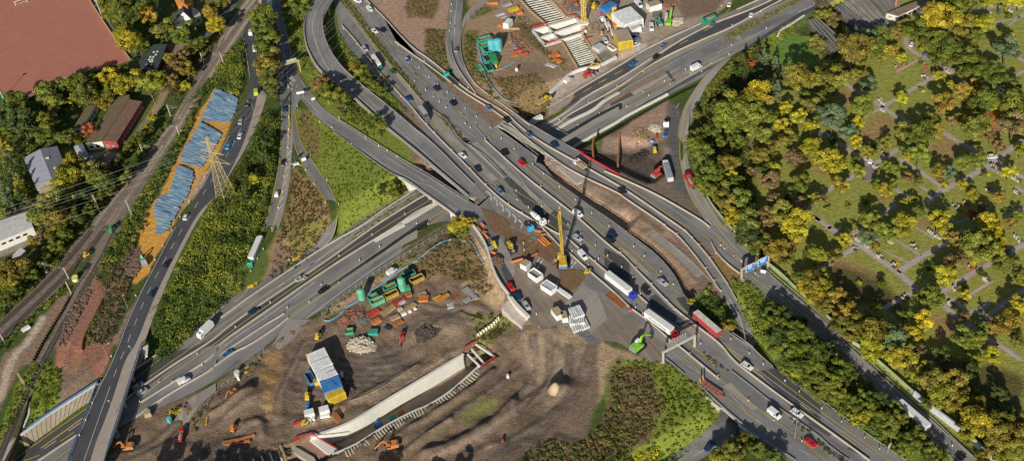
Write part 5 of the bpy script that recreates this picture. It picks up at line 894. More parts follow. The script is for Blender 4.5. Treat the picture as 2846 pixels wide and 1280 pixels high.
def crown_round(seed,n=34,irr=.28,leaf=.55,nleaf=52):
 g=np.random.default_rng(seed);C=[];rad=[];lob=g.normal(size=(5,3));lob/=np.linalg.norm(lob,axis=1)[:,None]
 for i in range(n):
  d=g.normal(size=3);d/=np.linalg.norm(d);d[2]=d[2]*.85+.1
  k=1+irr*max((lob@d))-irr*.6
  r=g.uniform(.5,.85)*k if i>6 else g.uniform(0,.35);C.append(d*r*np.array([5,5,4.9]));rad.append(g.uniform(1.0,1.8))
 return np.array(C)+[0,0,6.5],np.array(rad)
TREES={}
def tree_proto(kind,seed):
 g=np.random.default_rng(seed+50);r=root(kind)
 mb=MB()
 if kind=='broadleaf_tree':
  C,rad=crown_round(seed,30+seed%3*6);me=leaf_mesh('crown',C,rad,120,.43,(1,1,1),LEAF_OBJ,seed=seed,jit=.42)
  mb.cyl((0,0,-.3),(0,0,5),.34,7,.2)
  for k in range(7):q=C[k*3%len(C)];mb.cyl((0,0,3+k*.4),q,.14,5,.04)
 elif kind=='conifer_tree':
  C=[];rad=[]
  for i in range(46):
   t=i/46;a=g.uniform(0,6.28);rr=3.1*(1-t)**.9*g.uniform(.75,1);C.append((rr*math.cos(a),rr*math.sin(a),1.6+t*11));rad.append(.35+1.0*(1-t))
  me=leaf_mesh('crown',np.array(C),np.array(rad),34,.42,(1,1,1),LEAF_OBJ,seed=seed,jit=.3,flat=.5)
  mb.cyl((0,0,-.3),(0,0,12),.25,7,.05)
 elif kind=='columnar_tree':
  C=[];rad=[]
  for i in range(48):
   t=g.uniform(0,1);a=g.uniform(0,6.28);rr=2.6*math.sin(math.pi*min(.97,t*.85+.12))**.6*g.uniform(.4,.9);C.append((rr*math.cos(a),rr*math.sin(a),2+t*15));rad.append(g.uniform(.9,1.5))
  me=leaf_mesh('crown',np.array(C),np.array(rad),80,.4,(1,1,1),LEAF_OBJ,seed=seed,jit=.4);mb.cyl((0,0,-.3),(0,0,13),.3,7,.08)
 elif kind=='bush':
  C=np.stack([g.normal(0,1.1,16),g.normal(0,1.1,16),g.uniform(.3,2.0,16)],1);me=leaf_mesh('crown',C,g.uniform(.8,1.3,16),42,.42,(1,1,1),LEAF_OBJ,seed=seed,jit=.4)
  mb.cyl((0,0,-.2),(0,0,1.2),.15,5)
  for k in range(4):mb.cyl((0,0,.2),C[k],.06,4)
 elif kind=='bare_tree':
  for k in range(16):
   a=g.uniform(0,6.28);q=np.array([math.cos(a)*g.uniform(1.5,3.6),math.sin(a)*g.uniform(1.5,3.6),g.uniform(6,10)]);mb.cyl((0,0,2+k*.2),q,.13,5,.04)
   for j in range(4):mb.cyl(q*.7+[0,0,.6],q+g.normal(0,.9,3)+[0,0,.6],.05,4,.02)
  mb.cyl((0,0,-.3),(0,0,6),.32,7,.18);me=None
  ob('trunk',mb,M('pale_bark',(.4,.34,.28),.9,var=.2),r);return proto(r)
 o=bpy.data.objects.new('crown',me);COL.objects.link(o);o.parent=r;o['tint']=1
 ob('trunk',mb,BARK,r);return proto(r)
for kd,ns in(('broadleaf_tree',6),('conifer_tree',2),('columnar_tree',2),('bush',3),('bare_tree',1)):TREES[kd]=[tree_proto(kd,s)for s in range(ns)]
TCOL=dict(g=(.16,.19,.03),d=(.09,.125,.03),l=(.24,.27,.04),y=(.36,.33,.03),Y=(.44,.4,.035),o=(.33,.26,.04),b=(.26,.18,.07),s=(.17,.23,.11),r=(.36,.11,.04),v=(.25,.225,.04))
TNAME=dict(g='green',d='dark green',l='light green',y='yellow-green',Y='bright yellow',o='golden orange',b='brown',s='silvery blue-green',r='reddish',v='olive')
def zone(px,py):
 if px>1740 and py<1.02*(px-2500)+1100 and py<1000 and px>1900+max(0,0):
  v='top' if py<230 else 'upper' if py<430 else 'middle' if py<650 else 'lower';h='left' if px<2150 else 'centre' if px<2500 else 'right'
  return f'in the {v} {h} of the cemetery'
 if px<560 and py<900:return 'by the sports pitch' if py<290 else('near the school' if py<560 else 'beside the railway')
 if px<560:return 'beside the railway lines'
 if px<860:return 'in the row between the two streets'
 if px<1300:return 'on the grass banks of the ramps'
 if px<1850 and py<400:return 'beside the northern yard'
 if px<1800:return 'near the plaza'
 return 'between motorway and northern ramp' if py>700 and px<2500 else 'along the cemetery edge woods'
def tree(px,py,rpx,ck,kind='R',mode='T',lab=None):
 """px,py: middle of the crown in the picture; rpx: its radius in picture pixels"""
 k={'R':'broadleaf_tree','C':'conifer_tree','P':'columnar_tree','B':'bush','X':'bare_tree'}[kind]
 cz,rad0={'R':(6.5,5.6),'C':(5.5,3.6),'P':(9.5,3.4),'B':(1.4,2.2),'X':(6,3.5)}[k[0].upper()if False else kind]
 g=W(px,py,'T');dist=np.linalg.norm(g-CAM);rw=rpx*dist/F
 s=rw/rad0*{'R':1.45,'C':1.15,'P':1.1,'B':1.15,'X':1}[kind];hz={'R':min(1.0,.72+.2/max(s,.2))if s<1 else.95,'C':.95,'P':1.1,'B':1,'X':1}[kind]
 p=at(px,py,g[2]+cz*s*hz);z=T(p[0],p[1])
 o=dup(random.choice(TREES[k]),(p[0],p[1],float(z)),random.uniform(0,6.28),None)
 c=np.array(TCOL[ck])*rng.uniform(.85,1.18)*np.array([rng.uniform(.9,1.15),1,rng.uniform(.8,1.2)])
 for ch in o.children:
  if ch.get('tint'):ch.color=(*c,1)
 if kind=='R' and zone(px,py).endswith('cemetery'):o.name='cemetery_tree'
 o.scale=(s*random.uniform(.94,1.06),s*random.uniform(.94,1.06),s*hz)
 size='small' if rpx<13 else 'large' if rpx>26 else 'medium'
 kn={'R':'broadleaf tree','C':'conifer','P':'tall columnar tree','B':'bush','X':'bare pale-branched tree'}[kind]
 tag(o,lab or f'{size} {TNAME[ck]} {kn} {zone(px, py)}','bush' if kind=='B' else 'tree',None,(px,py));return o
TR={'00':'1180,150,95gP 1010,40,50g 1070,120,60v 1245,20,40g 1180,330,70y 1280,400,100y 1360,450,70g 1460,160,85o 1480,40,60g 1590,290,90v 1770,370,80g 1850,270,60g 2040,120,50o 2090,250,60Y 1650,590,60v 1950,430,60g 1870,500,50g 1800,570,60b 1720,660,60b 1820,690,70v 1690,800,60b 1540,800,75y 1430,800,95l 1310,790,80y 1200,840,80y 1190,700,50g 1060,770,85y 1060,900,70l 890,790,70g 750,830,90g 820,930,100g 930,950,60o 690,970,45Y 590,850,80g 460,920,90l 530,1010,80l 170,960,80g 190,1080,70g 30,1100,60g 1030,1020,55o 500,1140,50b 1800,840,45YB','01':'60,60,80d 210,120,110d 460,100,80v 440,230,90g 650,250,70g 870,190,60r 770,250,40oB 20,230,60g 45,350,60yC 70,450,60sC 110,560,65dC 150,660,65sC 190,750,60yC 220,850,60dC 40,770,70sC 80,900,65sC 190,680,50yC 240,830,45YC 680,620,105y 720,500,80y 620,720,90y 790,520,50o 880,600,90v 960,570,80b 1000,660,90g 480,930,110v 430,1010,110g 560,1050,100v 690,870,60y 620,900,70g 820,830,60d 680,980,80g 1350,270,60g 1480,60,40y 1440,180,45y 1250,350,50g 1280,520,60d 1220,640,55l 20,1000,50l 60,940,50l 590,1120,70g 1150,480,55d 1060,760,60g 950,850,55g 870,960,60g 760,1060,60d','02':'180,390,110v 80,500,100v 230,430,70v 430,60,60v 330,160,55v 560,180,60g 480,260,60g 390,350,55g 300,480,55g 150,620,60g 60,720,60g 520,120,50g 640,90,60g','10':'90,120,60o 150,60,55g 160,250,80Y 230,10,60v 600,190,110g 580,300,90g 640,380,100g 600,480,80g 660,560,85v 650,660,95v 640,760,80g 680,830,80g 600,100,60g 970,80,80g 900,30,70g 840,20,60v 1170,830,70b 1230,890,80g 1300,950,90g 1390,990,70g 1550,700,65v 1490,660,50v 1600,770,55g 700,920,40g 1690,850,50g 1760,900,45g 1180,760,45b 910,110,50d 640,260,80g','11':'1840,690,60g 1760,720,45d 1900,760,60g 1760,130,50g 1700,60,50d 520,660,50Y 300,750,45g 430,640,55d 600,420,50d 650,300,50d 430,830,50d','21':'560,1090,70y 650,1080,50y 500,1130,50Y 655,855,38g','22':'560,10,55l 490,30,40l','30':'1480,510,42dC 1555,565,52sC 1660,650,45sC 1755,710,45sC 1660,780,38dC 1590,820,42sC 1680,890,60sC 1350,630,55dC 1400,600,28rB 1440,620,30rB 1480,930,120y 1560,1000,70o 1230,1050,130l 1400,1070,120l 1880,840,120v 2040,790,70l 1760,1060,60Y 1890,1130,60Y 2000,1020,80v 1640,1150,60g 1950,940,50g 900,1110,45g 1060,1040,60d 1290,700,50d 1180,900,55d 1500,720,45d','31':'1200,60,120l 1380,90,120l 1510,60,100l 1520,220,90l 1730,150,70y 1800,270,80v 1640,350,70v 1880,70,60Y 2000,155,55y 1250,200,70g 1060,190,80g 1300,290,70g 1140,300,50g 900,260,80g 890,360,90g 960,430,90g 1040,480,55g 1180,410,30o 1200,520,85v 1530,440,80v 1850,470,80b 2000,360,85y 2090,460,60y 1060,600,100g 1240,650,60Y 1120,620,50v 1450,580,45b 1620,690,75b 1660,560,60y 1550,560,55d 1300,690,60g 930,700,60g 1000,760,70g 1130,780,90v 1170,880,100v 1320,880,110g 1670,860,60b 1800,850,50d 1920,730,95g 1940,930,80b 2040,860,60l 1730,1000,95l 1880,1080,115Y 1540,990,70b 1600,1080,60b 1420,1090,110g 1250,1030,80y 1380,1010,55o 1330,1100,60y 1010,540,40X','32':'1400,60,100d 1530,150,80g 1870,50,100Y 1670,230,95o 1780,320,70v 1810,200,55b 2060,270,80l 1900,500,60g 2040,560,110v 1950,600,60y 2060,700,70y 1620,800,60d 1700,870,75g 1800,900,60d 1650,960,75g 1760,1000,85g 1900,1020,85g 1700,1090,85d 1850,1100,80g 2000,1120,80g 1590,880,50g 1930,930,50d 1200,970,60v 1130,820,35g 840,730,30y 1340,130,50d 1450,210,60g 1560,60,50b','33':'1650,30,60g 1780,100,80g 1900,90,80g 2020,60,80d 1800,210,70g 1950,250,75g 2080,150,80d 2060,320,80g 1870,300,40yB 1380,950,60v 1440,1030,50g 1250,1090,90v 1120,1110,80v 1500,1060,55g 1620,1110,55d 1700,1150,60g 1310,1000,50g 430,1060,40YB 340,1110,40YB 500,1090,45YB 330,1159,40YB 460,1130,50lB','40':'250,200,60b 200,150,50v 130,110,50v 60,400,50v 130,440,50v 450,530,125v 600,380,85s 700,340,70g 640,470,80g 750,480,40Y 880,330,60v 930,260,55v 1060,320,95g 1210,420,95g 1130,480,38yB 720,570,42o 830,500,48o 910,570,42Y 1290,180,125y 1170,250,50y 1390,60,90g 1480,280,80o 1590,200,60y 1730,240,70Y 1760,10,60Y 1930,20,60Y 2060,20,60Y 1980,390,48Y 1940,490,100s 1390,510,100g 1520,580,100g 1640,660,100g 1810,740,95g 1260,590,70g 1500,720,48g 1640,380,65g 1640,820,48o 1550,910,75o 1270,740,40Y 910,960,55Y 1330,1010,95o 1740,990,100g 2020,1050,110g 1990,830,70g 1860,1070,60y 1620,1050,70g 590,840,70s 260,830,115l 100,770,90v 290,680,80v 490,740,55o 410,740,45o 130,960,60g 50,1030,50b 230,1110,100s 530,1050,95l 510,600,50v 1870,110,22sC 1400,830,35y 1180,400,45v 1560,60,60g 1230,30,50g 1960,160,30gB 940,610,22gB 1110,620,22gB 850,910,22rB 1100,870,20gB','41':'240,80,100s 100,70,55g 30,150,50Y 480,120,55Y 390,200,72s 460,300,58y 30,350,70Y 90,470,48l 250,510,110y 500,590,58l 600,410,58v 770,310,55v 320,720,78o 950,200,78v 1100,230,105g 1250,200,58o 960,370,68g 1080,430,88l 970,440,38Y 1640,170,108l 1200,80,58g 1500,70,42y 1420,80,50b 2010,140,108b 1780,250,45b 1860,340,48b 1650,480,75l 1530,510,68l 1380,600,55s 1280,590,65o 2080,370,58y 1960,590,58Y 1510,720,43Y 1600,820,48y 760,540,48l 850,580,43l 690,730,52l 750,780,58y 830,710,48l 980,650,48b 1070,690,42v 930,880,34y 1025,860,34y 1130,910,20lB 30,850,58l 120,860,48b 190,940,24lB 390,925,24lB 610,1080,88l 1070,990,58g 960,1070,85y 1270,1080,95y 1350,1020,48l 1780,1110,88Y 1600,1000,38r 1700,940,42b 1850,840,55o 1980,1080,45o 2060,1010,45l 1330,710,30YB 660,350,40gB 560,880,30gB 440,1100,28gB 1340,650,40bB 1730,590,26dB 1810,30,45rB 2090,180,60v 240,290,40d 460,480,40g','42':'350,120,63Y 80,280,83l 250,300,73v 580,110,68s 660,180,30oB 780,60,88l 900,30,80y 1320,60,50oB 1480,120,68o 1650,200,135l 1770,230,90y 1620,330,43Y 1530,300,58b 1400,370,78b 1340,480,88Y 1900,130,43y 1790,50,85y 1880,380,68g 1990,350,58l 2090,530,48l 1220,700,95l 1060,670,38g 110,480,68l 120,560,78y 270,670,72o 430,700,46l 380,850,90o 660,780,42l 570,890,58v 690,900,38v 940,860,58l 1140,920,83Y 1030,1040,72Y 1530,880,50b 1700,1000,50l 1520,1080,92l 1650,1100,68l 1870,980,83o 2000,900,88o 2070,770,78Y 2040,1110,55v 500,960,105v 650,1050,115v 860,1080,95s 300,950,85v 500,540,24YB 60,640,78y 130,720,78v 1550,670,42Y 1690,450,30dB 1180,400,40gB 2040,450,50g 1500,600,35gB 1700,870,35sC 300,870,60y 430,1060,70v 180,810,55v 720,560,35g 30,560,60g 2010,1020,60d','43':'620,80,100y 820,50,95s 900,160,105y 1090,90,55b 1160,260,68v 1230,380,105o 1430,400,105v 1420,560,105v 1300,550,90l 1650,780,115y 1550,900,78y 1880,780,95v 1850,930,95v 2040,900,88v 2000,1060,85l 1800,1050,78v 1650,620,75v 1800,140,65Y 1650,185,45Y 1560,10,68l 1880,510,65d 1560,270,68d 1340,130,65d 1370,270,45b 1010,250,45X 1060,320,60y 1150,600,50g 1550,700,60v 1750,900,70v 2060,760,50v 1930,700,60g 1690,1130,60v 1900,1130,60l 100,130,88g 320,270,88g 60,260,78g 200,400,88g 100,500,65g 300,520,75g 450,600,75g 550,520,68g 620,640,75g 700,560,68d 740,760,75g 900,730,68g 560,720,55y 800,850,70g 950,950,75g 1050,1000,65g 1080,900,65g 1180,1050,65g 1170,1110,55d 920,1060,60g 640,800,45lB 450,730,50yB 1290,1130,60g 840,640,60g 200,60,60d 330,400,70d 20,370,70g'}
import re as _re
for c,s_ in TR.items():
 for w in s_.split():
  m=_re.match(r'(\d+),(\d+),(\d+)([a-zA-Z])([A-Z]?)$',w)
  if not m:m=_re.match(r'(\d+),(\d+),(\d+)()(X)$',w)
  x,y,r,ck,kd=m.groups()
  if ck=='X':ck,kd='b','X'
  px,py=K(c,f'{x},{y}')[0];tree(px,py,float(r)/3.5117,ck or 'b',kd or 'R')
for x,y,r in((395,1345,34),(470,1360,30),(560,1370,34),(650,1365,30),(700,1350,24),(1040,1350,26),(1180,1370,24),(1260,1345,22)):tree(x,y,r,'g','R',lab='tall green tree beyond the lower edge, throwing its shadow upward')
#scrub, hedges and rough growth nobody could count
def scatter(pts,dens,r0,r1,nleaf,leaf,cols,name,label,hz=.5,flat=.8,z=0.0,mode='T',seed=1,avoid=None):
 g=np.random.default_rng(seed+900);poly=wp(pts,z);lo=poly.min(0);hi=poly.max(0);n=int((hi-lo).prod()*dens)
 Q=g.uniform(lo,hi,(n,2));Q=Q[inside(Q,poly)]
 keep=fbm(Q[:,0],Q[:,1],5,seed)>.2;Q=Q[keep]
 if not len(Q):return
 rr=g.uniform(r0,r1,len(Q))*(.7+.7*fbm(Q[:,0],Q[:,1],9,seed+1));C=np.stack([Q[:,0],Q[:,1],T(Q[:,0],Q[:,1])+rr*hz],1)
 cols=np.array(cols);k=np.clip((fbm(Q[:,0],Q[:,1],8,seed+2)*1.5-.25+g.normal(0,.18,len(Q)))*len(cols),0,len(cols)-1).astype(int)
 me=leaf_mesh(name,C,rr,nleaf,leaf,cols[k],LEAF,flat=flat,jit=.35,seed=seed)
 o=bpy.data.objects.new(name,me);COL.objects.link(o);tag(o,label,'undergrowth',None,pts[0],'stuff');return o
GS_=[(.08,.12,.025),(.13,.18,.03),(.2,.24,.04),(.3,.31,.045)];BR_=[(.18,.125,.06),(.24,.17,.07),(.2,.16,.06),(.28,.2,.1)];MX=[(.14,.12,.045),(.11,.14,.03),(.22,.16,.07),(.16,.18,.04)];GR_=[(.13,.17,.025),(.18,.22,.03),(.23,.26,.04)]
scatter([(725,327),(745,318),(770,330),(768,430),(750,520),(735,600),(720,650),(700,700),(650,790),(600,832),(467,952),(440,985),(425,965),(436,870),(475,790),(520,705),(568,610),(628,522),(690,425)],.42,1.3,2.6,34,.5,GS_,'scrub_bank','dense green scrub covering the bank between street and slip road',seed=2)
scatter(K('10','170,640 230,560 380,400 405,560 400,800 380,960 250,900 130,850 60,900 -60,1010 60,800'),.45,1.2,2.4,32,.5,GS_,'scrub_bank','green scrub between the railway and the blue tarpaulins',seed=3)
scatter(J(K('01','1890,20 1640,430 1420,760 1240,1060 1180,1159'),K('02','1130,100 960,440 1000,500 1230,260 1330,150 1380,0'),K('01','1400,1159 1480,850 1680,540 1740,400 1900,60')),.5,.9,1.9,30,.45,GS_,'scrub_bank','low green scrub strip right of the railway tracks',seed=4)
scatter(J(K('01','1690,80 1480,350 1210,720 940,1000 830,1159'),K('02','740,90 540,390 230,690 -20,920 -60,600 200,500 420,300 640,60'),K('01','700,1100 900,850 1080,560 1250,330 1340,260 1500,250')),.45,1.0,2.2,32,.5,GS_,'scrub_bank','green scrub strip left of the railway tracks',seed=5)
scatter(K('02','650,560 700,620 600,680 310,900 150,1060 130,1159 -60,1250 -60,1180 60,1080 310,860 560,640'),.6,.6,1.3,26,.4,GS_,'weed_strip','green weed strip between the railway and the dirt track',seed=6)
scatter(J(K('00','1930,900 2090,760 2107,780'),K('10','60,820 0,960'),K('01','1900,20 1800,200 1700,330 1690,420')),.4,.8,1.6,26,.45,MX,'weed_strip','rough growth beside the upper railway curve',seed=7)
scatter(K('02','1000,720 1250,480 1280,560 1200,850 1060,1159 820,1159 900,950'),.45,.6,1.4,24,.4,MX,'weed_strip','brown green brambles around the rusty sheet piles',seed=8)
scatter(K('02','1130,120 1330,150 1260,330 1180,560 1040,620 930,500 1040,300'),.4,.7,1.5,26,.4,MX,'weed_strip','mixed weeds between the track and cleared brushwood',seed=88)
scatter(K('03','-60,1000 60,700 160,440 330,215 400,230 300,480 140,760 20,980'),.5,.5,1.1,22,.38,GR_,'weed_strip','bright green weeds left of the single track',seed=9)
scatter(K('03','430,200 600,290 560,550 360,740 300,760 300,560'),.5,.5,1.2,22,.38,GR_,'weed_strip','bright green weeds right of the single track',seed=10)
scatter(K('10','1120,800 1200,850 1480,1080 1620,1159 1420,1159 1240,1010 1120,930'),.35,1.2,2.3,32,.5,MX,'hedge_row','brown and green shrub row beside the loop ramp',seed=11)
scatter(K('11','1360,0 1700,20 1790,150 1740,260 1600,240 1420,110'),.22,.8,1.6,26,.45,GR_,'shrubs','green shrubs on the bank between the two ramps',seed=12)
scatter(J(K('11','940,0 1060,20 1300,210 1480,350 1740,545 2030,700 2060,755 1480,1150 1350,1150 1345,960 1310,830 1050,440 950,250')),.35,.25,.6,16,.35,GR_,'meadow_growth','tall bright grass on the bank between ramp bridge and loop slip',hz=.2,seed=13)
scatter(J(K('11','890,600 960,580 1040,680 1180,850 1220,950 1200,1159'),K('12','1190,40 1110,160 860,330 700,400 640,400 760,60'),K('11','780,1159 850,900')),.6,.3,.75,18,.35,[(.2,.13,.055),(.15,.1,.045),(.2,.15,.07),(.11,.11,.03)],'dry_weeds','dry brown weeds inside the teardrop between the slip roads',hz=.25,seed=14)
scatter(K('10','1200,230 1240,480 1350,640 1440,730 1600,880 1900,1120 2080,1159 1850,930 1560,620 1450,500 1340,330'),.28,.4,1.0,20,.4,GR_,'weed_strip','green weeds between the loop ramp and the western lanes',hz=.3,seed=15)
scatter(J(K('10','1375,0 1440,0 1590,220 1790,490 2107,880'),K('20','180,960 390,1150 330,1120'),K('10','2107,925 1700,450 1400,60')),.7,.3,.8,20,.38,MX,'reserve_growth','grass and weeds on the central reserve of the upper motorway',hz=.3,seed=16)
scatter(J(K('21','360,20 430,60 560,200 680,320 640,320 420,140')),.7,.3,.8,20,.38,MX,'reserve_growth','weeds on the lower part of the grassy reserve',hz=.3,seed=17)
scatter(J(K('10','780,-40 1100,-40 1000,180 1010,420 1060,550 1150,700 1300,840 1150,840 1060,780 960,640 890,540 840,330 780,120')),.3,.4,1.0,20,.4,GR_,'meadow_growth','green growth on the bank between street and loop ramp',hz=.3,seed=18)
scatter(K('20','60,-40 360,-40 290,180 60,160 10,80'),.5,.3,.8,18,.35,BR_,'dry_weeds','brown weed patch at the top beside the motorway',hz=.25,seed=19)
scatter(K('20','220,290 410,300 420,620 370,670 210,520'),.5,.3,.9,18,.35,MX,'dry_weeds','brown weed patch beside the aqua truck ramp',hz=.25,seed=20)
scatter(K('20','880,760 1080,800 1300,760 1440,900 1380,1040 1250,1100 1150,1100 1000,980'),.6,.3,.8,18,.35,BR_,'dry_weeds','brown weeds on the mound in the northern yard',hz=.25,seed=21)
scatter(K('20','590,340 720,340 720,640 860,710 840,790 950,1000 860,960 680,760 590,620'),.5,.4,.9,20,.4,MX,'dry_weeds','olive weeds inside the bend of the yard ramp',hz=.25,seed=22)
scatter(K('20','1110,120 1250,230 1270,310 1400,480 1640,690 1560,690 1400,560 1250,400 1130,260'),.4,.3,.8,18,.35,MX,'dry_weeds','weeds along the edge of the white shaft walls',hz=.25,seed=23)
scatter(K('20','640,180 800,50 900,90 720,190'),.4,.3,.8,18,.35,MX,'dry_weeds','olive weeds by the curved ramp at the yard top',hz=.25,seed=24)
scatter(K('22','40,410 240,240 470,120 650,130 760,330 850,560 880,640 780,700 680,560 300,490 170,560'),.6,.3,.85,18,.35,BR_+[(.1,.11,.03)],'dry_weeds','brown weeds behind the green skips',hz=.25,z=LOW,seed=25)
scatter(K('22','430,20 680,10 700,120 560,130 440,80'),.6,.5,1.1,22,.4,GR_,'weed_strip','bright green growth under the ramp bridge abutment',hz=.3,z=LOW,seed=26)
scatter(K('12','1180,845 2107,225 2107,300 1500,640 1250,880'),.4,.25,.6,16,.33,MX,'dry_weeds','dry weeds along the site fence',hz=.25,z=LOW,seed=27)
scatter(K('12','860,180 1030,210 1010,280 760,380 620,460 640,400 850,300'),.5,.3,.8,18,.35,MX,'dry_weeds','yellowing weeds by the loop slip merge',hz=.25,z=-3,seed=28)
scatter(K('22','720,850 960,870 1160,960 900,1130 700,1140 650,1000'),.35,.3,.8,18,.35,MX,'dry_weeds','olive weeds beside the white sheet pile wall',hz=.25,z=LOW,seed=29)
scatter(K('13','400,300 600,110 560,200 300,420 60,620 0,720 -60,900 -100,760 130,560'),.5,.4,.9,18,.38,MX,'dry_weeds','weed strip along the lower left site fence',hz=.3,z=LOW,seed=30)
scatter(K('33','100,190 450,200 600,190 780,320 930,450 1100,640 1100,720 970,860 860,970 700,1130 500,1280 -100,1300 300,1100 560,850 600,640 460,420 420,260'),.55,.3,.8,20,.38,GR_,'meadow_growth','bright green meadow growth left of the underpass',hz=.25,seed=31)
scatter(K('33','60,260 430,240 460,440 590,640 500,800 400,960 200,1080 60,1159 -300,1300 -460,1159 -60,900 60,700'),.6,.4,.95,20,.38,[(.2,.14,.08),(.15,.17,.035),(.24,.17,.08),(.13,.16,.035),(.26,.24,.06)],'dry_weeds','brown weeds left of the bright green meadow',hz=.3,seed=32)
scatter(K('23','1180,1159 1280,1060 1400,1000 1740,1030 1900,880 2060,560 2107,200 2107,1300 1100,1300'),.5,.4,1.0,22,.4,MX,'dry_weeds','weeds and brambles at the bottom right of the haul road',hz=.3,z=-2,seed=33)
scatter(K('33','-60,1159 700,1080 560,1300 -100,1300'),.4,.8,1.8,28,.45,GS_,'scrub_bank','green scrub at the bottom edge of the meadow',hz=.4,seed=34)
scatter(K('32','1215,500 1330,520 1400,540 1600,690 1560,780 1640,1100 1480,1159 1440,1000 1340,800 1230,620'),.6,.4,1.0,22,.4,GR_,'meadow_growth','bright green growth below the blue sign gantry',hz=.3,seed=35)
scatter(J(K('32','1560,790 1640,740 2107,1130'),K('43','190,30 400,280 700,540 940,740 1120,920 1380,1159 960,1120 300,690 100,520 -30,420'),K('33','1900,300 1660,60 1500,-60'),K('32','1480,1000')),.5,1.3,2.8,34,.5,GS_,'wide_hedge','wide dark green hedge between motorway and northern ramp',hz=.6,seed=36)
scatter(K('33','1650,240 1800,250 2107,480 2107,560 1880,410'),.7,.4,1.0,20,.4,GR_,'weed_strip','bright verge below the wide hedge',hz=.3,seed=37)
scatter(K('43','-20,470 80,520 290,670 560,860 950,1120 880,1110 560,900 260,700'),.7,.4,1.0,20,.4,GR_,'weed_strip','bright verge along the lower motorway guard rail',hz=.3,seed=38)
scatter(J(K('33','900,60 1000,120 1240,300 1260,340 1060,230')),.5,.3,.7,18,.35,BR_,'reserve_growth','reddish weeds on the narrow central reserve',hz=.25,seed=39)
scatter(J(K('33','1530,510 1640,600 2107,940'),K('43','0,890 200,1020 400,1180 330,1180 0,950'),K('33','2060,960 1500,560')),.7,.4,.9,20,.38,MX,'reserve_growth','green weeds on the lower central reserve',hz=.3,seed=40)
scatter(K('32','1000,560 1180,800 1240,870 1240,1020 1100,960 900,820'),.45,.7,1.5,26,.45,GS_,'scrub_bank','dark shaded scrub above the red trailer',hz=.4,seed=41)
scatter(J(K('32','1350,150 1700,450 2107,830'),K('42','0,740 300,960 480,1130'),K('43','560,60 860,360 1180,640 1120,540 800,240 600,30'),K('32','2107,780 1750,450 1400,120')),.6,.5,1.2,24,.4,GR_,'weed_strip','green strip in front of the noise wall',hz=.35,seed=42)
scatter(K('30','1240,610 1080,760 960,960 890,1159 960,1159 1060,1000 1200,820 1300,680 1500,480 1700,360 1900,240 1800,230 1500,430'),.6,.6,1.5,26,.42,[(.2,.22,.03),(.26,.25,.03),(.14,.17,.03)],'ivy_bank','yellow-green climbing growth along the loop road wall',hz=.35,seed=43)
scatter(K('30','1050,900 1200,820 1350,700 1500,700 1640,900 1400,950 1150,1000 1000,1159 980,1100'),.3,.7,1.6,26,.45,[(.04,.055,.015),(.06,.08,.02)],'undergrowth','dark undergrowth below the spruces',hz=.35,seed=44)
scatter(J(K('31','860,60 1400,200 1460,420 1400,700 1500,900 1250,900 1000,760 850,500 820,300')),.16,.8,2.0,28,.5,GS_,'undergrowth','dark undergrowth in the cemetery edge woods',hz=.35,seed=45)
scatter(K('43','1180,620 1500,900 1800,1120 2300,1300 2107,700 1700,500 1300,300 1000,200 900,350'),.16,.8,2.0,28,.5,GS_,'undergrowth','dark undergrowth in the lower right woods',hz=.35,seed=46)
scatter(K('40','60,60 260,100 360,300 330,350 200,200 60,120'),.4,.8,1.8,28,.45,MX,'hedge_row','overgrown hedge between the two greenhouses',hz=.4,z=-3,seed=47)
scatter(K('40','-60,330 80,400 200,520 280,560 200,600 0,440'),.4,.7,1.5,28,.45,MX,'hedge_row','overgrown hedge below the small greenhouse',hz=.4,z=-3,seed=48)
scatter(K('00','0,1000 100,1010 300,985 640,800 700,740 1100,650 1280,700 1200,900 640,1100 200,1159 0,1159'),.2,.8,2.0,26,.5,GS_,'undergrowth','dark undergrowth below the trees by the sports pitch',hz=.35,seed=49)
scatter(K('01','0,0 700,0 640,240 360,340 330,800 250,900 0,980'),.13,.8,2.0,26,.5,GS_,'undergrowth','dark undergrowth around the grey roofed hall',hz=.35,seed=50)
scatter(K('00','940,0 1400,0 1600,400 1500,420 1300,560 1150,330'),.2,.8,1.8,26,.5,GS_,'undergrowth','dark undergrowth right of the sports pitch',hz=.35,seed=51)
scatter(K('00','1580,620 1900,420 2107,400 1900,760 1700,1050 1620,900 1760,780'),.3,.8,1.8,26,.5,MX,'undergrowth','rough growth left of the upper railway',hz=.35,seed=52)
scatter(K('30','1160,365 1420,228 1660,108 1900,-20 1985,-20 1700,128 1440,270 1225,392'),1.0,.3,.8,20,.38,GR_+[(.34,.2,.05)],'reserve_growth','green and orange grass strip on the north-east reserve',hz=.3,seed=53)
scatter(K('31','250,200 420,180 520,300 300,330'),.1,.3,.6,16,.35,BR_,'dry_weeds','sparse weeds in the pit island',hz=.3,seed=54)
STONE=M('grave_stone',(.5,.47,.42),.7,var=.3)
gp=root('grave');ob('headstone',MB().box(0,.9,0,.9,.25,1.1),STONE,gp);tb=ob('flower_bed',MB().box(0,-.2,0,1.2,2.0,.28),MATT,gp,(.2,.14,.08));tb['tint']=1;proto(gp)
GC=dict(p=(.6,.08,.2),r=(.5,.06,.04),w=(.6,.58,.5),b=(.14,.09,.06),g=(.08,.14,.04),y=(.6,.45,.05));GN=dict(p='pink flowers',r='red flowers',w='pale gravel',b='dark soil',g='low green planting',y='yellow flowers')
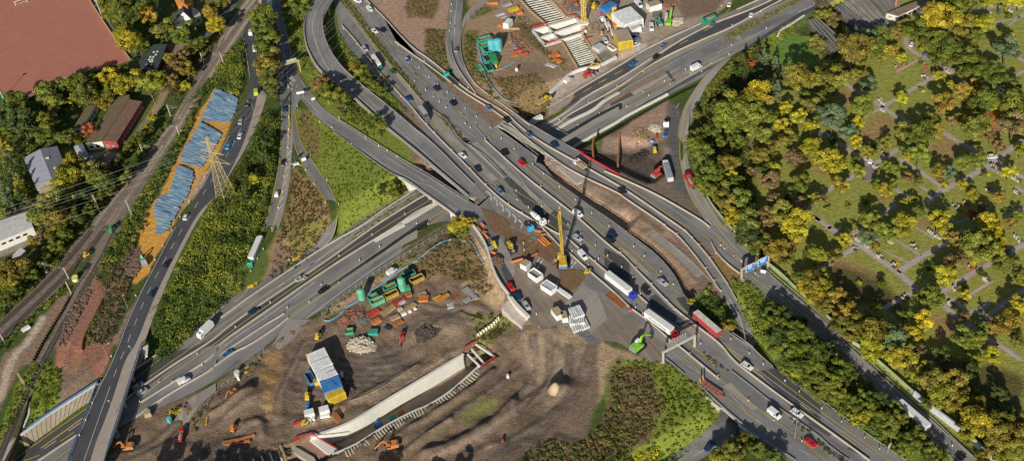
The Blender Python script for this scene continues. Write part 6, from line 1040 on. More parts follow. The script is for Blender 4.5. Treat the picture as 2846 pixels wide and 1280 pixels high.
for c,s_ in{'40':'870,665p 1145,635r 1120,740w 1135,760b 950,630r 700,975w 725,1010w 725,1080w 1365,708w 1150,755w 1110,885w 1770,130w 1800,255w 1975,110w 1860,905w','41':'735,412p 755,425b 690,560b 530,655b 575,470w 650,545w 195,230w 240,240b 1285,650w 1300,655b 1830,540r 1850,555w 1870,570w 1890,580w 1800,545g 1750,610y 2000,650w 2030,665w 2060,680b 2030,790w 2050,800b 1750,760b 1480,920b 1470,960b 1430,930b 1540,900b 1900,780b 1640,820w','42':'845,375r 860,365y 830,390b 700,290w 715,300b 690,280w 820,130p 800,150w 1020,195b 1040,200w 1055,195b 1190,50w 1210,65w 1230,80w 1250,90b 1270,105w 1585,400r 1740,505b 1725,515w 1755,520b 1430,605w 1440,615b 1310,665b 1400,750b 1385,755w 2050,120w 2070,140b 2030,100w 940,700b 960,690b 930,715b 1970,1060b 1990,1050w 455,225b 570,190w 480,130w'}.items():
 for w in s_.split():
  px,py=K(c,w[:-1])[0];g=W(px,py,'T');o=dup(gp,g,random.choice((.5,.55,.6,2.1)),GC[w[-1]]);tag(o,f'grave with {GN[w[-1]]} {zone(px, py)}','grave',None,(px,py))
#railway
def proj(P):
 v=(np.asarray(P,float)-CAM)@R;return PW/2+v[...,0]/-v[...,2]*F,PH/2-v[...,1]/-v[...,2]*F
SLEEP=M('sleeper',(.4,.33,.25),.9,var=.3,scale=1);RAILM=M('rail_steel',(.2,.14,.1),.5,.5,var=.2)
def track(pts,label,z=0.0,sm=None):
 L=resample(line3(pts,0.0,z,step=3.0),step=.65);n=len(L);r=root('railway_track',(0,0,0));t=np.gradient(L[:,:2],axis=0);t/=np.linalg.norm(t,axis=1)[:,None];nr=np.stack([-t[:,1],t[:,0]],1)
 mb=MB()
 for k in range(n):mb.box(L[k,0],L[k,1],L[k,2]+.05,.28,2.6,.16,math.atan2(t[k,1],t[k,0]))
 ob('sleepers',mb,sm or SLEEP,r)['kind']='stuff'
 for s in(-1,1):
  Q=L[::6].copy();Q[:,:2]+=nr[::6]*s*.75;ob('rail',MB().sweep(Q,[(-.06,.2),(.06,.2),(.06,.36),(-.06,.36)]),RAILM,r)
 tag(r,label,'railway track',None,pts[len(pts)//2])
track(J(K('10','560,-40 490,40 250,330 0,760'),K('01','1760,0 1560,290 1380,500 1200,760 1000,1000 900,1159')),'light sleepered railway track, left one of the upper pair',.1)
track(J(K('10','500,-40 420,60 230,300'),K('10','0,640').__getitem__(slice(0,0)),K('00','2107,560 1960,760 1740,1159')),'railway track at the far left edge of the upper ballast bed',.1)
track(J(K('10','590,-40 570,30 330,370 150,640 20,860'),K('01','1840,0 1600,380 1420,620 1200,900 1020,1159')),'light sleepered railway track, right one of the upper pair',.1)
DS=M('dark_sleeper',(.13,.1,.08),.9,var=.3,scale=1)
track(J(K('01','1330,760').__getitem__(slice(0,0)),K('02','920,0 700,280 500,500 200,780 -20,980')),'dark sleepered railway track, left one at the lower left',.1,DS)
track(J(K('02','1040,0 850,250 620,500 250,860 -10,1100')),'dark sleepered railway track, middle one at the lower left',.1,DS)
track(J(K('02','1110,70 1020,260 880,500 700,810 500,1159'),K('03','520,0 400,240 250,500 150,740 60,960 -40,1200')),'single curved railway track crossing the lower left bridge',.1,DS)
track(J(K('01','1600,330 1420,590 1250,830 1100,1090'),K('02','1040,10')),'short crossover track between the main lines',.1)
barrier(K('03','290,540 240,740 150,1000 60,1200'),'brown steel girder side of the railway bridge',0.0,M('brown_girder',(.1,.05,.04),.8,var=.3),[(-.2,-1.2),(.2,-1.2),(.2,.9),(-.2,.9)],'bridge_girder','girder',None)
def piles(pts,label,h=2.2,mat=RUST,mode=0.0,step=.7):
 L=resample(line3(pts,mode,0,step=2),step=step);P=L.copy();t=np.gradient(L[:,:2],axis=0);t/=np.linalg.norm(t,axis=1)[:,None]+1e-9
 P[:,0]+=-t[:,1]*.35*((np.arange(len(L))%2)*2-1);P[:,1]+=t[:,0]*.35*((np.arange(len(L))%2)*2-1)
 o=ob('sheet_pile_wall',MB().sweep(P,[(-.08,-1.5),(.08,-1.5),(.08,h),(-.08,h)]),mat);tag(o,label,'sheet pile wall',None,pts[0])
piles(J(K('02','690,680 600,850 500,1000 410,1159'),K('03','370,110 320,205')),'zigzag rusty sheet pile wall beside the single track',1.2,M('dark_rust',(.1,.045,.03),.9,var=.3))
o=barrier(J(K('02','990,735 910,900 820,1060 800,1159'),K('03','800,90')),'long rusty brown pipe casing lying on red earth',0.0,RUST,[(-.45,.1),(0,.0),(.45,.1),(.45,.8),(0,1.0),(-.45,.8)],'pipe_casing','pipe',None)
#masts, lamps, pylon
def solve_h(base,top,z0=None):
 g=W(*base)if z0 is None else at(*base,z0);hs=np.linspace(1,60,400);P=np.stack([[g[0],g[1],g[2]+h]for h in hs]);x,y=proj(P);return g,hs[np.argmin(abs(y-top[1]))]
MASTM=M('mast_galvanised',(.5,.42,.36),.7,var=.2)
def mast(c,base,top,arm=None,label='',lattice=False):
 b,t=K(c,base+' '+top);g,h=solve_h(b,t,0.0);r=root('catenary_mast',g);mb=MB()
 if lattice:
  for s in(-.3,.3):mb.beam((s,0,0),(s*.6,0,h),.14)
  for k in range(int(h/1.0)):s=1 if k%2 else-1;mb.beam((s*.28,0,k),(-s*.28,0,k+1),.07)
 else:mb.box(0,0,0,.35,.35,h)
 ob('post',mb,MASTM,r)
 if arm:
  q=K(c,arm)[0];A=at(q[0],q[1],h-.8)-g;A[2]=0;mb=MB()
  mb.beam((0,0,h-.4),(A[0],A[1],h-.7),.1).beam((0,0,h-2.0),(A[0]*.9,A[1]*.9,h-1.1),.1).beam((0,0,h-1.2),(A[0]*.5,A[1]*.5,h-2.2),.06);ob('cantilever_arm',mb,STEEL,r)
 ob('footing',MB().box(0,0,-.1,.8,.8,.3),CONC,r);tag(r,label,'catenary mast','railway catenary masts',b)
for a in[('01','1405,430','1365,320','1465,340','single catenary mast left of the tracks with arm pointing right'),('01','1760,255','1722,135','1650,140','catenary mast right of the upper tracks with crossbeam over them'),('00','1990,628','1952,515','2012,528','white catenary mast nearest the clubhouse'),('00','1665,1130','1630,1025','1738,1045','catenary mast left of the tracks with three white arms'),('10','218,635','190,515','108,530','catenary mast beside the upper tracks above the scrub'),('01','980,990','908,812',None,'tall lattice mast on the left side of the tracks',True),('01','1295,1030','1230,862',None,'tall lattice mast on the right side of the tracks',True),('02','455,440','405,340','500,378','catenary mast in the green strip at the lower left'),('02','670,500','625,395','560,388','catenary mast between the dark tracks'),('02','700,655','650,535',None,'slim brown mast at the head of the sheet piles'),('02','45,1125','0,1045',None,'catenary mast at the left edge of the picture'),('03','240,420','170,300',None,'pale wooden mast in the green verge by the dirt track',True),('10','580,40','572,-20',None,'catenary mast at the top edge between rails and trees')]:
 mast(*a[:3],arm=a[3],label=a[4],lattice=len(a)>5)
def lamp(c,base,top,head,label):
 b,t,q=K(c,base+' '+top+' '+head);g,h=solve_h(b,t);r=root('street_lamp',g)
 ob('pole',MB().cyl((0,0,0),(0,0,h),.11,8,.07),STEEL,r);A=at(q[0],q[1],g[2]+h)-g;A[2]=0;A*=min(1,2.5/(np.linalg.norm(A)+.01))
 ob('arm',MB().beam((0,0,h),(A[0],A[1],h+.15),.08),STEEL,r);ob('lamp_head',MB().box(A[0],A[1],h+.05,.7,.35,.16,math.atan2(A[1],A[0])),WHITEP,r);tag(r,label,'street lamp','street lamps',b)
for a in[('03','1325,160','1268,48','1262,42','upper street lamp on the pavement side of the street bridge'),('03','1130,690','1070,578','1060,572','lower street lamp on the pavement side of the street bridge'),('03','1050,140','1018,40','1058,15','curved street lamp left of the street bridge'),('10','520,1115','485,1005','445,990','curved street lamp at the pavement beside the dark car'),('01','1705,1050','1685,950','1715,935','curved street lamp standing before the lowest blue tarpaulin'),('01','1940,690','1912,595','1905,570','slim lamp post between tarpaulin and street'),('00','1515,1025','1490,945','1485,942','white lamp post beside the school path'),('02','1250,795','1208,672','1200,668','white lamp post beside the street below the sand'),('33','1855,940','1862,745','1850,745','slim lamp post on the motorway near the bottom'),('42','1350,1050','1350,960','1345,955','lamp post in the lower cemetery')][:9]:lamp(*a)
PYL=M('pylon_ochre_paint',(.5,.4,.2),.7,var=.2)
g,ph=solve_h(K('11','248,835')[0],K('11','88,250')[0],0.0);pr=root('lattice_pylon',g);rz=.75
def pw(t):return 3.1*(1-t)**1.25+.35
def pc(t,k,w=None):w=w or pw(t);a=rz+math.pi/4+k*math.pi/2;return np.array([w*math.cos(a)*1.41,w*math.sin(a)*1.41,ph*t])
for k in range(4):
 mb=MB();ts=np.linspace(0,1,9)
 for i in range(8):mb.beam(pc(ts[i],k),pc(ts[i+1],k),.17)
 ob('leg',mb,PYL,pr)
 mb=MB();ts=np.r_[np.linspace(0,.5,6),np.linspace(.56,1,9)]
 for i in range(len(ts)-1):mb.beam(pc(ts[i],k),pc(ts[i+1],(k+1)%4),.08).beam(pc(ts[i],(k+1)%4),pc(ts[i+1],k),.08).beam(pc(ts[i],k),pc(ts[i],(k+1)%4),.07)
 ob('bracing',mb,PYL,pr)
arms=[]
for t,wd in((.62,8.5),(.76,6.5),(.9,4.5)):
 mb=MB();ca=math.atan2(*(lambda v:(v[1],v[0]))(at(*K('11','235,500')[0],20)-at(*K('11','60,440')[0],20))[:2])if False else math.radians(-28)
 for s in(-1,1):
  tip=np.array([math.cos(ca)*wd*s,math.sin(ca)*wd*s,ph*t]);arms.append(g+tip)
  for k in range(4):mb.beam(pc(t if k%2 else t+.03,k),tip,.14)
  for j in(.3,.6):mb.beam(pc(t,0)*(1-j)+tip*j,pc(t+.03,1)*(1-j)+tip*j,.1)
 ob('cross_arm',mb,PYL,pr)
tag(pr,'tall ochre lattice power pylon beside the street and tarpaulins','pylon',None,K('11','200,700')[0])
CAB=M('power_cable',(.5,.5,.48),.5,.4,var=0)
tgt1=at(-700,900,18.0);tgt2=at(1500,-420,22.0)
for i,a in enumerate(arms):
 for j,tg in enumerate((tgt1,tgt2)):
  e=tg+(a-g)*np.array([1,1,.6]);L=np.array([a*(1-u)+e*u-np.array([0,0,1])*7*4*u*(1-u)*.5 for u in np.linspace(0,1,24)])
  o=ob('power_cable',MB().sweep(L,[(-.03,-.03),(.03,-.03),(.03,.03),(-.03,.03)]),CAB)
  tag(o,'thin pale power cable running from the pylon towards '+('the left' if j==0 else 'the top'),'power cable','power cables strung from the pylon',tuple(float(v[0])if hasattr(v,'__len__')else float(v)for v in proj(L[3])))
#sign gantries
GAN=M('gantry_cream_paint',(.5,.42,.28),.7,var=.15);SIGNB=M('sign_blue',(.01,.22,.62),.4,var=.05);SW=M('sign_white',(.85,.85,.85),.5,var=0)
def gantry(c,b1,t1,b2,t2,label,mat=GAN,beam=.7):
 p=K(c,' '.join([b1,t1,b2,t2]));g1,h1=solve_h(p[0],p[1],0.0);g2,h2=solve_h(p[2],p[3],0.0);h=(h1+h2)/2;d=g2-g1;L=np.linalg.norm(d[:2]);r=root('sign_gantry',g1,math.atan2(d[1],d[0]))
 for x in(0,L):ob('leg',MB().box(x,0,0,.6,.7,h),mat,r)
 ob('crossbeam',MB().box(L/2,0,h-.1,L+.8,beam,.7),mat,r);ob('footing',MB().box(0,0,-.05,1.8,1.8,.4),CONC,r);tag(r,label,'sign gantry',None,p[0]);return r,L,h
r,L,h=gantry('32','1335,515','1350,405','1592,395','1582,310','cream portal gantry carrying two blue direction signs')
def sign(x0,x1,z0,z1,txt,arrow,red=None):
 s=ob('direction_sign',MB().box((x0+x1)/2,-.5,z0,x1-x0,.12,z1-z0),SW,r)
 ob('sign_panel',MB().box((x0+x1)/2,-.59,z0+.14,x1-x0-.28,.08,z1-z0-.28),SIGNB,s);w=x1-x0
 for k in range(3):ob('legend_line',MB().box(x0+w*.45,-.65,z1-.75-k*.75,w*(.62-.12*k),.04,.34),SW,s)
 if red:ob('red_cross',MB().box(x0+w*.55,-.69,z0+.9,.9,.03,.22,).box(x0+w*.55,-.69,z0+.6,.25,.03,.8),RED,s)
 ob('arrow',MB().add([(x0+w*.8,-.68,z0+.35),(x0+w*.9,-.68,z0+.35),(x0+w*.85,-.68,z0+1.1)],[(0,1,2)]),SW,s)
sign(L*.13,L*.43,h-2.2,h+1.6,'',0);sign(L*.57,L*.97,h-2.0,h+1.9,'',1,True)
r,L,h=gantry('33','573,205','572,100','878,45','878,-55','tall cream portal gantry with an empty open walkway above the lorries',M('gantry_grey_cream',(.5,.5,.4),.7,var=.15))
ob('walkway_grating',MB().box(L*.5,1.2,h+.6,L*.62,1.2,.1),STEEL,r)
for k in range(8):ob('railing_post',MB().box(L*(.2+.085*k),1.8,h+.6,.1,.1,1.5),WHITEP,r)
ob('handrail',MB().box(L*.5,1.8,h+1.9,L*.62,.08,.1),STEEL,r)
r,L,h=gantry('10','762,760','755,650','968,700','925,600','yellowish gantry with graffiti covered sign backs over the street',M('gantry_yellowed',(.5,.36,.16),.8,var=.2),1.0)
GRAF=M('graffiti_panel',(.3,.45,.3),.7,var=.6,scale=2.5)
ob('sign_back',MB().box(L*.22,.6,h+.2,L*.34,.15,1.5),GRAF,r);ob('sign_back',MB().box(L*.72,.6,h+.2,L*.48,.15,1.6),GRAF,r)
def board(c,a,b,hz,label,h0=2.5,hh=1.3,mat=WHITEP):
 p=K(c,a+' '+b);A=at(*p[0],h0+1);Bq=at(*p[1],h0+1);d=Bq-A;L=np.linalg.norm(d);r=root('road_sign',(A[0],A[1],0),math.atan2(d[1],d[0]))
 for x in(L*.25,L*.75):ob('post',MB().box(x,0,0,.14,.14,h0+hh),STEEL,r)
 ob('panel',MB().box(L/2,-.1,h0,L,.08,hh),mat,r);tag(r,label,'road sign',None,p[0])
board('10','925,905','1000,890',0,'white sign board at the junction nose beside the chevrons');board('10','1070,965','1105,952',0,'small white sign board right of the ramp entrance')
board('11','975,468','1018,455',0,'white sign board on the trailer in the loop slip',1.2,1.6);board('32','1525,425','1575,435',0,'white sign board beside the blue sign gantry',1.0,1.6)
board('33','1945,345','1975,325',0,'dark traffic sign seen from behind in the wide hedge',4.5,1.8,DARK);board('43','780,1020','808,985',0,'pale sign post panel at the foot of the wide hedge',3.0,1.6)
g=W(*K('11','925,520')[0]);r=root('camera_trailer',g,.3);ob('solar_panel',MB().box(0,.8,2.2,2.0,.1,1.5),GLASS,r);ob('chassis',MB().box(0,0,.4,2.8,1.4,.5),WHITEP,r)
for k in range(4):ob('outrigger',MB().beam((0,0,.6),((-1)**k*2.2,(1 if k<2 else-1)*1.8,.05),.16),WHITEP,r)
ob('camera_mast',MB().cyl((0,0,.8),(0,0,5),.08,6),STEEL,r);tag(r,'white four-legged trailer with solar panel between the slip roads','trailer',None,K('11','925,520')[0])
#buildings
def building(name,label,roofpx,h,wallm,roofm,z0=0.0,windows=True,extra=None,parapet=False,wz=(1.2,1.3),cat='building',winmat=None):
 p=wp(roofpx,z0+h);c=p.mean(0)
 a=0.5*sum(p[k][0]*p[(k+1)%len(p)][1]-p[(k+1)%len(p)][0]*p[k][1]for k in range(len(p)))
 if a<0:p=p[::-1]
 q=p-c;r=root(name,(c[0],c[1],z0));ob('wall',MB().slab(q,-.3,h-.02),wallm,r)
 q2=q*1.0;ob('roof',MB().slab(q2*1.015,h,h+.25),roofm,r)
 if windows:
  for k in range(len(q)):
   A,Bq=q[k],q[(k+1)%len(q)];d=Bq-A;L=np.linalg.norm(d);d=d/L;nr=np.array([d[1],-d[0]])
   if nr[1]>.3 or L<4:continue
   for i in range(int(L//3.2)):
    m=A+d*(1.8+i*3.2)+nr*.03;f=ob('window',MB().box(m[0],m[1],wz[0],1.9,.1,wz[1],math.atan2(d[1],d[0])),winmat or GLASS,r)
 tag(r,label,cat,None,roofpx[0]);return r,q
MOSS=M('mossy_flat_roof',(.17,.125,.075),.95,var=.4,scale=.5,scale2=1.8);MOSSR=M('reddish_mossy_roof',(.2,.12,.08),.95,var=.4,scale=.5,scale2=1.8);WHR=M('white_render',(.66,.64,.6),.9,var=.1);REDW=M('red_panel_wall',(.4,.05,.035),.7,var=.25,scale=.4)
r,q=building('school_building','long school wing with mossy roof and red and blue side panels',K('01','1262,-112 1385,-93 1140,300 1003,288'),4.5,REDW,MOSSR,winmat=M('blue_window_panel',(.12,.3,.45),.4,var=.2))
r,q=building('school_building','long mossy roofed school wing with white front left of the red panels',K('01','1130,-130 1262,-160 1255,-110 995,288 840,308 930,170 1040,20'),4.5,WHR,MOSS)
p0=wp(K('01','955,292 1000,400'),2);r2=root('entrance_panel',(p0[0][0],p0[0][1],0));
ob('red_panel',MB().box(0,-.6,0,2.2,.4,4.3,-.2),REDW,r2);ob('yellow_panel',MB().box(2.0,-.6,0,.9,.4,4.3,-.2),M('yellow_panel',(.75,.35,.02),.6,var=.1),r2);tag(r2,'red and yellow entrance panels on the white school front','facade panel',None,K('01','980,320')[0])
building('school_annex','small mossy roofed school annex beside the red shrub',K('01','845,-45 945,-65 800,160 712,168'),3.6,WHR,MOSS)
building('club_house','dark flat roofed clubhouse with white skylights beside the pitch',K('00','1500,440 1632,435 1535,680 1375,665 1350,600'),4.0,M('dark_red_brick',(.16,.05,.045),.9,var=.25),M('green_black_roof',(.05,.065,.06),.9,var=.35,scale=.4))
for k,(px,py)in enumerate(K('00','1500,505 1535,500 1520,530 1497,552 1467,552 1485,577 1455,577 1467,597 1485,597 1433,627 1475,627')):
 P=at(px,py,4.6);o=ob('skylight',MB().box(0,0,0,1.0,1.0,.3),CONCW,loc=(P[0],P[1],4.26));tag(o,'white square skylight on the dark clubhouse roof','skylight','skylights on the clubhouse roof',(px,py))
def gable(name,label,A,B,C,D,E,Fp,he,hr,wallm,roofm,roofm2=None,z0=0.0,doors=0,windows=0,cat='building'):
 """eave A-B (left), ridge C-D, eave E-F (right); pixels read at their own heights"""
 a,b=wp([A,B],z0+he);c,d=wp([C,D],z0+hr);e,f=wp([E,Fp],z0+he);o0=(a+f)/2;r=root(name,(o0[0],o0[1],z0))
 v=lambda p,z:(p[0]-o0[0],p[1]-o0[1],z)
 ob('wall',MB().add([v(a,0),v(b,0),v(f,0),v(e,0),v(a,he),v(b,he),v(f,he),v(e,he),v(c,hr),v(d,hr)],[(0,1,5,4),(1,2,6,9,5),(2,3,7,6),(3,0,4,8,7)]),wallm,r)
 up=.06
 for nm,P4,m in(('roof',(a,b,d,c),roofm),('roof',(c,d,f,e),roofm2 or roofm)):
  zz=(he,he,hr,hr)if nm and P4[0]is a else(hr,hr,he,he);vs=[v(p,z+up)for p,z in zip(P4,zz)]+[v(p,z+up+.2)for p,z in zip(P4,zz)]
  ob(nm,MB().add(vs,[(3,2,1,0),(4,5,6,7),(0,1,5,4),(1,2,6,5),(2,3,7,6),(3,0,4,7)]),m,r)
 d_=f-b;L=np.linalg.norm(d_);d_/=L;nr=np.array([d_[1],-d_[0]]);nr=nr if nr[1]<0 else-nr;an=math.atan2(d_[1],d_[0])
 for k in range(doors):m_=b+d_*L*(k+.5)/doors+nr*.05;ob('door',MB().box(m_[0]-o0[0],m_[1]-o0[1],0,L/doors*.7,.15,he*.75,an),M('tan_door',(.38,.3,.2),.8,var=.15),r)
 for k in range(windows):m_=b+d_*L*(k+.5)/windows+nr*.05;ob('window',MB().box(m_[0]-o0[0],m_[1]-o0[1],he*.8,.9,.12,.8,an),GLASS,r)
 tag(r,label,cat,None,D);return r
ROOFS=M('grey_blue_sheet_roof',(.36,.37,.42),.55,var=.12,scale=.4);ROOFS2=M('darker_sheet_roof',(.22,.22,.25),.55,var=.15,scale=.4)
k1=K('01','232,458 352,742 393,368 505,655 560,340 655,600')
gable('industrial_hall','grey sheet roofed gabled hall with tan roller doors',k1[0],k1[1],k1[2],k1[3],k1[4],k1[5],4.8,6.2,M('beige_wall',(.45,.4,.32),.9,var=.12),ROOFS,ROOFS2,doors=2,windows=2)
for i,(x,y)in enumerate(((465,455),(545,550))):
 P=at(*K('01',f'{x},{y}')[0],6);o=ob('roof_vent',MB().box(0,0,0,1.6,1.0,.9),CONCW,loc=(P[0],P[1],5.6));tag(o,'white box vent on the grey hall roof','roof vent','vents on the grey hall roof',K('01',f'{x},{y}')[0])
CORR=M('corrugated_white',(.6,.58,.56),.6,var=.2,scale=.8)
r,q=building('warehouse','white warehouse with ribbed roof at the left edge',K('01','-160,1120 265,980 322,1130 -160,1330'),5.0,WHR,CORR,wz=(2.6,1.0))
k1=K('01','720,345 775,440 762,328 820,440 805,312 860,415')
gable('shed','small silver gabled shed beside the white school front',k1[0],k1[1],k1[2],k1[3],k1[4],k1[5],2.6,3.4,WHR,ROOFS,z0=0)
building('open_shelter','small striped roof shelter in the grass at the left',K('02','112,292 200,205 250,235 165,318'),2.6,M('dark_wood',(.08,.06,.05),.9,var=.2),CORR,windows=False)
HR=M('dark_tile_roof',(.07,.07,.09),.8,var=.25,scale=2);k1=K('00','1700,150 1700,215 1790,60 1790,120 1880,130 1895,215')
gable('house','white timber framed house with steep dark roof top left',k1[0],k1[1],k1[2],k1[3],k1[4],k1[5],5.5,9.5,WHR,HR,windows=3)
building('house_wing','white wing of the timber framed house with rows of windows',K('00','1845,80 1905,85 1950,120 1895,160 1870,130'),6.0,WHR,HR)
k1=K('00','1700,-20 1745,60 1790,-50 1800,40 1870,-30 1865,30')
gable('house','orange tiled house roof at the very top left',k1[0],k1[1],k1[2],k1[3],k1[4],k1[5],5,8,M('orange_render',(.7,.32,.05),.9,var=.1),M('orange_tile',(.5,.2,.06),.8,var=.25,scale=2),windows=1)
GHM=M('greenhouse_glass',(.11,.105,.1),.3,var=.45,scale=.5,scale2=.15,spec=.7);GHF=M('greenhouse_frame',(.36,.32,.27),.6,var=.15)
def greenhouse(a,b,c,d,n,label,z0,h=2.8,m=GHM):
 """ridges run from edge a-b towards edge d-c"""
 A,B_,C__,D=wp([a,b,c,d],z0+h);o0=(A+C__)/2;r=root('greenhouse',(o0[0],o0[1],z0));v=lambda p,z:(p[0]-o0[0],p[1]-o0[1],z)
 ob('base_wall',MB().add([v(A,0),v(B_,0),v(C__,0),v(D,0),v(A,h-.05),v(B_,h-.05),v(C__,h-.05),v(D,h-.05)],[(0,1,5,4),(1,2,6,5),(2,3,7,6),(3,0,4,7)]),m,r)
 for k in range(n):
  p0=A+(B_-A)*k/n;p1=A+(B_-A)*(k+1)/n;q0=D+(C__-D)*k/n;q1=D+(C__-D)*(k+1)/n;pm=(p0+p1)/2;qm=(q0+q1)/2
  ob('roof_bay',MB().add([v(p0,h),v(p1,h),v(pm,h+1.3),v(q0,h),v(q1,h),v(qm,h+1.3)],[(0,2,5,3),(2,1,4,5),(0,1,2),(3,5,4)]),m,r)
  mb=MB();N=14
  mb.beam(v(pm,h+1.36),v(qm,h+1.36),.22).beam(v(p0,h+.06),v(q0,h+.06),.3)
  for i in range(N+1):u=i/N;e0=p0*(1-u)+q0*u;e1=p1*(1-u)+q1*u;em=pm*(1-u)+qm*u;mb.beam(v(e0,h+.05),v(em,h+1.35),.1).beam(v(em,h+1.35),v(e1,h+.05),.1)
  ob('glazing_bars',mb,GHF,r)
 tag(r,label,'greenhouse',None,a)
q=K('40','95,185 -5,215 235,535 385,430');greenhouse(q[0],q[1],q[2],q[3],4,'small four-bay greenhouse beside the green garden',-3.0)
q=K('40','335,45 250,95 520,335 660,300');greenhouse(q[0],q[1],q[2],q[3],2,'dark greenhouse bays left of the big glasshouse',-3.0)
q=K('40','545,-60 345,40 670,310 850,290');greenhouse(q[0],q[1],q[2],q[3],4,'big greenhouse with yellow lit bay and whitewashed panes',-2.5,m=M('greenhouse_glass_light',(.2,.18,.15),.3,var=.5,scale=.4,scale2=.12,spec=.7))
q=K('40','860,-80 560,-60 760,150 900,90');greenhouse(q[0],q[1],q[2],q[3],5,'rear greenhouse beside the brick chimney',-2.0)
BRF=M('brown_sheet_roof',(.26,.18,.12),.8,var=.3,scale=.5)
building('boiler_house','long low brown roofed building beside the rear greenhouse',K('40','770,130 1170,-30 1215,0 880,160'),3.6,WHR,BRF,z0=-1.0)
building('annex','white cube annex with terrace at the end of the greenhouse',K('40','760,120 830,150 865,165 870,190 800,180 755,160'),3.5,WHR,CONCW,z0=-2.5,windows=False)
building('garage','small pale garage with terrace by the brown roofed building',K('40','1045,85 1150,35 1195,70 1110,125'),2.8,WHR,ROOFS,z0=-1.0,windows=False)
P=at(*K('40','850,85')[0],-1);o=ob('chimney',MB().cyl((0,0,0),(0,0,7),.9,12,.7),M('brick',(.4,.17,.09),.9,var=.2),loc=P);tag(o,'square brown brick chimney by the greenhouses','chimney',None,K('40','850,85')[0])
#sports pitch
marks([K('00','795,0 1050,330 1222,582'),K('00','570,0 600,40 0,255'),K('00','-10,552 400,400 700,275 985,198'),K('00','930,530 1015,665'),K('00','0,730 80,875'),K('00','290,975 620,830 700,760'),K('00','60,85 95,125'),K('00','0,110 350,0')],.18,M('faded_pitch_line',(.45,.28,.22),.9,var=.3),0.0,.05,name='pitch_marking')
def goal(c,a,b,label,s):
 p=K(c,a+' '+b);A,Bq=at(*p[0],0),at(*p[1],0);d=Bq-A;L=np.linalg.norm(d);r=root('football_goal',A,math.atan2(d[1],d[0]))
 for x in(0,L):ob('post',MB().box(x,0,0,.2,.2,2.6),SW,r)
 ob('crossbar',MB().box(L/2,0,2.5,L,.2,.2),SW,r);ob('net_frame',MB().beam((0,0,2.5),(0,s,.1),.1).beam((L,0,2.5),(L,s,.1),.1).beam((0,s,.1),(L,s,.1),.1),SW,r);tag(r,label,'football goal',None,p[0])
goal('00','155,58','270,22','white football goal at the far end of the red pitch',1.6);goal('00','618,812','735,752','white football goal at the near end under the trees',-1.6)
barrier(K('00','860,-20 1000,200 1130,390 1275,588'),'yellowed perimeter fence along the right side of the pitch',0.0,M('yellow_rail',(.5,.42,.2),.7,var=.2),[(-.06,0),(.06,0),(.06,1.1),(-.06,1.1)],'pitch_fence','fence',None)
barrier(K('00','275,985 600,835 1100,655'),'dark perimeter fence along the near side of the pitch',0.0,DARK,[(-.04,0),(.04,0),(.04,1.1),(-.04,1.1)],'pitch_fence','fence',None)
for(bs,tp,lab)in(('1005,190','950,10','white floodlight mast at the right side of the pitch'),('30,960','0,820','floodlight mast at the lower left corner of the pitch'),('1265,510','1215,370','floodlight mast among trees at the pitch corner')):
 b,t=K('00',bs+' '+tp);g,h=solve_h(b,t,0.0);r=root('floodlight_mast',g);ob('pole',MB().cyl((0,0,0),(0,0,h),.2,8,.12),WHITEP,r);ob('floodlight',MB().box(0,0,h,1.8,.5,.6),STEEL,r);tag(r,lab,'floodlight mast',None,b)
#blue tarpaulins
def tarp_mat():
 m=bpy.data.materials.new('blue_tarpaulin');m.use_nodes=True;N=m.node_tree.nodes;L=m.node_tree.links;b=N['Principled BSDF'];b.inputs['Roughness'].default_value=.5
 uv=N.new('ShaderNodeUVMap').outputs[0];mp=N.new('ShaderNodeMapping');mp.inputs['Scale'].default_value=(.10,1.5,1);mp.inputs['Rotation'].default_value=(0,0,.16);L.new(uv,mp.inputs[0])
 no=N.new('ShaderNodeTexNoise');no.inputs['Scale'].default_value=1;no.inputs['Detail'].default_value=5;no.inputs['Distortion'].default_value=.5;L.new(mp.outputs[0],no.inputs['Vector'])
 cr=N.new('ShaderNodeValToRGB');e=cr.color_ramp.elements;e[0].position=.32;e[0].color=(.03,.07,.13,1);e[1].position=.72;e[1].color=(.62,.56,.46,1)
 for p,c in((.42,(.14,.25,.36)),(.5,(.22,.37,.5)),(.6,(.34,.47,.56))):q=e.new(p);q.color=(*c,1)
 L.new(no.outputs[0],cr.inputs[0]);L.new(cr.outputs[0],b.inputs['Base Color']);bu=N.new('ShaderNodeBump');bu.inputs['Distance'].default_value=.35;L.new(no.outputs[0],bu.inputs['Height']);L.new(bu.outputs[0],b.inputs['Normal']);MATS['tarp']=m;return m
TARP=tarp_mat()
def tarp(L_,R_,label,hump=.5):
 n=max(20,int(np.linalg.norm(np.array(L_[0])-np.array(L_[-1]))/2.5));a=resample(L_,n);b=resample(R_,n);g=np.random.default_rng(len(label));a=a+g.normal(0,1.1,a.shape);b=b+g.normal(0,1.5,b.shape)
 A=place(a[:,0],a[:,1],.4);B_=place(b[:,0],b[:,1],.25);me=strip_mesh('tarpaulin',A,B_,TARP,12)
 for v in me.vertices:v.co.z+=hump*(fbm(np.array([v.co.x]),np.array([v.co.y]),2.2,1)[0])+.1+float(.35*math.sin((v.index%13)/12*math.pi))
 if me.polygons[0].normal.z<0:me.flip_normals()
 o=bpy.data.objects.new('tarpaulin',me);COL.objects.link(o);tag(o,label,'tarpaulin',None,L_[0])
tarp(K('01','2105,-225 2070,-150 2030,-60 1985,20 1960,100'),K('01','2330,-110 2311,-20 2275,50 2241,105 2180,110'),'wrinkled blue tarpaulin at the top of the sand strip')
tarp(K('01','1948,112 1880,240 1800,360 1765,450 1775,500'),K('01','2175,215 2115,320 2060,420 2010,490 1965,552'),'wrinkled blue tarpaulin in the middle of the sand strip')
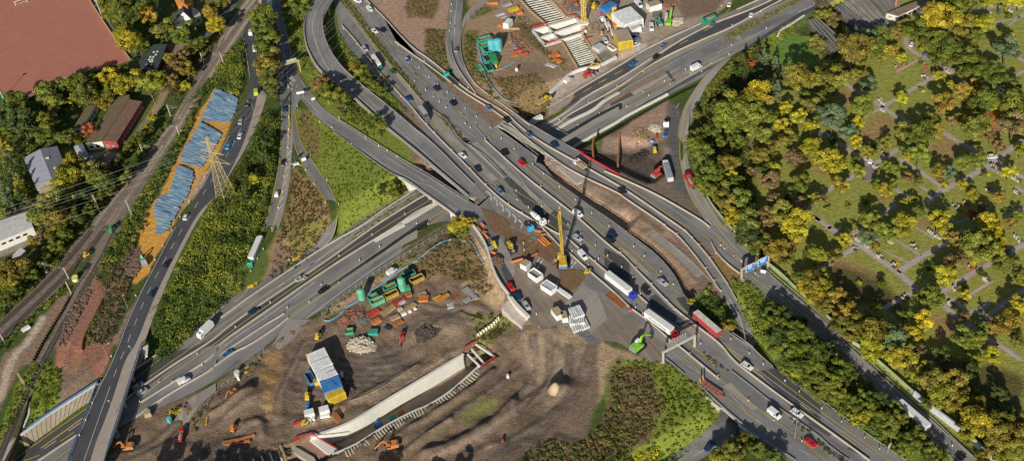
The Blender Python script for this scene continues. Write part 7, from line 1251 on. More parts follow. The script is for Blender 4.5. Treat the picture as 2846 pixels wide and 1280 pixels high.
tarp(K('01','1735,515 1700,640 1650,790 1560,835 1500,930 1510,1020 1540,1090 1510,1200'),K('01','1882,578 1893,655 1840,800 1790,880 1755,940 1705,1050 1640,1130 1580,1205'),'long wrinkled blue tarpaulin at the lower end of the sand strip')
piles(K('01','1885,580 1896,660 1842,806 1757,946').__getitem__(slice(0,2)),'short rusty edge board beside the lowest tarpaulin',.3)
#construction site
def ax(c,s_,h=0.0,z=None,mode='top'):
 a,b=K(c,s_);m=((a[0]+b[0])/2,(a[1]+b[1])/2);z0=W(*m,mode)[2]if z is None else z
 A,B_=at(*a,z0+h),at(*b,z0+h);d=B_-A;return np.array([(A[0]+B_[0])/2,(A[1]+B_[1])/2,z0]),float(np.linalg.norm(d)),math.atan2(d[1],d[0]),m
CC=dict(white=(.76,.76,.74),teal=(.04,.3,.21),green=(.03,.28,.1),tgr=(.13,.45,.28),yellow=(.62,.43,.04),ochre=(.42,.28,.05),blue=(.05,.2,.48),red=(.5,.06,.04),orange=(.6,.2,.05),grey=(.3,.31,.33),rust=(.36,.14,.05),cyan=(.1,.45,.5),lime=(.25,.55,.05),dark=(.04,.04,.05),tan=(.42,.32,.2),wood=(.45,.3,.15),lgrey=(.5,.52,.55),black=(.02,.02,.02))
def container(c,s_,w=2.5,h=2.6,col='white',label='',top=None,z=None,ribs=True,name='container',cat='container',mode='top',group=None):
 p,L,rz,m=ax(c,s_,h,z,mode);r=root(name,p,rz);k=CC[col]
 ob('body',MB().box(0,0,.05,L,w,h),MATT,r,k)
 if ribs:
  mb=MB();n=int(L/.55)
  for i in range(n):
   for s in(-1,1):mb.box(-L/2+(i+.5)*L/n,s*(w/2+.04),.2,.2,.08,h-.35)
  ob('side_ribs',mb,MATT,r,tuple(v*.8 for v in k))['kind']='stuff'
 ob('roof',MB().box(0,0,h+.05,L-.1,w-.1,.08),MATT,r,CC[top or col]if(top or col)in CC else k);ob('door',MB().box(L/2+.03,0,.15,.06,w*.85,h*.85),MATT,r,tuple(v*.7 for v in k));tag(r,label,cat,group,m);return r,L
def skip(c,s_,w=2.5,h=2.4,col='teal',load='ochre',label='',z=None,mode='T',name='skip',slope=.0,fill=.55,cat='skip'):
 p,L,rz,m=ax(c,s_,h,z,mode);r=root(name,p,rz);mb=MB();t=.12
 for s in(-1,1):mb.box(0,s*(w/2-t/2),0,L,t,h,0)
 for s in(-1,1):mb.box(s*(L/2-t/2),0,0,t,w-2*t,h)
 mb.box(0,0,.1,L-.3,w-.3,.1);ob('tub',mb,MATT,r,CC[col])
 mb=MB();n=max(3,int(L/.9))
 for i in range(n):
  for s in(-1,1):mb.box(-L/2+(i+.5)*L/n,s*(w/2+.05),.1,.15,.1,h-.2)
 ob('side_ribs',mb,MATT,r,tuple(v*.85 for v in CC[col]))['kind']='stuff';ob('load',MB().box(0,0,.2,L-.3,w-.3,h*fill),MATT,r,CC[load]);tag(r,label,cat,None,m)
def stack(c,s_,w,n,h,col,label,name='timber_stack',kind='bar',z=None,mode='T',gap=.25,layers=2,cat='stack',col2=None):
 """a stack of parallel bars, planks or pipes"""
 p,L,rz,m=ax(c,s_,h,z,mode);r=root(name,p,rz);cell=w/n;lh=h/layers
 for l in range(layers):
  for i in range(n):
   y=-w/2+(i+.5)*cell+(.5*cell*(l%2)if kind=='pipe' else 0);x=random.uniform(-.12,.12);f_=random.uniform(.75,1.2);cc=tuple(v*f_ for v in CC[col2 if(col2 and(i+l)%3==0)else col])
   o=ob('pipe' if kind=='pipe' else 'beam',MB().cyl((x-L/2,y,l*lh+lh/2),(x+L/2,y,l*lh+lh/2),min(cell,lh)*.46,9,caps=False)if kind=='pipe' else MB().box(x,y,l*lh+.01,L*random.uniform(.9,1),cell*(1-gap),lh*.85),MATT,r,cc)
 tag(r,label,cat,None,m);return r
def tank(c,base,label,rr=1.6,h=5.5,col='tgr',z=None):
 b=K(c,base)[0];p=at(*b,z)if z is not None else W(*b,'T');r=root('silo_tank',p);ob('shell',MB().cyl((0,0,.4),(0,0,h),rr,18),MATT,r,CC[col],smooth=False);ob('domed_top',MB().dome(0,0,h,rr,rr,.7,18,4),MATT,r,CC[col],smooth=True)
 for k in range(3):a=k*2.1;ob('leg',MB().box(math.cos(a)*rr*.8,math.sin(a)*rr*.8,0,.25,.25,.5),DARK,r)
 ob('ladder',MB().box(rr+.1,0,.3,.12,.5,h),STEEL,r);tag(r,label,'tank',None,b)
def tracks(r,L=4.0,g=1.2,w=.6,h=.8):
 for s in(-1,1):ob('crawler_track',MB().prism([(-L/2,.3),(-L/2+.3,0),(L/2-.3,0),(L/2,.3),(L/2,h-.3),(L/2-.3,h),(-L/2+.3,h),(-L/2,h-.3)],s*g-w/2,s*g+w/2),TYRE,r)
def excavator(c,body,tip,col,label,sc=1.0,z=None,mode='T',bucket='dark',cabcol=None,wheeled=False,reach=None):
 a,b=K(c,body+' '+tip);p=at(*a,z)if z is not None else W(*a,mode);q=at(*b,p[2]+1);d=(q-p)[:2];L=max(4.0,np.linalg.norm(d)/sc)if reach is None else reach;r=root('excavator',p,math.atan2(d[1],d[0]));k=CC[col]
 if wheeled:wheels(r,(-1.2,1.2),1.1,.5,.4)
 else:tracks(r)
 ob('engine_housing',MB().box(-1.0,0,.95,2.6,2.4,1.3,0,(.94,.92)).box(.4,-.7,.95,1.4,1.0,.7),MATT,r,k);ob('counterweight',MB().box(-2.3,0,.9,.6,2.2,1.1),MATT,r,CC['grey'])
 cb=ob('cab',MB().box(.6,.65,.95,1.5,1.0,1.75,0,(.85,.9)),MATT,r,CC[cabcol]if cabcol else k);ob('window',MB().box(.6,.65,1.6,1.42,1.03,.8,0,(.88,.95)),GLASS,cb)
 ex=L*.5;ez=3.9;ob('boom',MB().beam((.6,-.1,1.5),(ex*.55,-.1,ez),.45,.5).beam((ex*.55,-.1,ez),(ex,-.1,ez-.2),.4,.45),MATT,r,k);ob('stick',MB().beam((ex,-.1,ez-.1),(L,-.1,1.2),.32,.38),MATT,r,k)
 ob('hydraulic_ram',MB().cyl((.9,.2,1.5),(ex*.5,.2,ez-.5),.1,6),STEEL,r);ob('bucket',MB().prism([(L-.5,.3),(L+.2,.1),(L+.5,.9),(L+.1,1.4),(L-.3,1.2)],-.65,.45),MATT,r,CC[bucket]);r.scale=(sc,)*3;tag(r,label,'excavator',None,a);return r
def heap(pts,label,mat,n=260,size=.7,z=None,mode='T',cols=None,name='rubble_heap',h=1.2,seed=1):
 g=np.random.default_rng(seed);poly=wp(pts,z if z is not None else W(*pts[0],'T')[2]);c=poly.mean(0);z0=float(T(*c));rad=np.mean(np.linalg.norm(poly-c,axis=1));mb=MB()
 for _ in range(n*2):
  q=g.uniform(poly.min(0),poly.max(0))
  if not inside(q[None],poly)[0]:continue
  rr=np.linalg.norm(q-c)/rad;s=size*g.uniform(.5,1.4);zz=float(T(*q))+h*max(0,1-rr**2)*g.uniform(.2,1);a=g.uniform(0,3.1);dx,dy=math.cos(a)*s,math.sin(a)*s
  mb.beam((q[0]-dx,q[1]-dy,zz+g.uniform(-.2,.2)),(q[0]+dx,q[1]+dy,zz+g.uniform(-.2,.3)),s*g.uniform(.3,.8),s*g.uniform(.3,.7))
 o=ob(name,mb,mat);tag(o,label,'heap',None,pts[0],'stuff');return o
tank('12','1568,705','mint green standing silo, left one of the two',1.45,5.2);tank('12','1965,615','mint green standing silo, right one of the two',1.45,6.5)
for a in[('12','1950,480 2080,425','teal','dark','teal open skip farthest to the back, near the brown weeds'),('12','1775,600 1895,545','teal','ochre','teal open skip with ochre sludge in the middle of the plant'),('12','1625,690 1715,650','teal','ochre','small teal skip beside the left silo'),('12','1650,735 1775,680','tgr','ochre','light green ribbed skip filled with ochre mud'),('12','1785,670 1910,612','ochre','dark','yellow green ribbed skip with dark slurry'),('12','2035,520 2160,462','ochre','dark','ochre ribbed skip at the back right of the plant')]:
 skip(a[0],a[1],2.6,2.3,a[2],a[3],a[4],LOW+.1)
skip('12','1400,1010 1480,1000',2.6,1.6,'teal','ochre','teal skip standing alone on dark ground, left one',LOW);skip('12','1630,1015 1722,1012',2.6,1.6,'teal','teal','closed teal skip standing alone on dark ground, right one',LOW,fill=.9)
container('12','1985,590 2030,575',2.0,2.4,'teal','small teal container between right silo and ochre skip',z=LOW)
BLUEH=M('blue_hose',(.2,.42,.55),.5,var=.15)
for pts,lab in[(K('12','1195,915 1250,925 1370,850 1400,790 1500,745 1640,650 1690,600 1790,540 1850,480'),'long pale blue hose line along the green plant'),(K('12','1740,570 1810,510 1900,450 1980,400 2107,340'),'pale blue hose behind the white parked van'),(K('22','0,410 120,340 210,270 300,200 380,150 480,125'),'pale blue hose along the site fence to the bushes'),(K('22','655,140 700,190 730,260 780,350'),'pale blue hose on the tan embankment'),(K('22','580,140 615,145'),'short pale blue hose piece in the weeds')]:
 barrier(pts,lab,'T',BLUEH,[(-.25,.1),(0,0),(.25,.1),(.2,.45),(-.2,.45)],'hose_line','hose',None)
RD=[('stack','1855,760 1990,690',2.5,5,.8,'red','red steel profile stack beside the silos','steel_stack'),('stack','1930,745 1985,715',1.4,3,.9,'lgrey','small silver stack lying on the red profiles','steel_stack'),('stack','1620,870 1730,800',2.6,6,.8,'red','reddish timber bundle below the light green skip','timber_stack'),('stack','1760,850 1880,760',2.8,7,.9,'wood','brown timber bundle in the middle of the stacks','timber_stack'),('stack','1940,840 2090,740',2.8,7,.9,'wood','brown timber bundle nearest the white sacks','timber_stack'),('stack','1660,935 1745,890',3.0,5,1.0,'orange','orange slatted formwork stack in front','formwork_stack'),('stack','1840,900 1930,860',2.4,5,.9,'tan','tan board pile between the timber bundles','board_stack'),('stack','1985,660 2050,640',2.4,3,1.2,'rust','rust brown steel rack right of the right silo','steel_stack'),('stack','1880,965 1960,905',2.0,5,.7,'orange','orange and grey scaffold parts at the lower edge','scaffold_stack'),('stack','1790,960 1850,990',2.0,4,.9,'dark','dark steel plates lying between the stacks','plate_stack')]
for k,s_,w,n,h,col,lab,nm in RD:stack('12',s_,w,n,h,col,lab,nm,z=LOW)
for s_,w,n,h,col,lab,nm,c2 in[('150,690 250,690',3.4,3,1.1,'orange','four bright orange-red formwork crates','formwork_stack',None),('150,660 225,630',2,4,.7,'tan','tan boards behind the orange-red crates','board_stack',None),('290,700 370,665',1.2,2,.5,'yellow','yellow beams at the left of the pallet row','beam_stack',None),('320,720 450,650',2.2,6,.7,'orange','orange formwork panels beside the yellow beams','formwork_stack','yellow'),('520,680 560,630',2.4,3,1.0,'red','red framed pallet, left one of the box row','pallet_box',None),('565,660 600,640',2.4,3,1.0,'red','red framed pallet beside the tan crates','pallet_box',None)]:
 stack('22',s_,w,n,h,col,lab,nm,z=LOW,col2=c2)
for s_,lab in[('585,625 645,595','tan crate with grey lid at the back'),('595,725 665,690','tan crate with grey lid at the front left'),('660,700 725,675','tan crate with grey lid at the front right'),('640,655 690,640','open dark crate between the tan crates')]:container('22',s_,2.4,1.6,'tan',lab,'grey',LOW,False,'crate','crate')
stack('22','430,770 545,750',3,7,.8,'lgrey','jumbled silver scaffold parts right of the orange panels','scaffold_stack',z=LOW)
for(x,y),lab in zip(((1945,815),(1985,850),(2035,830),(2085,805),(1965,860)),['big cream sack by the timber bundles','small white sack, lower left of the row','white sack in the middle of the row','white sack at the right end of the row','small cream sack between two bigger ones']):
 P=at(*K('12',f'{x},{y}')[0],LOW);s=2.2 if x==1945 else 1.3;o=ob('bulk_sack',MB().box(0,0,0,s,s,1.0,.4,(.8,.8)),MATT,color=CC['white']if x!=1945 else(.6,.52,.4),loc=P);tag(o,lab,'sack',None,K('12',f'{x},{y}')[0])
MIXD=M('debris_mixed',(.3,.14,.09),.9,var=.7,scale=.35,scale2=1.3);PALE=M('pale_rubble',(.6,.52,.4),.95,var=.25,scale=1)
heap(K('12','1350,870 1450,800 1560,780 1600,860 1580,960 1450,970 1340,960'),'jumble of red and black site parts left of the stacks',MIXD,220,.8,LOW,seed=3,h=.8)
heap(K('12','1430,900 1560,860 1640,900 1600,960 1480,960'),'grey jumble of tools and drums beside the orange formwork',M('debris_grey',(.16,.17,.16),.9,var=.7,scale=.4,scale2=1.3),150,.7,LOW,seed=4,h=.7)
heap(K('13','1425,30 1500,-40 1640,-30 1700,20 1690,90 1560,110 1440,70'),'pile of pale broken concrete chunks on the dark field',PALE,330,.8,LOW,seed=5,h=1.6)
heap(K('22','120,1060 200,1000 380,1010 300,1100 150,1150'),'dark heap of rubble at the left of the field',M('dark_rubble',(.12,.09,.07),.95,var=.3),150,.8,LOW,seed=6,h=1.0)
heap(K('31','430,160 480,120 540,130 555,200 500,210 450,190'),'small pile of pale rubble in the pit island',PALE,110,.55,0,seed=7,h=1.0)
heap(K('30','650,200 700,165 765,175 765,230 700,260 650,240'),'pale rubble pile beside the lime green crusher',PALE,180,.6,0,seed=8,h=1.3)
heap(K('13','1400,420 1470,430 1500,490 1440,510'),'small dark heap right of the yellow block',M('dark_rubble',(.12,.09,.07),.95,var=.3),60,.5,LOW,seed=9,h=.9)
heap(K('21','1340,450 1420,430 1600,560 1560,570 1400,520'),'crumpled waste along the broken central reserve',M('debris_mixed2',(.4,.34,.26),.9,var=.5,scale=.6,scale2=1.5),150,.5,0,seed=10,h=.4)
heap(K('20','1130,300 1200,440 1280,520 1200,560 1090,450 1010,400 1020,330'),'scattered scaffold parts and planks in the northern yard',MIXD,200,.7,0,seed=11,h=.5)
heap(K('20','980,180 1100,120 1240,200 1260,250 1150,230'),'loose bits and pallets beside the strutted trench',M('debris_tan',(.3,.22,.15),.9,var=.6,scale=.5,scale2=1.3),120,.6,0,seed=12,h=.4)
for i,q in enumerate(['30:-40,0 60,0 60,60 -40,70','20:1620,60 1720,40 1740,110 1640,120','30:560,0 700,0 720,70 600,90','20:1880,280 1960,290 1970,360 1900,350','20:1820,0 1880,20 1900,90 1830,80','30:470,100 560,130 560,200 480,190','33:0,0 0,0 0,0']):
 if i==6:break
 c,s_=q.split(':');heap(K(c,s_),['colourful clutter at the yard top beside the blue container','clutter of tools near the crane tower','clutter and green bush at the upper yard','clutter behind the white parked car','yellow machine parts by the blue container','clutter left of the lime green crusher'][i],[MIXD,MATS['debris_grey'],MIXD,MATS['debris_tan'],M('debris_yellow',(.5,.34,.05),.8,var=.6,scale=.5,scale2=1.5),MATS['debris_grey']][i],90,.6,0,seed=20+i,h=.7)
def block():
 segs=[('1095,90 1190,80',5.6,'white'),]
 for i,(s_,col,lab)in enumerate([('1110,85 1155,175','white','topmost white roof module of the long block'),('1150,170 1195,250','white','white roof module below the topmost'),('1195,262 1215,305','white','white roof module with sand stains'),('1215,300 1245,350','white','white roof module next to the blue part'),('1245,350 1285,462','blue','blue module with black openings in the long block'),('1285,462 1320,525','yellow','yellow barred module at the front of the long block')]):
  r,L=container('13',s_,7.6 if i<5 else 7.0,4.4 if i<5 else 3.8,col,lab,None,LOW+.1,i>=5,'container_module','container')
 container('13','1245,390 1300,440',2.4,4.6,'blue','raised blue box on the long block',None,LOW+.1,False)
 container('13','1030,110 1045,150',1.2,4,'yellow','narrow yellow box at the upper left of the block',None,LOW,False)
block()
skip('13','1030,285 1090,390',2.6,2.4,'blue','dark','blue tipping skip with dark load left of the block',LOW);container('13','1095,385 1130,370',2,2,'yellow','small yellow machine housing beside the blue skip',None,LOW,False,'machine_housing','machine')
container('13','1020,600 1050,600',2.2,2.2,'blue','small blue box behind the white container stack',None,LOW,False)
for s_,lab in[('1000,690 1095,665','white site container, left one of the pair'),('1145,660 1240,632','white site container, right one of the pair')]:container('13',s_,2.6,2.6,'white',lab,'white',LOW)
for s_,lab in[('1005,750 1105,735','low red and white box in front, left one'),('1155,715 1250,700','low red and white box in front, right one')]:container('13',s_,1.6,1.0,'white',lab,'white',LOW,False,'low_box','box')
stack('13','885,800 985,762',1.3,2,.9,'red','bright red beam pair on the dark ground','beam_stack',z=LOW)
o,L=container('13','1290,690 1345,760',2.2,1.2,'rust','rust brown stair tower platform above the trough',None,LOW,False,'stair_platform','stair tower')
def minimachine(c,pt,col,label,sc=1.0,z=None,mode='T',kind='telehandler',heading=0.0):
 a=K(c,pt)[0];p=at(*a,z)if z is not None else W(*a,mode);r=root(kind,p,heading);wheels(r,(-1.1,1.1),.9,.45,.35);k=CC[col]
 ob('body',MB().box(0,0,.5,3.2,1.7,.9,0,(.9,.9)),MATT,r,k);cb=ob('cab',MB().box(-.2,0,1.4,1.3,1.3,1.3,0,(.85,.9)),MATT,r,k);ob('window',MB().box(-.2,0,1.7,1.2,1.33,.7),GLASS,cb)
 ob('boom',MB().beam((-1,.5,1.6),(2.6,.4,1.4),.35,.35),MATT,r,k);ob('shovel',MB().prism([(2.6,.2),(3.3,.15),(3.4,.3),(2.9,.5),(2.8,1.3),(2.6,1.2)],-1.1,1.1),MATT,r,CC['dark']);r.scale=(sc,)*3;tag(r,label,'machine',None,a);return r
minimachine('12','1142,1080','yellow','yellow machine at the top of the white block',1.0,LOW,heading=1.2);minimachine('13','1040,540','yellow','yellow and white machine left of the yellow module',1.1,LOW,heading=1.5)
minimachine('13','1015,800','yellow','yellow machine beside the red beams',.9,LOW,heading=.6);minimachine('13','320,850','orange','orange machine casting a long shadow by the pipes',1.0,LOW,heading=1.2)
for i,(x,y)in enumerate(((1365,300),(355,325))):container('13',f'{x - 10},{y} {x + 10},{y}',1.4,2.3,['white','white'][i],['white cabin right of the long block','white round cabin at the left fence'][i],None,LOW,False,'cabin','cabin')
minimachine('13','1365,410','red','red machine right of the blue module',.8,LOW,heading=1.4)
excavator('12','1960,1090','1940,1159','red','red excavator alone on the dark field',.9,LOW);excavator('13','310,510','230,560','orange','orange excavator beside the long soil heap',.85,LOW)
excavator('13','1850,1030','1690,1050','orange','orange excavator on the slope below the trough',1.15,None,'T');excavator('03','1245,1040','1110,1035','orange','orange excavator with long arm beside the bridge',1.1,LOW);excavator('03','1130,915','1100,880','cyan','teal excavator in the shade of the street bridge',.9,LOW)
container('03','1630,730 1660,745',1.3,2.4,'cyan','light blue portable toilet beside the yellow shrub',None,LOW,False,'portable_toilet','toilet');tree(*K('03','1705,690')[0],11,'Y','B')
container('03','1400,690 1465,670',2.0,2.2,'tan','small tan cabin at the gravel edge of the motorway',None,LOW,False,'cabin','cabin');excavator('02','1410,360','1380,300','lgrey','grey and green excavator digging at the sand strip end',1.0,0.0,cabcol='green',bucket='green')
minimachine('02','1100,40','green','green rail excavator on the tracks',1.1,0.0,heading=1.2);minimachine('02','850,285','yellow','yellow small digger between the tracks',.9,0.0,heading=.9)
P=at(*K('02','740,518')[0],0);r=root('water_barrel',P);ob('barrel',MB().cyl((0,0,0),(0,0,1.8),1.4,14),MATT,r,(.7,.65,.3));ob('rim',MB().cyl((0,0,1.6),(0,0,1.9),1.45,14,caps=False),MATT,r,CC['yellow']);tag(r,'round yellow rimmed barrel between the tracks','barrel',None,K('02','740,518')[0])
stack('02','810,420 870,355',2.6,9,.4,'dark','stack of spare dark sleepers between the tracks','sleeper_stack',z=0.0,layers=1,gap=.4);container('02','210,1005 285,960',1.6,1.0,'white','white site boards lying by the dirt track',None,0.0,False,'board_stack','boards')
for i,s_ in enumerate(['200,970 380,935','350,945 470,905','450,915 520,890','210,985 330,975','340,975 470,950']):stack('13',s_,1.4,2,1.0,'rust',['rusty pipe bundle by the lower left fence, longest','rusty pipe bundle in the middle of the row','rusty pipe bundle at the right end of the row','rusty pipe bundle in front at the left','rusty pipe bundle in front at the right'][i],'pipe_bundle','pipe',z=LOW,layers=1,cat='pipes')
barrier(K('13','60,735 45,810'),'short yellow beam at the left fence','T',MATS['yellow_panel'],[(-.2,0),(.2,0),(.2,.5),(-.2,.5)],'steel_beam','beam',None)
P=at(*K('13','428,278')[0],LOW);r=ob('hose_reel',MB().cyl((0,0,0),(0,0,.5),1.6,16,caps=False).cyl((0,0,0),(0,0,.5),1.2,16,caps=False),MATT,color=CC['yellow'],loc=P);tag(r,'ring of yellow hose by the white silo barrels','hose reel',None,K('13','428,278')[0])
P=at(*K('13','355,325')[0],LOW);r=ob('barrel',MB().cyl((0,0,0),(0,0,2.2),1.2,14),CONCW,loc=P);tag(r,'white upright barrel at the left fence','barrel',None,K('13','355,325')[0])
def twall(pts,label,z0,z1,th=.6,mat=CONCW):
 L=resample(smooth2(mono(pts)),28);P=place(L[:,0],L[:,1],float(z1));P[:,2]=0;o=ob('trough_wall',MB().sweep(P,[(-th/2,z0),(th/2,z0),(th/2,z1),(-th/2,z1)]),mat);tag(o,label,'wall',None,pts[0]);return P
twall(J(K('13','1060,920 1330,830 1480,760 1600,690 1800,560 2107,380'),K('23','120,380 590,110')),'long bright white rear wall of the curved concrete trough',LOW-7.2,LOW+.5,1.0)
WF=twall(J(K('13','1280,1100 1500,1010 1640,920 1830,800 2107,660'),K('23','0,760 220,640 450,500 600,370 760,225')),'long white front wall of the curved concrete trough',LOW-7.2,LOW-.2,1.7)
mb=None
for k in range(2,len(WF)-1):
 for j in(0,.5):
  q=WF[k]*(1-j)+WF[min(k+1,len(WF)-1)]*j;t=WF[min(k+1,len(WF)-1)]-WF[k];an=math.atan2(t[1],t[0]);nx_,ny_=math.sin(an),-math.cos(an)
  o=ob('wall_buttress',MB().box(0,0,0,.5,2.6,2.2,an),M('sandy_concrete',(.6,.5,.34),.9,var=.25),loc=(q[0]+nx_*2.0,q[1]+ny_*2.0,LOW-1.9));tag(o,'short sandy buttress behind the front trough wall','buttress','row of buttresses behind the front trough wall',(0,0))
  x,y=proj(np.array([q[0],q[1],LOW]));THINGS[-1][1]=(float(x),float(y));
KEEPB=1
trp=wp(J(K('13','1180,900 1500,790 1800,590 2107,400'),K('23','120,400 600,130 700,230 600,340 220,610 0,730'),K('13','1830,770 1640,890 1400,1010')),LOW-4.8)
FLOOR=M('trough_floor',(.3,.23,.16),.9,var=.3,scale=.4,scale2=.1);struct(ob('trough_floor',MB().slab(trp[::-1],LOW-6.95,LOW-6.8),FLOOR))
for s_,col,lab in[('1690,790 1755,790','blue','blue machine cover inside the trough'),('1835,745 1890,725','teal','teal box inside the trough'),('1930,700 1975,675','rust','brown box inside the trough')]:container('13',s_,2.2,2.0,col,lab,None,LOW-6.8,False,'box','box')
for i,s_ in enumerate(['630,120 750,235','670,70 800,215','710,20 890,140']):
 a,b=K('23',s_);A=at(*a,LOW);B_=at(*b,LOW);o=ob('steel_strut',MB().beam(A,B_,.6),WHITEP);tag(o,['white steel strut across the trough head, lowest','white steel strut across the trough head, middle','white steel strut across the trough head, uppermost'][i],'strut','white struts across the trough head',a)
WP=M('white_sheet_piles',(.66,.6,.48),.8,var=.2);piles(K('22','945,900 870,980 780,1040 715,1090'),'white zigzag sheet pile wall above the trough head',2.2,WP,LOW);piles(K('23','600,110 600,180 620,250'),'dark sheet piles at the trough head',.3,DARK,LOW)
REDR=MATS['red_railing_paint']
for pts,lab in[(K('23','760,250 840,195 910,150'),'red guard railing at the right of the trough head'),(K('23','590,80 650,40 720,5'),'red guard railing at the left of the trough head'),(K('13','920,950 1075,905'),'red guard railing of the formwork platform'),(K('13','1080,905 1200,980 1320,1045'),'red edge of the white formwork slab')]:rail(pts,lab,LOW+.3,1.2,2.2,REDR,.4,'red_railing','red guard railings of the trough','railing',True)
for s_,z,mat,lab in[('1030,930 1080,905 1325,1045 1240,1095',-1.2,CONCW,'white slanting formwork slab at the trough start'),('900,980 1030,930 1240,1095 1160,1140 1080,1090 960,1040',-2.2,M('brown_formwork',(.34,.2,.15),.85,var=.3,scale=.8),'brown planked formwork platform at the trough start'),('845,1000 870,990 1100,1120 1120,1159 1040,1159 930,1090',-1.4,CONC,'grey curved concrete slab beside the platform')]:
 p=wp(K('13',s_),LOW+z);a=0.5*sum(p[k][0]*p[(k+1)%len(p)][1]-p[(k+1)%len(p)][0]*p[k][1]for k in range(len(p)));p=p if a>0 else p[::-1];o=ob('formwork_slab',MB().slab(p,LOW+z-2.2,LOW+z),mat);tag(o,lab,'slab',None,K('13',s_)[0])
heap(K('13','900,990 960,980 1080,1080 1060,1110 960,1050'),'red formwork clamps on the platform',RED,60,.5,LOW-2,seed=31,h=.3)
for i in range(5):
 a,b=K('13',f'{420 + i * 82},{1170 - i * 30} {385 + i * 82 + 80},{1290 - i * 30}');A,B_=at(*a,LOW),at(*b,LOW);o=ob('steel_strut',MB().beam(A,B_,.6),WHITEP);tag(o,'white round strut across the trench at the bottom edge','strut','struts at the bottom edge',a)
barrier(K('13','770,1010 830,1170'),'ochre walkway beam crossing the trench at the bottom',LOW+.2,MATS['ochre_ramp'],[(-.5,0),(.5,0),(.5,.4),(-.5,.4)],'walkway','walkway',None)
for s_,w,h,col,top,lab in[('1165,335 1225,365',3.4,2.8,'white','tan','small white container with rusty roof beside the loader pipe')]:container('22',s_,w,h,col,lab,top,0.0)
skip('22','1245,415 1335,480',3.6,2.8,'white','grey','white open-topped settling tank, upper one',0.0,'top','settling_tank',fill=.6,cat='tank');skip('22','1370,535 1475,600',3.8,2.8,'white','lgrey','white open-topped settling tank, lower one',0.0,'top','settling_tank',fill=.8,cat='tank')
container('22','1475,785 1535,860',3.2,2.6,'white','white container with reddish roof slats, taller left one','tan',0.0);container('22','1545,860 1600,850',4.0,2.6,'white','white container with pink roof right beside the taller one','tan',0.0)
p,L,rz,m=ax('22','1495,590 1635,685',1.2,0.0);r=root('flat_trailer',p,rz);ob('chassis',MB().prism([(-L/2,.6),(L/2,.6),(L/2,1.0),(L/2-1.5,1.3),(-L/2,1.3)],-.9,.9),WHITEP,r);ob('tyre_stack',MB().cyl((-L/2+.8,0,1.3),(-L/2+.8,0,1.7),.6,12),TYRE,r);wheels(r,(-L/2+1.2,-L/2+2.4),1.0,.45,.3);tag(r,'long white tapering trailer chassis behind the settling tank','trailer',None,m)
stack('22','1640,900 1790,880',6.8,9,1.6,'white','broad stack of white concrete beams, lower layer','beam_stack',z=0.0,layers=1,gap=.35)if False else None
for i,(s_,n,w)in enumerate([('1690,1000 1665,900',8,7.0),('1700,935 1690,845',8,6.0),('1720,865 1665,765',6,5.0)]):stack('22',s_.replace('1690,1000 1665,900','1745,995 1700,900'),w,n,[1.2,2.2,3.0][i],'white',['bottom row of white concrete beams with dark gaps','middle row of white concrete beams','top row of white concrete beams, leaning'][i],'beam_stack',z=0.0,layers=1,gap=.35)
stack('32','30,640 200,780',3.2,9,.4,'rust','bundle of long rusty steel bars beside the barrier','bar_bundle','bar',z=0.0,layers=1,gap=.5)
for s_,w,n,lab in[('1340,95 1415,165',3.2,3,'three big orange steel pipes beside the crane'),('1285,25 1350,35',1.4,1,'single orange pipe above the big three'),('1345,70 1390,60',1.3,1,'short orange pipe between the others'),('1240,290 1305,245',1.4,1,'orange pipe lying with a long shadow on the mud')]:stack('22',s_,w,n,1.2,'orange',lab,'steel_pipe','pipe',z=0.0,layers=1,cat='pipe')
for i,(x,y,dx,dy)in enumerate(((745,15,40,45),(790,55,40,20),(820,85,30,30),(800,40,40,10),(880,240,50,15),(780,-30,30,30))):stack('22',f'{x - dx / 2},{y - dy / 2} {x + dx / 2},{y + dy / 2}',1.4,1,1.2,'orange',['orange casing pipe at the parapet, uppermost row','orange casing pipe crosswise below the first','orange casing pipe lower in the parapet pile','orange casing pipe in the middle of the parapet pile','wide orange casing ring beside the yellow loader','orange casing pipe highest at the bridge end'][i],'steel_pipe','pipe',z=0.0,layers=1,cat='pipe')
heap(K('22','870,290 960,290 970,370 920,390 880,350'),'rusty mesh heap beside the parapet wall',M('rust_mesh',(.2,.13,.08),.9,var=.4),130,.8,0,seed=41,h=1.6)
a=K('22','1060,225')[0];p=at(*a,0);q=at(*K('22','1110,320')[0],0);d=q-p;r=root('wheel_loader',p,math.atan2(d[1],d[0]));wheels(r,(-1.9,1.7),1.15,.85,.6)
ob('engine_hood',MB().box(-2.0,0,1.0,2.6,1.9,1.4,0,(.9,.9)),MATT,r,CC['yellow']);cb=ob('cab',MB().box(-.2,0,1.2,1.5,1.6,2.2,0,(.85,.9)),MATT,r,CC['yellow']);ob('window',MB().box(-.2,0,2.0,1.45,1.63,1.1,0,(.88,.95)),GLASS,cb);ob('front_frame',MB().box(1.6,0,.9,2.0,1.4,.8),MATT,r,CC['tan'])
for s in(-.6,.6):ob('lift_arm',MB().beam((1.0,s,1.8),(4.0,s,1.0),.3,.4),MATT,r,CC['dark'])
tag(r,'yellow wheel loader with orange pipe in its fork','wheel loader',None,a);stack('22','1050,335 1165,300',1.1,1,1.3,'orange','long orange pipe held by the yellow wheel loader','steel_pipe','pipe',z=.3,layers=1,cat='pipe')
minimachine('22','890,190','yellow','yellow loader parked between casing pipes and parapet',1.1,0.0,heading=1.8);container('22','845,190 870,215',2.0,1.4,'grey','grey platform beside the parapet and yellow loader',None,0.0,False,'platform','platform')
excavator('33','330,60','450,-60','lime','lime green crawler crane with telescopic boom at the plaza edge',1.35,0.0,cabcol='white')
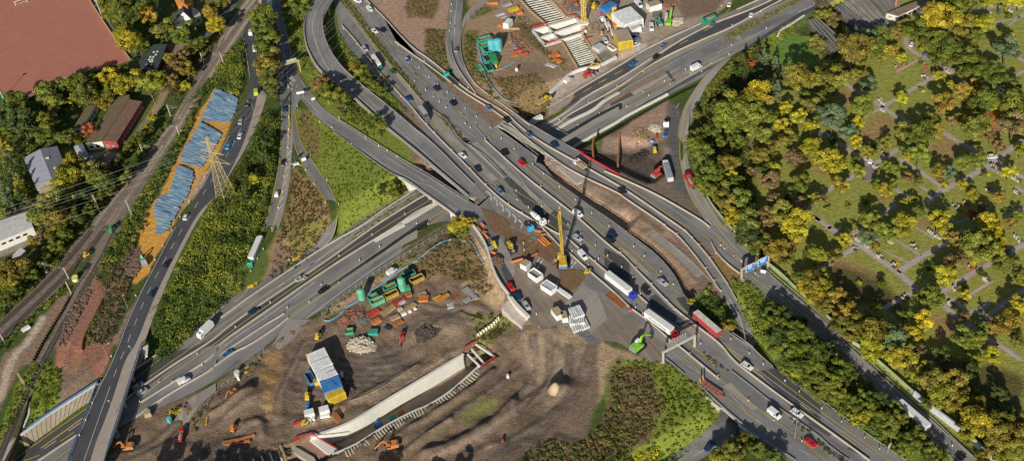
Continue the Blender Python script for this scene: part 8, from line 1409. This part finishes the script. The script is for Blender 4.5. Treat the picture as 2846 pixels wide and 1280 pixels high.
a=K('22','1562,355')[0];g,h=solve_h(a,K('21','1515,1010')[0],0.0);r=root('crawler_crane',g,1.5);tracks(r,6.5,2.2,.9,1.1)
ob('superstructure',MB().box(-1.2,0,1.2,5.0,3.0,2.0),MATT,r,CC['yellow']);ob('counterweight',MB().box(-3.9,0,1.2,1.4,3.4,1.6),MATT,r,CC['blue']);ob('counterweight_cap',MB().box(-3.9,0,2.82,1.4,3.4,.5),MATT,r,CC['yellow']);cb=ob('cab',MB().box(2.2,1.4,1.2,1.8,1.2,2.2),MATT,r,CC['yellow']);ob('window',MB().box(2.25,1.4,2.1,1.8,1.22,1.0),GLASS,cb)
mb=MB();H_=h
for i,(sx,sy)in enumerate(((-.5,-.5),(.5,-.5),(.5,.5),(-.5,.5))):mb.beam((1.5+sx,sy,2.5),(2.4+sx*.7,sy*.7-.3,H_*.98),.16)
for k in range(18):
 z1=2.5+k*(H_-3)/18;z2=z1+(H_-3)/18;s=1 if k%2 else-1
 for yy in(-.5,.5):mb.beam((1.5+s*.5,yy,z1),(1.6-s*.5,yy,z2),.1)
 for xx in(-.5,.5):mb.beam((1.5+xx,s*.5,z1),(1.6+xx,-s*.5,z2),.1)
ob('lattice_mast',mb,MATT,r,CC['yellow']);ob('mast_head',MB().beam((1.2,-.5,H_*.97),(4.2,-.3,H_*1.02),.5).beam((2.2,-.2,H_),(.8,0,H_+1.2),.3),MATT,r,CC['yellow']);ob('guide_column',MB().box(2.7,0,2,.7,.8,H_*.62),MATT,r,CC['yellow']);ob('backstay',MB().beam((-2.4,.6,3),(1.6,.3,H_*.75),.14).beam((-2.4,-.6,3),(1.6,-.3,H_*.75),.14),MATT,r,CC['ochre']);ob('drill_rod',MB().cyl((3.4,0,0),(3.4,0,H_*.95),.16,8),DARK,r)
tag(r,'tall yellow drilling crane with lattice mast and blue counterweight','crane',None,a)
minimachine('22','1800,450','yellow','small yellow compressor beside the crane yard barrier',.8,0.0,heading=.5);excavator('22','1500,340','1470,350','tan','small ochre grab lying left of the crane body',.6,0.0,reach=4)
container('22','1000,760 1020,765',1.2,2.3,'cyan','light blue portable toilet by the pale concrete slab',None,-4.2,False,'portable_toilet','toilet')
p=wp(K('22','960,790 1035,690 1215,880 1160,975'),-1.0);o=ob('concrete_slab',MB().slab(p if 0.5*sum(p[k][0]*p[(k+1)%4][1]-p[(k+1)%4][0]*p[k][1]for k in range(4))>0 else p[::-1],-4.5,-1.0),M('stained_slab',(.55,.48,.42),.9,var=.3,scale=.5,scale2=2));tag(o,'pale stained concrete slab below the parapet wall','slab',None,K('22','1100,850')[0])
barrier(K('22','1115,790 1150,830 1200,890'),'orange formwork strip leaning at the parapet wall',-1.0,M('orange_form',(.75,.16,.04),.7,var=.4,scale=1.5),[(-.5,0),(.5,0),(.5,.5),(-.5,.5)],'formwork_strip','formwork',None)
P=at(*K('23','1497,510')[0],-4);o=ob('sand_cone',MB().cyl((0,0,-.5),(0,0,3.0),3.4,20,.3),M('pale_sand',(.5,.38,.24),.95,var=.12,scale=2),loc=(P[0],P[1],float(T(P[0],P[1]))-.5),smooth=True);tag(o,'smooth conical pile of pale sand beside the haul road','sand pile',None,K('23','1497,510')[0])
minimachine('21','1260,1135','orange','orange machine beside the blue pickup',.7,0.0,heading=.3)
for(c,x,y,lab)in[('23',970,950,'small red and white marker post on the lower slope'),('23',1022,320,'white marker post on the dark slope'),('32',250,795,'small red generator beside the rusty bars')]:
 container(c,f'{x - 12},{y} {x + 12},{y}',1.0,1.3,'red' if x!=1022 else 'white',lab,None,None,False,'site_box','box','top')
CW=M('white_shaft_concrete',(.72,.69,.62),.9,var=.12,scale=.5)
for pts,lab,w in[(K('20','1265,300 1690,180'),'white shaft wall, upper long one',1.6),(K('20','1350,370 1720,240'),'white shaft wall dividing the open chambers',1.4),(K('20','1265,305 1390,455'),'white shaft wall on the left',1.4),(K('20','1385,450 1550,400'),'white shaft wall, lower short one',1.8),(K('20','1405,255 1515,390'),'white thin cross wall in the chambers',.9),(K('20','1690,175 1780,300'),'white shaft wall on the right',1.6),(K('20','1540,395 1760,325'),'white shaft wall above the strutted trench',1.2)]:
 barrier(pts,lab,0.0,CW,[(-w/2,-9),(w/2,-9),(w/2,.4),(-w/2,.4)],'shaft_wall','wall',None)
for i in range(15):
 u=i/14;a=K('20',f'{1560 + 150 * u:.0f},{415 + 245 * u:.0f}')[0];b=K('20',f'{1745 + 165 * u:.0f},{345 + 262 * u:.0f}')[0];A,B_=at(*a,-.8),at(*b,-.8);o=ob('steel_strut',MB().cyl(A,B_,.36,8),MATT,color=(.6,.57,.5));tag(o,'pale steel strut across the lower yard trench','strut','struts across the lower yard trench',a)
for i in range(15):
 u=i/14;a=K('20',f'{1120 + 270 * u:.0f},{-40 + 275 * u:.0f}')[0];b=K('20',f'{1330 + 260 * u:.0f},{-80 + 262 * u:.0f}')[0];A,B_=at(*a,-.8),at(*b,-.8);o=ob('steel_strut',MB().cyl(A,B_,.36,8),MATT,color=(.6,.57,.5));tag(o,'pale steel strut across the upper yard trench','strut','struts across the upper yard trench',a)
for pts,lab in[(K('20','1545,400 1705,670'),'ochre capping beam left of the lower yard trench'),(K('20','1750,340 1930,610'),'ochre capping beam right of the lower yard trench'),(K('20','1105,-50 1240,110 1395,240'),'ochre capping beam left of the upper yard trench'),(K('20','1380,-60 1500,60 1600,175'),'ochre capping beam right of the upper yard trench')]:barrier(pts,lab,0.0,M('ochre_capping',(.5,.37,.2),.9,var=.3,scale=.8),[(-.5,-8.8),(.5,-8.8),(.5,.5),(-.5,.5)],'capping_beam','beam',None)
for pts,lab in[(K('20','1270,280 1400,240'),'red guard railing at the upper chamber edge'),(K('20','1395,440 1530,395'),'red guard railing at the lower chamber edge'),(K('20','1610,170 1680,150 1720,200'),'red guard railing at the chamber corner'),(K('20','1700,330 1790,300'),'red guard railing above the lower trench'),(K('20','1770,395 1840,380'),'red guard railing right of the lower trench')]:rail(pts,lab,.4,1.2,2.4,REDR,.4,'red_railing','red guard railings of the yard','railing',True)
a=K('20','1768,225')[0];g,h=solve_h(a,K('20','1760,-60')[0],0.0);h=20;r=root('tower_crane',g);mb=MB()
for sx,sy in((-1,-1),(1,-1),(1,1),(-1,1)):mb.beam((sx,sy,0),(sx,sy,h),.28)
for k in range(12):
 z1=k*h/12;z2=z1+h/12;s=1 if k%2 else-1
 for e in(-1,1):mb.beam((-s,e,z1),(s,e,z2),.14).beam((e,-s,z1),(e,s,z2),.14).beam((-1,e,z1),(1,e,z1),.12)
ob('lattice_mast',mb,MATT,r,CC['yellow']);ob('ballast_base',MB().box(0,0,0,5,5,.9),CONCW,r);ob('ladder',MB().box(0,-1.1,.5,.5,.1,h),MATT,r,CC['yellow']);tag(r,'yellow lattice tower crane mast in the northern yard','crane',None,a)
def hall(c,s_,w,h,wall,roof,label,front=None):return container(c,s_,w,h,wall,label,roof,0.0,False,'site_hall','hall')
hall('30','160,95 285,215',11.5,5.5,'white','white','big white tent hall in the northern yard');r,L=hall('30','155,290 210,405',7.5,5.0,'yellow','tan','yellow fronted hall with tan ribbed roof')
for i in range(6):ob('roof_rib',MB().box(0,-3.2+i*1.28,5.15,L-.3,.2,.12),MATT,r,(.55,.42,.36))
hall('30','240,280 340,240',4.2,3.4,'white','lgrey','white annex with grey roof between tent hall and cars');hall('30','425,50 540,15',5.0,3.4,'white','tan','white hall with sign plate at the top of the yard')
for c,s_,w,h,col,top,lab in[('20','1945,85 2060,25',5.0,4.4,'blue','blue','big blue container block in the yard'),('30','35,60 110,50',4.2,4.0,'yellow','tan','yellow cabin block with tan roof beside the tent hall'),('20','1995,120 2040,150',2.4,2.4,'yellow','ochre','small bright yellow container in front of the cabins'),('20','1930,125 1980,115',2.4,2.0,'red','red','small red container between yellow machines'),('20','1885,435 1945,470',5.0,2.2,'lgrey','lgrey','flat grey container right of the lower trench'),('20','1000,235 1045,185',3.2,3.2,'white','white','white cabin with blue tarpaulin in the yard'),('20','945,245 995,215',2.6,1.6,'orange','orange','orange container left of the white cabin'),('30','330,205 345,200',1.2,1.4,'orange','orange','small orange box at the tent hall corner'),('30','80,240 120,230',3,1.4,'orange','orange','orange frames below the tent hall'),('30','80,190 130,180',5,.6,'grey','grey','dark grey mat left of the tent hall')]:container(c,s_,w,h,col,lab,top,0.0,False)
skip('30','35,435 100,480',2.4,1.0,'white','tan','open white trailer with brown load by the trench',0.0,'top','open_trailer',cat='trailer')
stack('30','1220,0 1280,-10',.5,1,.4,'tan','pale plank lying beside the top slip road','plank',z=0.0,layers=1)
TE=[('730,385 855,350','teal','ochre','teal tank box with tan slats, topmost'),('745,440 855,410','teal','ochre','teal tank box with tan slats, second'),('800,450 840,500','teal','dark','teal tank with dark water above the lower row'),('800,530 845,590','teal','dark','teal tank with dark water in the middle'),('815,610 860,680','teal','dark','teal tank with dark water at the bottom')]
for s_,col,ld,lab in TE:skip('20',s_,3.2,2.2,col,ld,lab,0.0,'top','settling_tank',cat='tank')
container('20','870,520 900,600',3.2,2.8,'green','plain green container beside the cyan silos','green',0.0);skip('20','735,625 765,670',2.2,1.4,'teal','ochre','small teal skip left of the tank row',0.0)
tank('20','872,500','cyan wrapped silo, left one',1.9,6.5,'cyan',0.0);tank('20','932,495','cyan wrapped silo, right one',1.9,6.5,'cyan',0.0)
for(x,y),col,lab in(((862,365),'red','small red unit beside the topmost teal box'),((932,570),'red','small red unit below the cyan silos'),((908,625),'yellow','small yellow unit below the green container')):container('20',f'{x - 10},{y} {x + 10},{y}',1.6,2.0,col,lab,None,0.0,False,'site_box','box')
for pts,lab in[(K('20','880,700 960,680 1040,640 1100,605'),'pale blue pipe bridge to the yellow topped mast'),(K('20','725,390 740,500 770,640 800,740 850,830 930,920 1000,990 1120,1010'),'long pale blue hose down the yard edge'),(K('20','740,480 770,600 790,690'),'short pale blue hose beside the tanks')]:barrier(pts,lab,'top',BLUEH,[(-.22,.3),(0,.2),(.22,.3),(.2,.6),(-.2,.6)],'hose_line','hose',None)
for pts,lab,h in[([(1120+(970+110*math.cos(t))/3.5117,(755+68*math.sin(t))/3.5117)for t in np.linspace(0,6.0,22)],'round reddish safety fence around the weed filled basin',.9)]:rail(pts,lab,0.0,1.1,2.0,M('reddish_fence',(.42,.16,.1),.8,var=.2),.35,'safety_fence',None,'fence',True)
container('20','1095,665 1115,660',1.2,3.6,'white','white column with yellow cap at the pipe bridge','yellow',0.0,False,'filter_column','column')
for s_,w,n,h,col,lab,nm in[('905,155 990,125',2.0,4,.4,'lgrey','silver panel stack at the upper yard edge','panel_stack'),('955,175 1015,150',1.0,2,.4,'lgrey','narrow silver panel stack below it','panel_stack'),('970,50 1060,20',2.4,5,1.0,'grey','grey beam stack at the top of the yard','beam_stack'),('1030,95 1125,65',3.0,5,1.2,'yellow','yellow and orange formwork stack at the top','formwork_stack'),('1110,120 1165,110',3.0,4,1.2,'orange','orange formwork stack beside the yellow one','formwork_stack'),('820,25 930,20',2.2,5,.8,'orange','orange formwork frames at the top edge','formwork_stack'),('1030,320 1050,410',2.2,4,.9,'tan','tan boards at the machine row','board_stack'),('1090,410 1105,470',1.8,3,.9,'grey','grey box frames in the machine row','frame_stack'),('1075,500 1150,480',1.8,3,.9,'red','red and white crates, upper group','crate_stack'),('1150,520 1220,505',1.8,3,.9,'red','red and white crates, right group','crate_stack'),('1070,545 1115,525',1.8,3,.8,'orange','orange crates, lower group','crate_stack'),('1240,595 1370,650',3.2,7,.4,'lgrey','long silver pipe stack in the yard','pipe_stack'),('1395,620 1490,650',2.8,5,.8,'lgrey','silver beams on ochre battens','beam_stack'),('1430,550 1525,520',3.0,6,.9,'orange','orange slatted formwork by the trench','formwork_stack'),('1470,570 1555,600',2.8,5,.9,'orange','bright orange scaffold frames by the trench','scaffold_stack'),('1000,270 1140,275',1.4,4,.7,'tan','tan steel beams below the white cabin','beam_stack')]:stack('20',s_,w,n,h,col,lab,nm,z=0.0)
P=W(*K('20','1375,990')[0]);p,L,rz,m=ax('20','1320,1020 1420,960',1,0.0);r=root('articulated_dumper',p,rz);wheels(r,(-2.6,-1.1,2.6),1.1,.7,.5);ob('dump_body',MB().add([(-4,-1.2,1.1),(.6,-1.2,1.1),(.6,1.2,1.1),(-4,1.2,1.1),(-4.6,-1.5,2.4),(.9,-1.5,2.5),(.9,1.5,2.5),(-4.6,1.5,2.4)],[(3,2,1,0),(0,1,5,4),(1,2,6,5),(2,3,7,6),(3,0,4,7)]),MATT,r,CC['yellow']);ob('load',MB().box(-1.8,0,1.9,4.6,2.4,.6),MATT,r,CC['tan']);cb=ob('cab',MB().box(2.2,0,1.0,1.6,1.9,2.0),MATT,r,CC['yellow']);ob('window',MB().box(2.25,0,1.9,1.6,1.93,.8),GLASS,cb);ob('hood',MB().box(3.7,0,.9,1.6,2.0,1.2),MATT,r,CC['yellow']);tag(r,'yellow articulated dumper at the yard gate','dumper',None,m)
minimachine('20','1800,750','red','bright red tractor on the apron near the lower trench',1.35,0.0,kind='tractor',heading=.4);minimachine('20','1860,665','yellow','yellow machine on the curved yard wall',1.2,0.0,heading=.3);barrier(K('20','1640,705 1760,680 1830,660'),'orange formwork along the end of the trench',0.5,MATS['orange_form'],[(-.4,0),(.4,0),(.4,.6),(-.4,.6)],'formwork_strip','formwork',None)
excavator('30','540,245','520,180','teal','teal excavator in front of the rubble pile',1.0,0.0);p,L,rz,m=ax('30','610,280 660,120',1.5,0.0);r=root('crusher',p,rz);tracks(r,5,1.2);ob('hopper',MB().box(-2.5,0,1,3.5,2.6,1.8,0,(1.2,1.15)),MATT,r,CC['lime']);ob('conveyor',MB().beam((-1,0,1.2),(6.5,0,4.2),1.0,.4),MATT,r,CC['lime']);ob('screen_deck',MB().beam((-1,1.6,1.8),(4.5,2.4,3.0),1.6,.3),MATT,r,CC['lgrey']);tag(r,'lime green mobile crusher with raised conveyor','crusher',None,m)
for x,y,col,lab,hd in[(1955,215,'white','white drilling rig in the yard centre',2.2),(2000,270,'white','white pump machine right below the drilling rig',2.2)]:excavator('20',f'{x},{y}',f'{x + 50},{y + 90}',col,lab,1.0,0.0)
minimachine('20','1870,80','yellow','yellow lifting machine beside the blue container',1.2,0.0,heading=1.0);minimachine('20','1690,60','orange','small orange digger near the crane tower',.8,0.0,heading=2.0);minimachine('20','1940,340','tan','tan round machine behind the white parked car',.9,0.0,heading=1.5)
excavator('31','515,630','590,560','red','red excavator loading the long tipper trailer',1.15,0.0);minimachine('31','490,390','yellow','small yellow roller on the black pit floor',1.0,0.0,heading=1.5)
p,L,rz,m=ax('31','645,670 600,520',2,0.0);r=root('tipper_trailer',p,rz);ob('tipper_body',MB().box(0,0,1.2,L,2.6,2.2),MATT,r,CC['lgrey']);ob('load',MB().box(0,0,3.41,L-.6,2.2,.12),MATT,r,(.3,.3,.36));ob('cab',MB().box(L/2+1.0,0,.8,1.9,2.4,2.4),MATT,r,CC['white']);wheels(r,(-L/2+1.2,-L/2+2.5,L/2+.8),1.05,.5,.35);tag(r,'long grey tipper trailer lorry beside the red excavator','lorry',None,m)
veh(P_TIP,'31','868,745','808,640','red','red tipper truck on the loop road beside the woods','truck',0.0,h=1.0)
for s_,w,col,lab in[('345,215 340,285',1.0,'yellow','yellow beam standing in the pit island'),('510,205 515,260',1.0,'red','red beam lying near the blue box')]:stack('31',s_,w,1,.8,col,lab,'steel_beam',z=0.0,layers=1)
container('31','455,300 475,285',1.4,1.6,'blue','small blue box beside the yellow roller','white',0.0,False,'site_box','box')
for a_,b_,lab in[('150,220 130,520','','row of rusty sheet piles standing across the pit island')]:piles(K('31',a_),lab,.7,RUST,0.0)
piles(K('21','1865,250 1850,340 1860,450'),'rusty sheet piles beside the overpass wall',.8,RUST,0.0)
barrier(K('13','2107,230 1700,500 1440,590'),'thin yellow rope fence above the trough','T',MATS['yellow_rail'],[(-.06,.7),(.06,.7),(.06,.85),(-.06,.85)],'rope_fence','fence',None)
def sitefence(pts,label):
 rail(pts,label,'T',1.9,3.2,M('fence_mesh_steel',(.4,.37,.3),.6,var=.1),.06,'site_fence','site fences','fence',True)
sitefence(J(K('12','1180,860 1340,720 1560,560 1700,460 1930,330 2107,215')),'thin steel mesh fence between motorway and site');sitefence(J(K('22','0,300 80,255 190,185 250,150 370,85 440,30')),'thin steel mesh fence below the ramp bridge');sitefence(K('13','610,90 560,160 380,330 220,430 100,520 40,680'),'thin steel mesh fence at the lower left of the site')
YB=M('yellow_bags',(.75,.5,.02),.7,var=.15)
for i,q in enumerate(['12:450,595 480,570 555,530 530,560 470,600','12:880,330 940,290 990,270 970,295 900,335']):c,s_=q.split(':');heap(K(c,s_),['line of yellow sandbags at the slip road merge','line of yellow sandbags at the loop slip merge'][i],YB,60,.5,LOW,seed=50+i,h=.3,name='sandbag_pile')
heap(K('02','1350,0 1400,-60 1450,-40 1440,40 1400,60').copy(),'dark lump on the orange sand',DARK,12,.6,0,seed=60,h=.3)
heap(K('02','1250,250 1360,200 1380,300 1330,480 1270,480 1180,330 1150,560 1060,620 1150,400'),'tangled brown brushwood beside the sand strip',M('brushwood',(.2,.13,.09),.95,var=.4),420,.9,0,seed=61,h=.5,name='brushwood')
heap(K('02','700,760 860,560 900,620 760,900 640,1159 560,1159'),'brown brushwood along the single track',MATS['brushwood'],260,.8,0,seed=62,h=.4,name='brushwood')
heap(K('02','960,820 1150,600 1200,640 1130,900 960,1100 900,1000'),'dry cut branches between sand strip and rusty pipe',MATS['brushwood'],260,.8,0,seed=63,h=.4,name='brushwood')
heap(K('31','230,430 400,330 430,400 300,450'),'black spoil heap in the pit island',M('black_soil',(.05,.042,.038),.95,var=.3),60,1.0,0,seed=70,h=1.4)
heap(K('31','250,170 400,170 420,240 300,260'),'scrap and cut steel beside the yellow beam',MATS['debris_tan'],60,.6,0,seed=71,h=.4)
heap(K('22','1270,60 1330,140 1290,200 1200,120'),'scattered tools on the muddy plaza',MATS['debris_tan'],40,.4,0,seed=72,h=.2)
heap(K('20','1560,-30 1700,-20 1720,60 1600,120 1540,60'),'formwork parts left of the crane tower',MIXD,90,.6,0,seed=73,h=.6)
heap(K('20','1810,230 1900,200 1920,300 1830,330'),'cables and beams right of the crane tower',MATS['debris_tan'],60,.6,0,seed=74,h=.4)
#finish: drop prototypes, make labels single
kill_protos()
ORD=['first','second','third','fourth','fifth','sixth','seventh','eighth','ninth','tenth','eleventh','twelfth','thirteenth','fourteenth','fifteenth','sixteenth','seventeenth','eighteenth','nineteenth','twentieth']
by={}
for o,px in THINGS:by.setdefault(o['label'],[]).append((o,px))
KEEP=('tall green tree beyond','warning beacon post','short sandy buttress','white square skylight','pale steel strut','white round strut','white box vent','thin pale power cable','round concrete','white bollard')
for lab,L in by.items():
 if len(L)<2:continue
 if any(k in lab for k in KEEP):
  for o,px in L:
   if 'group' not in o:o['group']=lab
  continue
 L.sort(key=lambda t:t[1][0]if t[1]is not None else 0)
 for i,(o,px)in enumerate(L):
  o['label']=lab+', '+(('leftmost' if i==0 else 'rightmost')if i in(0,len(L)-1)and len(L)<3 else(ORD[i]if i<20 else str(i+1)+'th')+' from left')
  if 'group' not in o:o['group']=lab
#light, sky, camera
az=ray(2500,-2700.0);az=np.array([az[0],az[1]]);az/=np.linalg.norm(az)
EL=math.radians(23.5)
sun=bpy.data.lights.new('sun','SUN');sun.energy=5.0;sun.angle=math.radians(.5);sun.color=(1,.94,.83)
so=bpy.data.objects.new('sun',sun);COL.objects.link(so)
dirv=np.array([az[0]*math.cos(EL),az[1]*math.cos(EL),-math.sin(EL)])
from mathutils import Vector,Matrix
so.rotation_euler=Vector(dirv.tolist()).to_track_quat('-Z','Y').to_euler()
w=bpy.data.worlds.new('World');scene.world=w;w.use_nodes=True
sk=w.node_tree.nodes.new('ShaderNodeTexSky');sk.sky_type='NISHITA';sk.sun_disc=False;sk.sun_elevation=EL
sk.sun_rotation=math.atan2(-az[0],-az[1])
w.node_tree.links.new(sk.outputs[0],w.node_tree.nodes['Background'].inputs[0]);w.node_tree.nodes['Background'].inputs[1].default_value=.062
cam=bpy.data.cameras.new('camera');co=bpy.data.objects.new('camera',cam);COL.objects.link(co);scene.camera=co
cam.sensor_width=36;cam.lens=F/PW*36;cam.clip_start=1;cam.clip_end=9000
m=Matrix([[R[0][0],R[0][1],R[0][2],CAM[0]],[R[1][0],R[1][1],R[1][2],CAM[1]],[R[2][0],R[2][1],R[2][2],CAM[2]],[0,0,0,1]])
co.matrix_world=m
scene.view_settings.view_transform='Standard';scene.view_settings.look='None';scene.view_settings.exposure=0
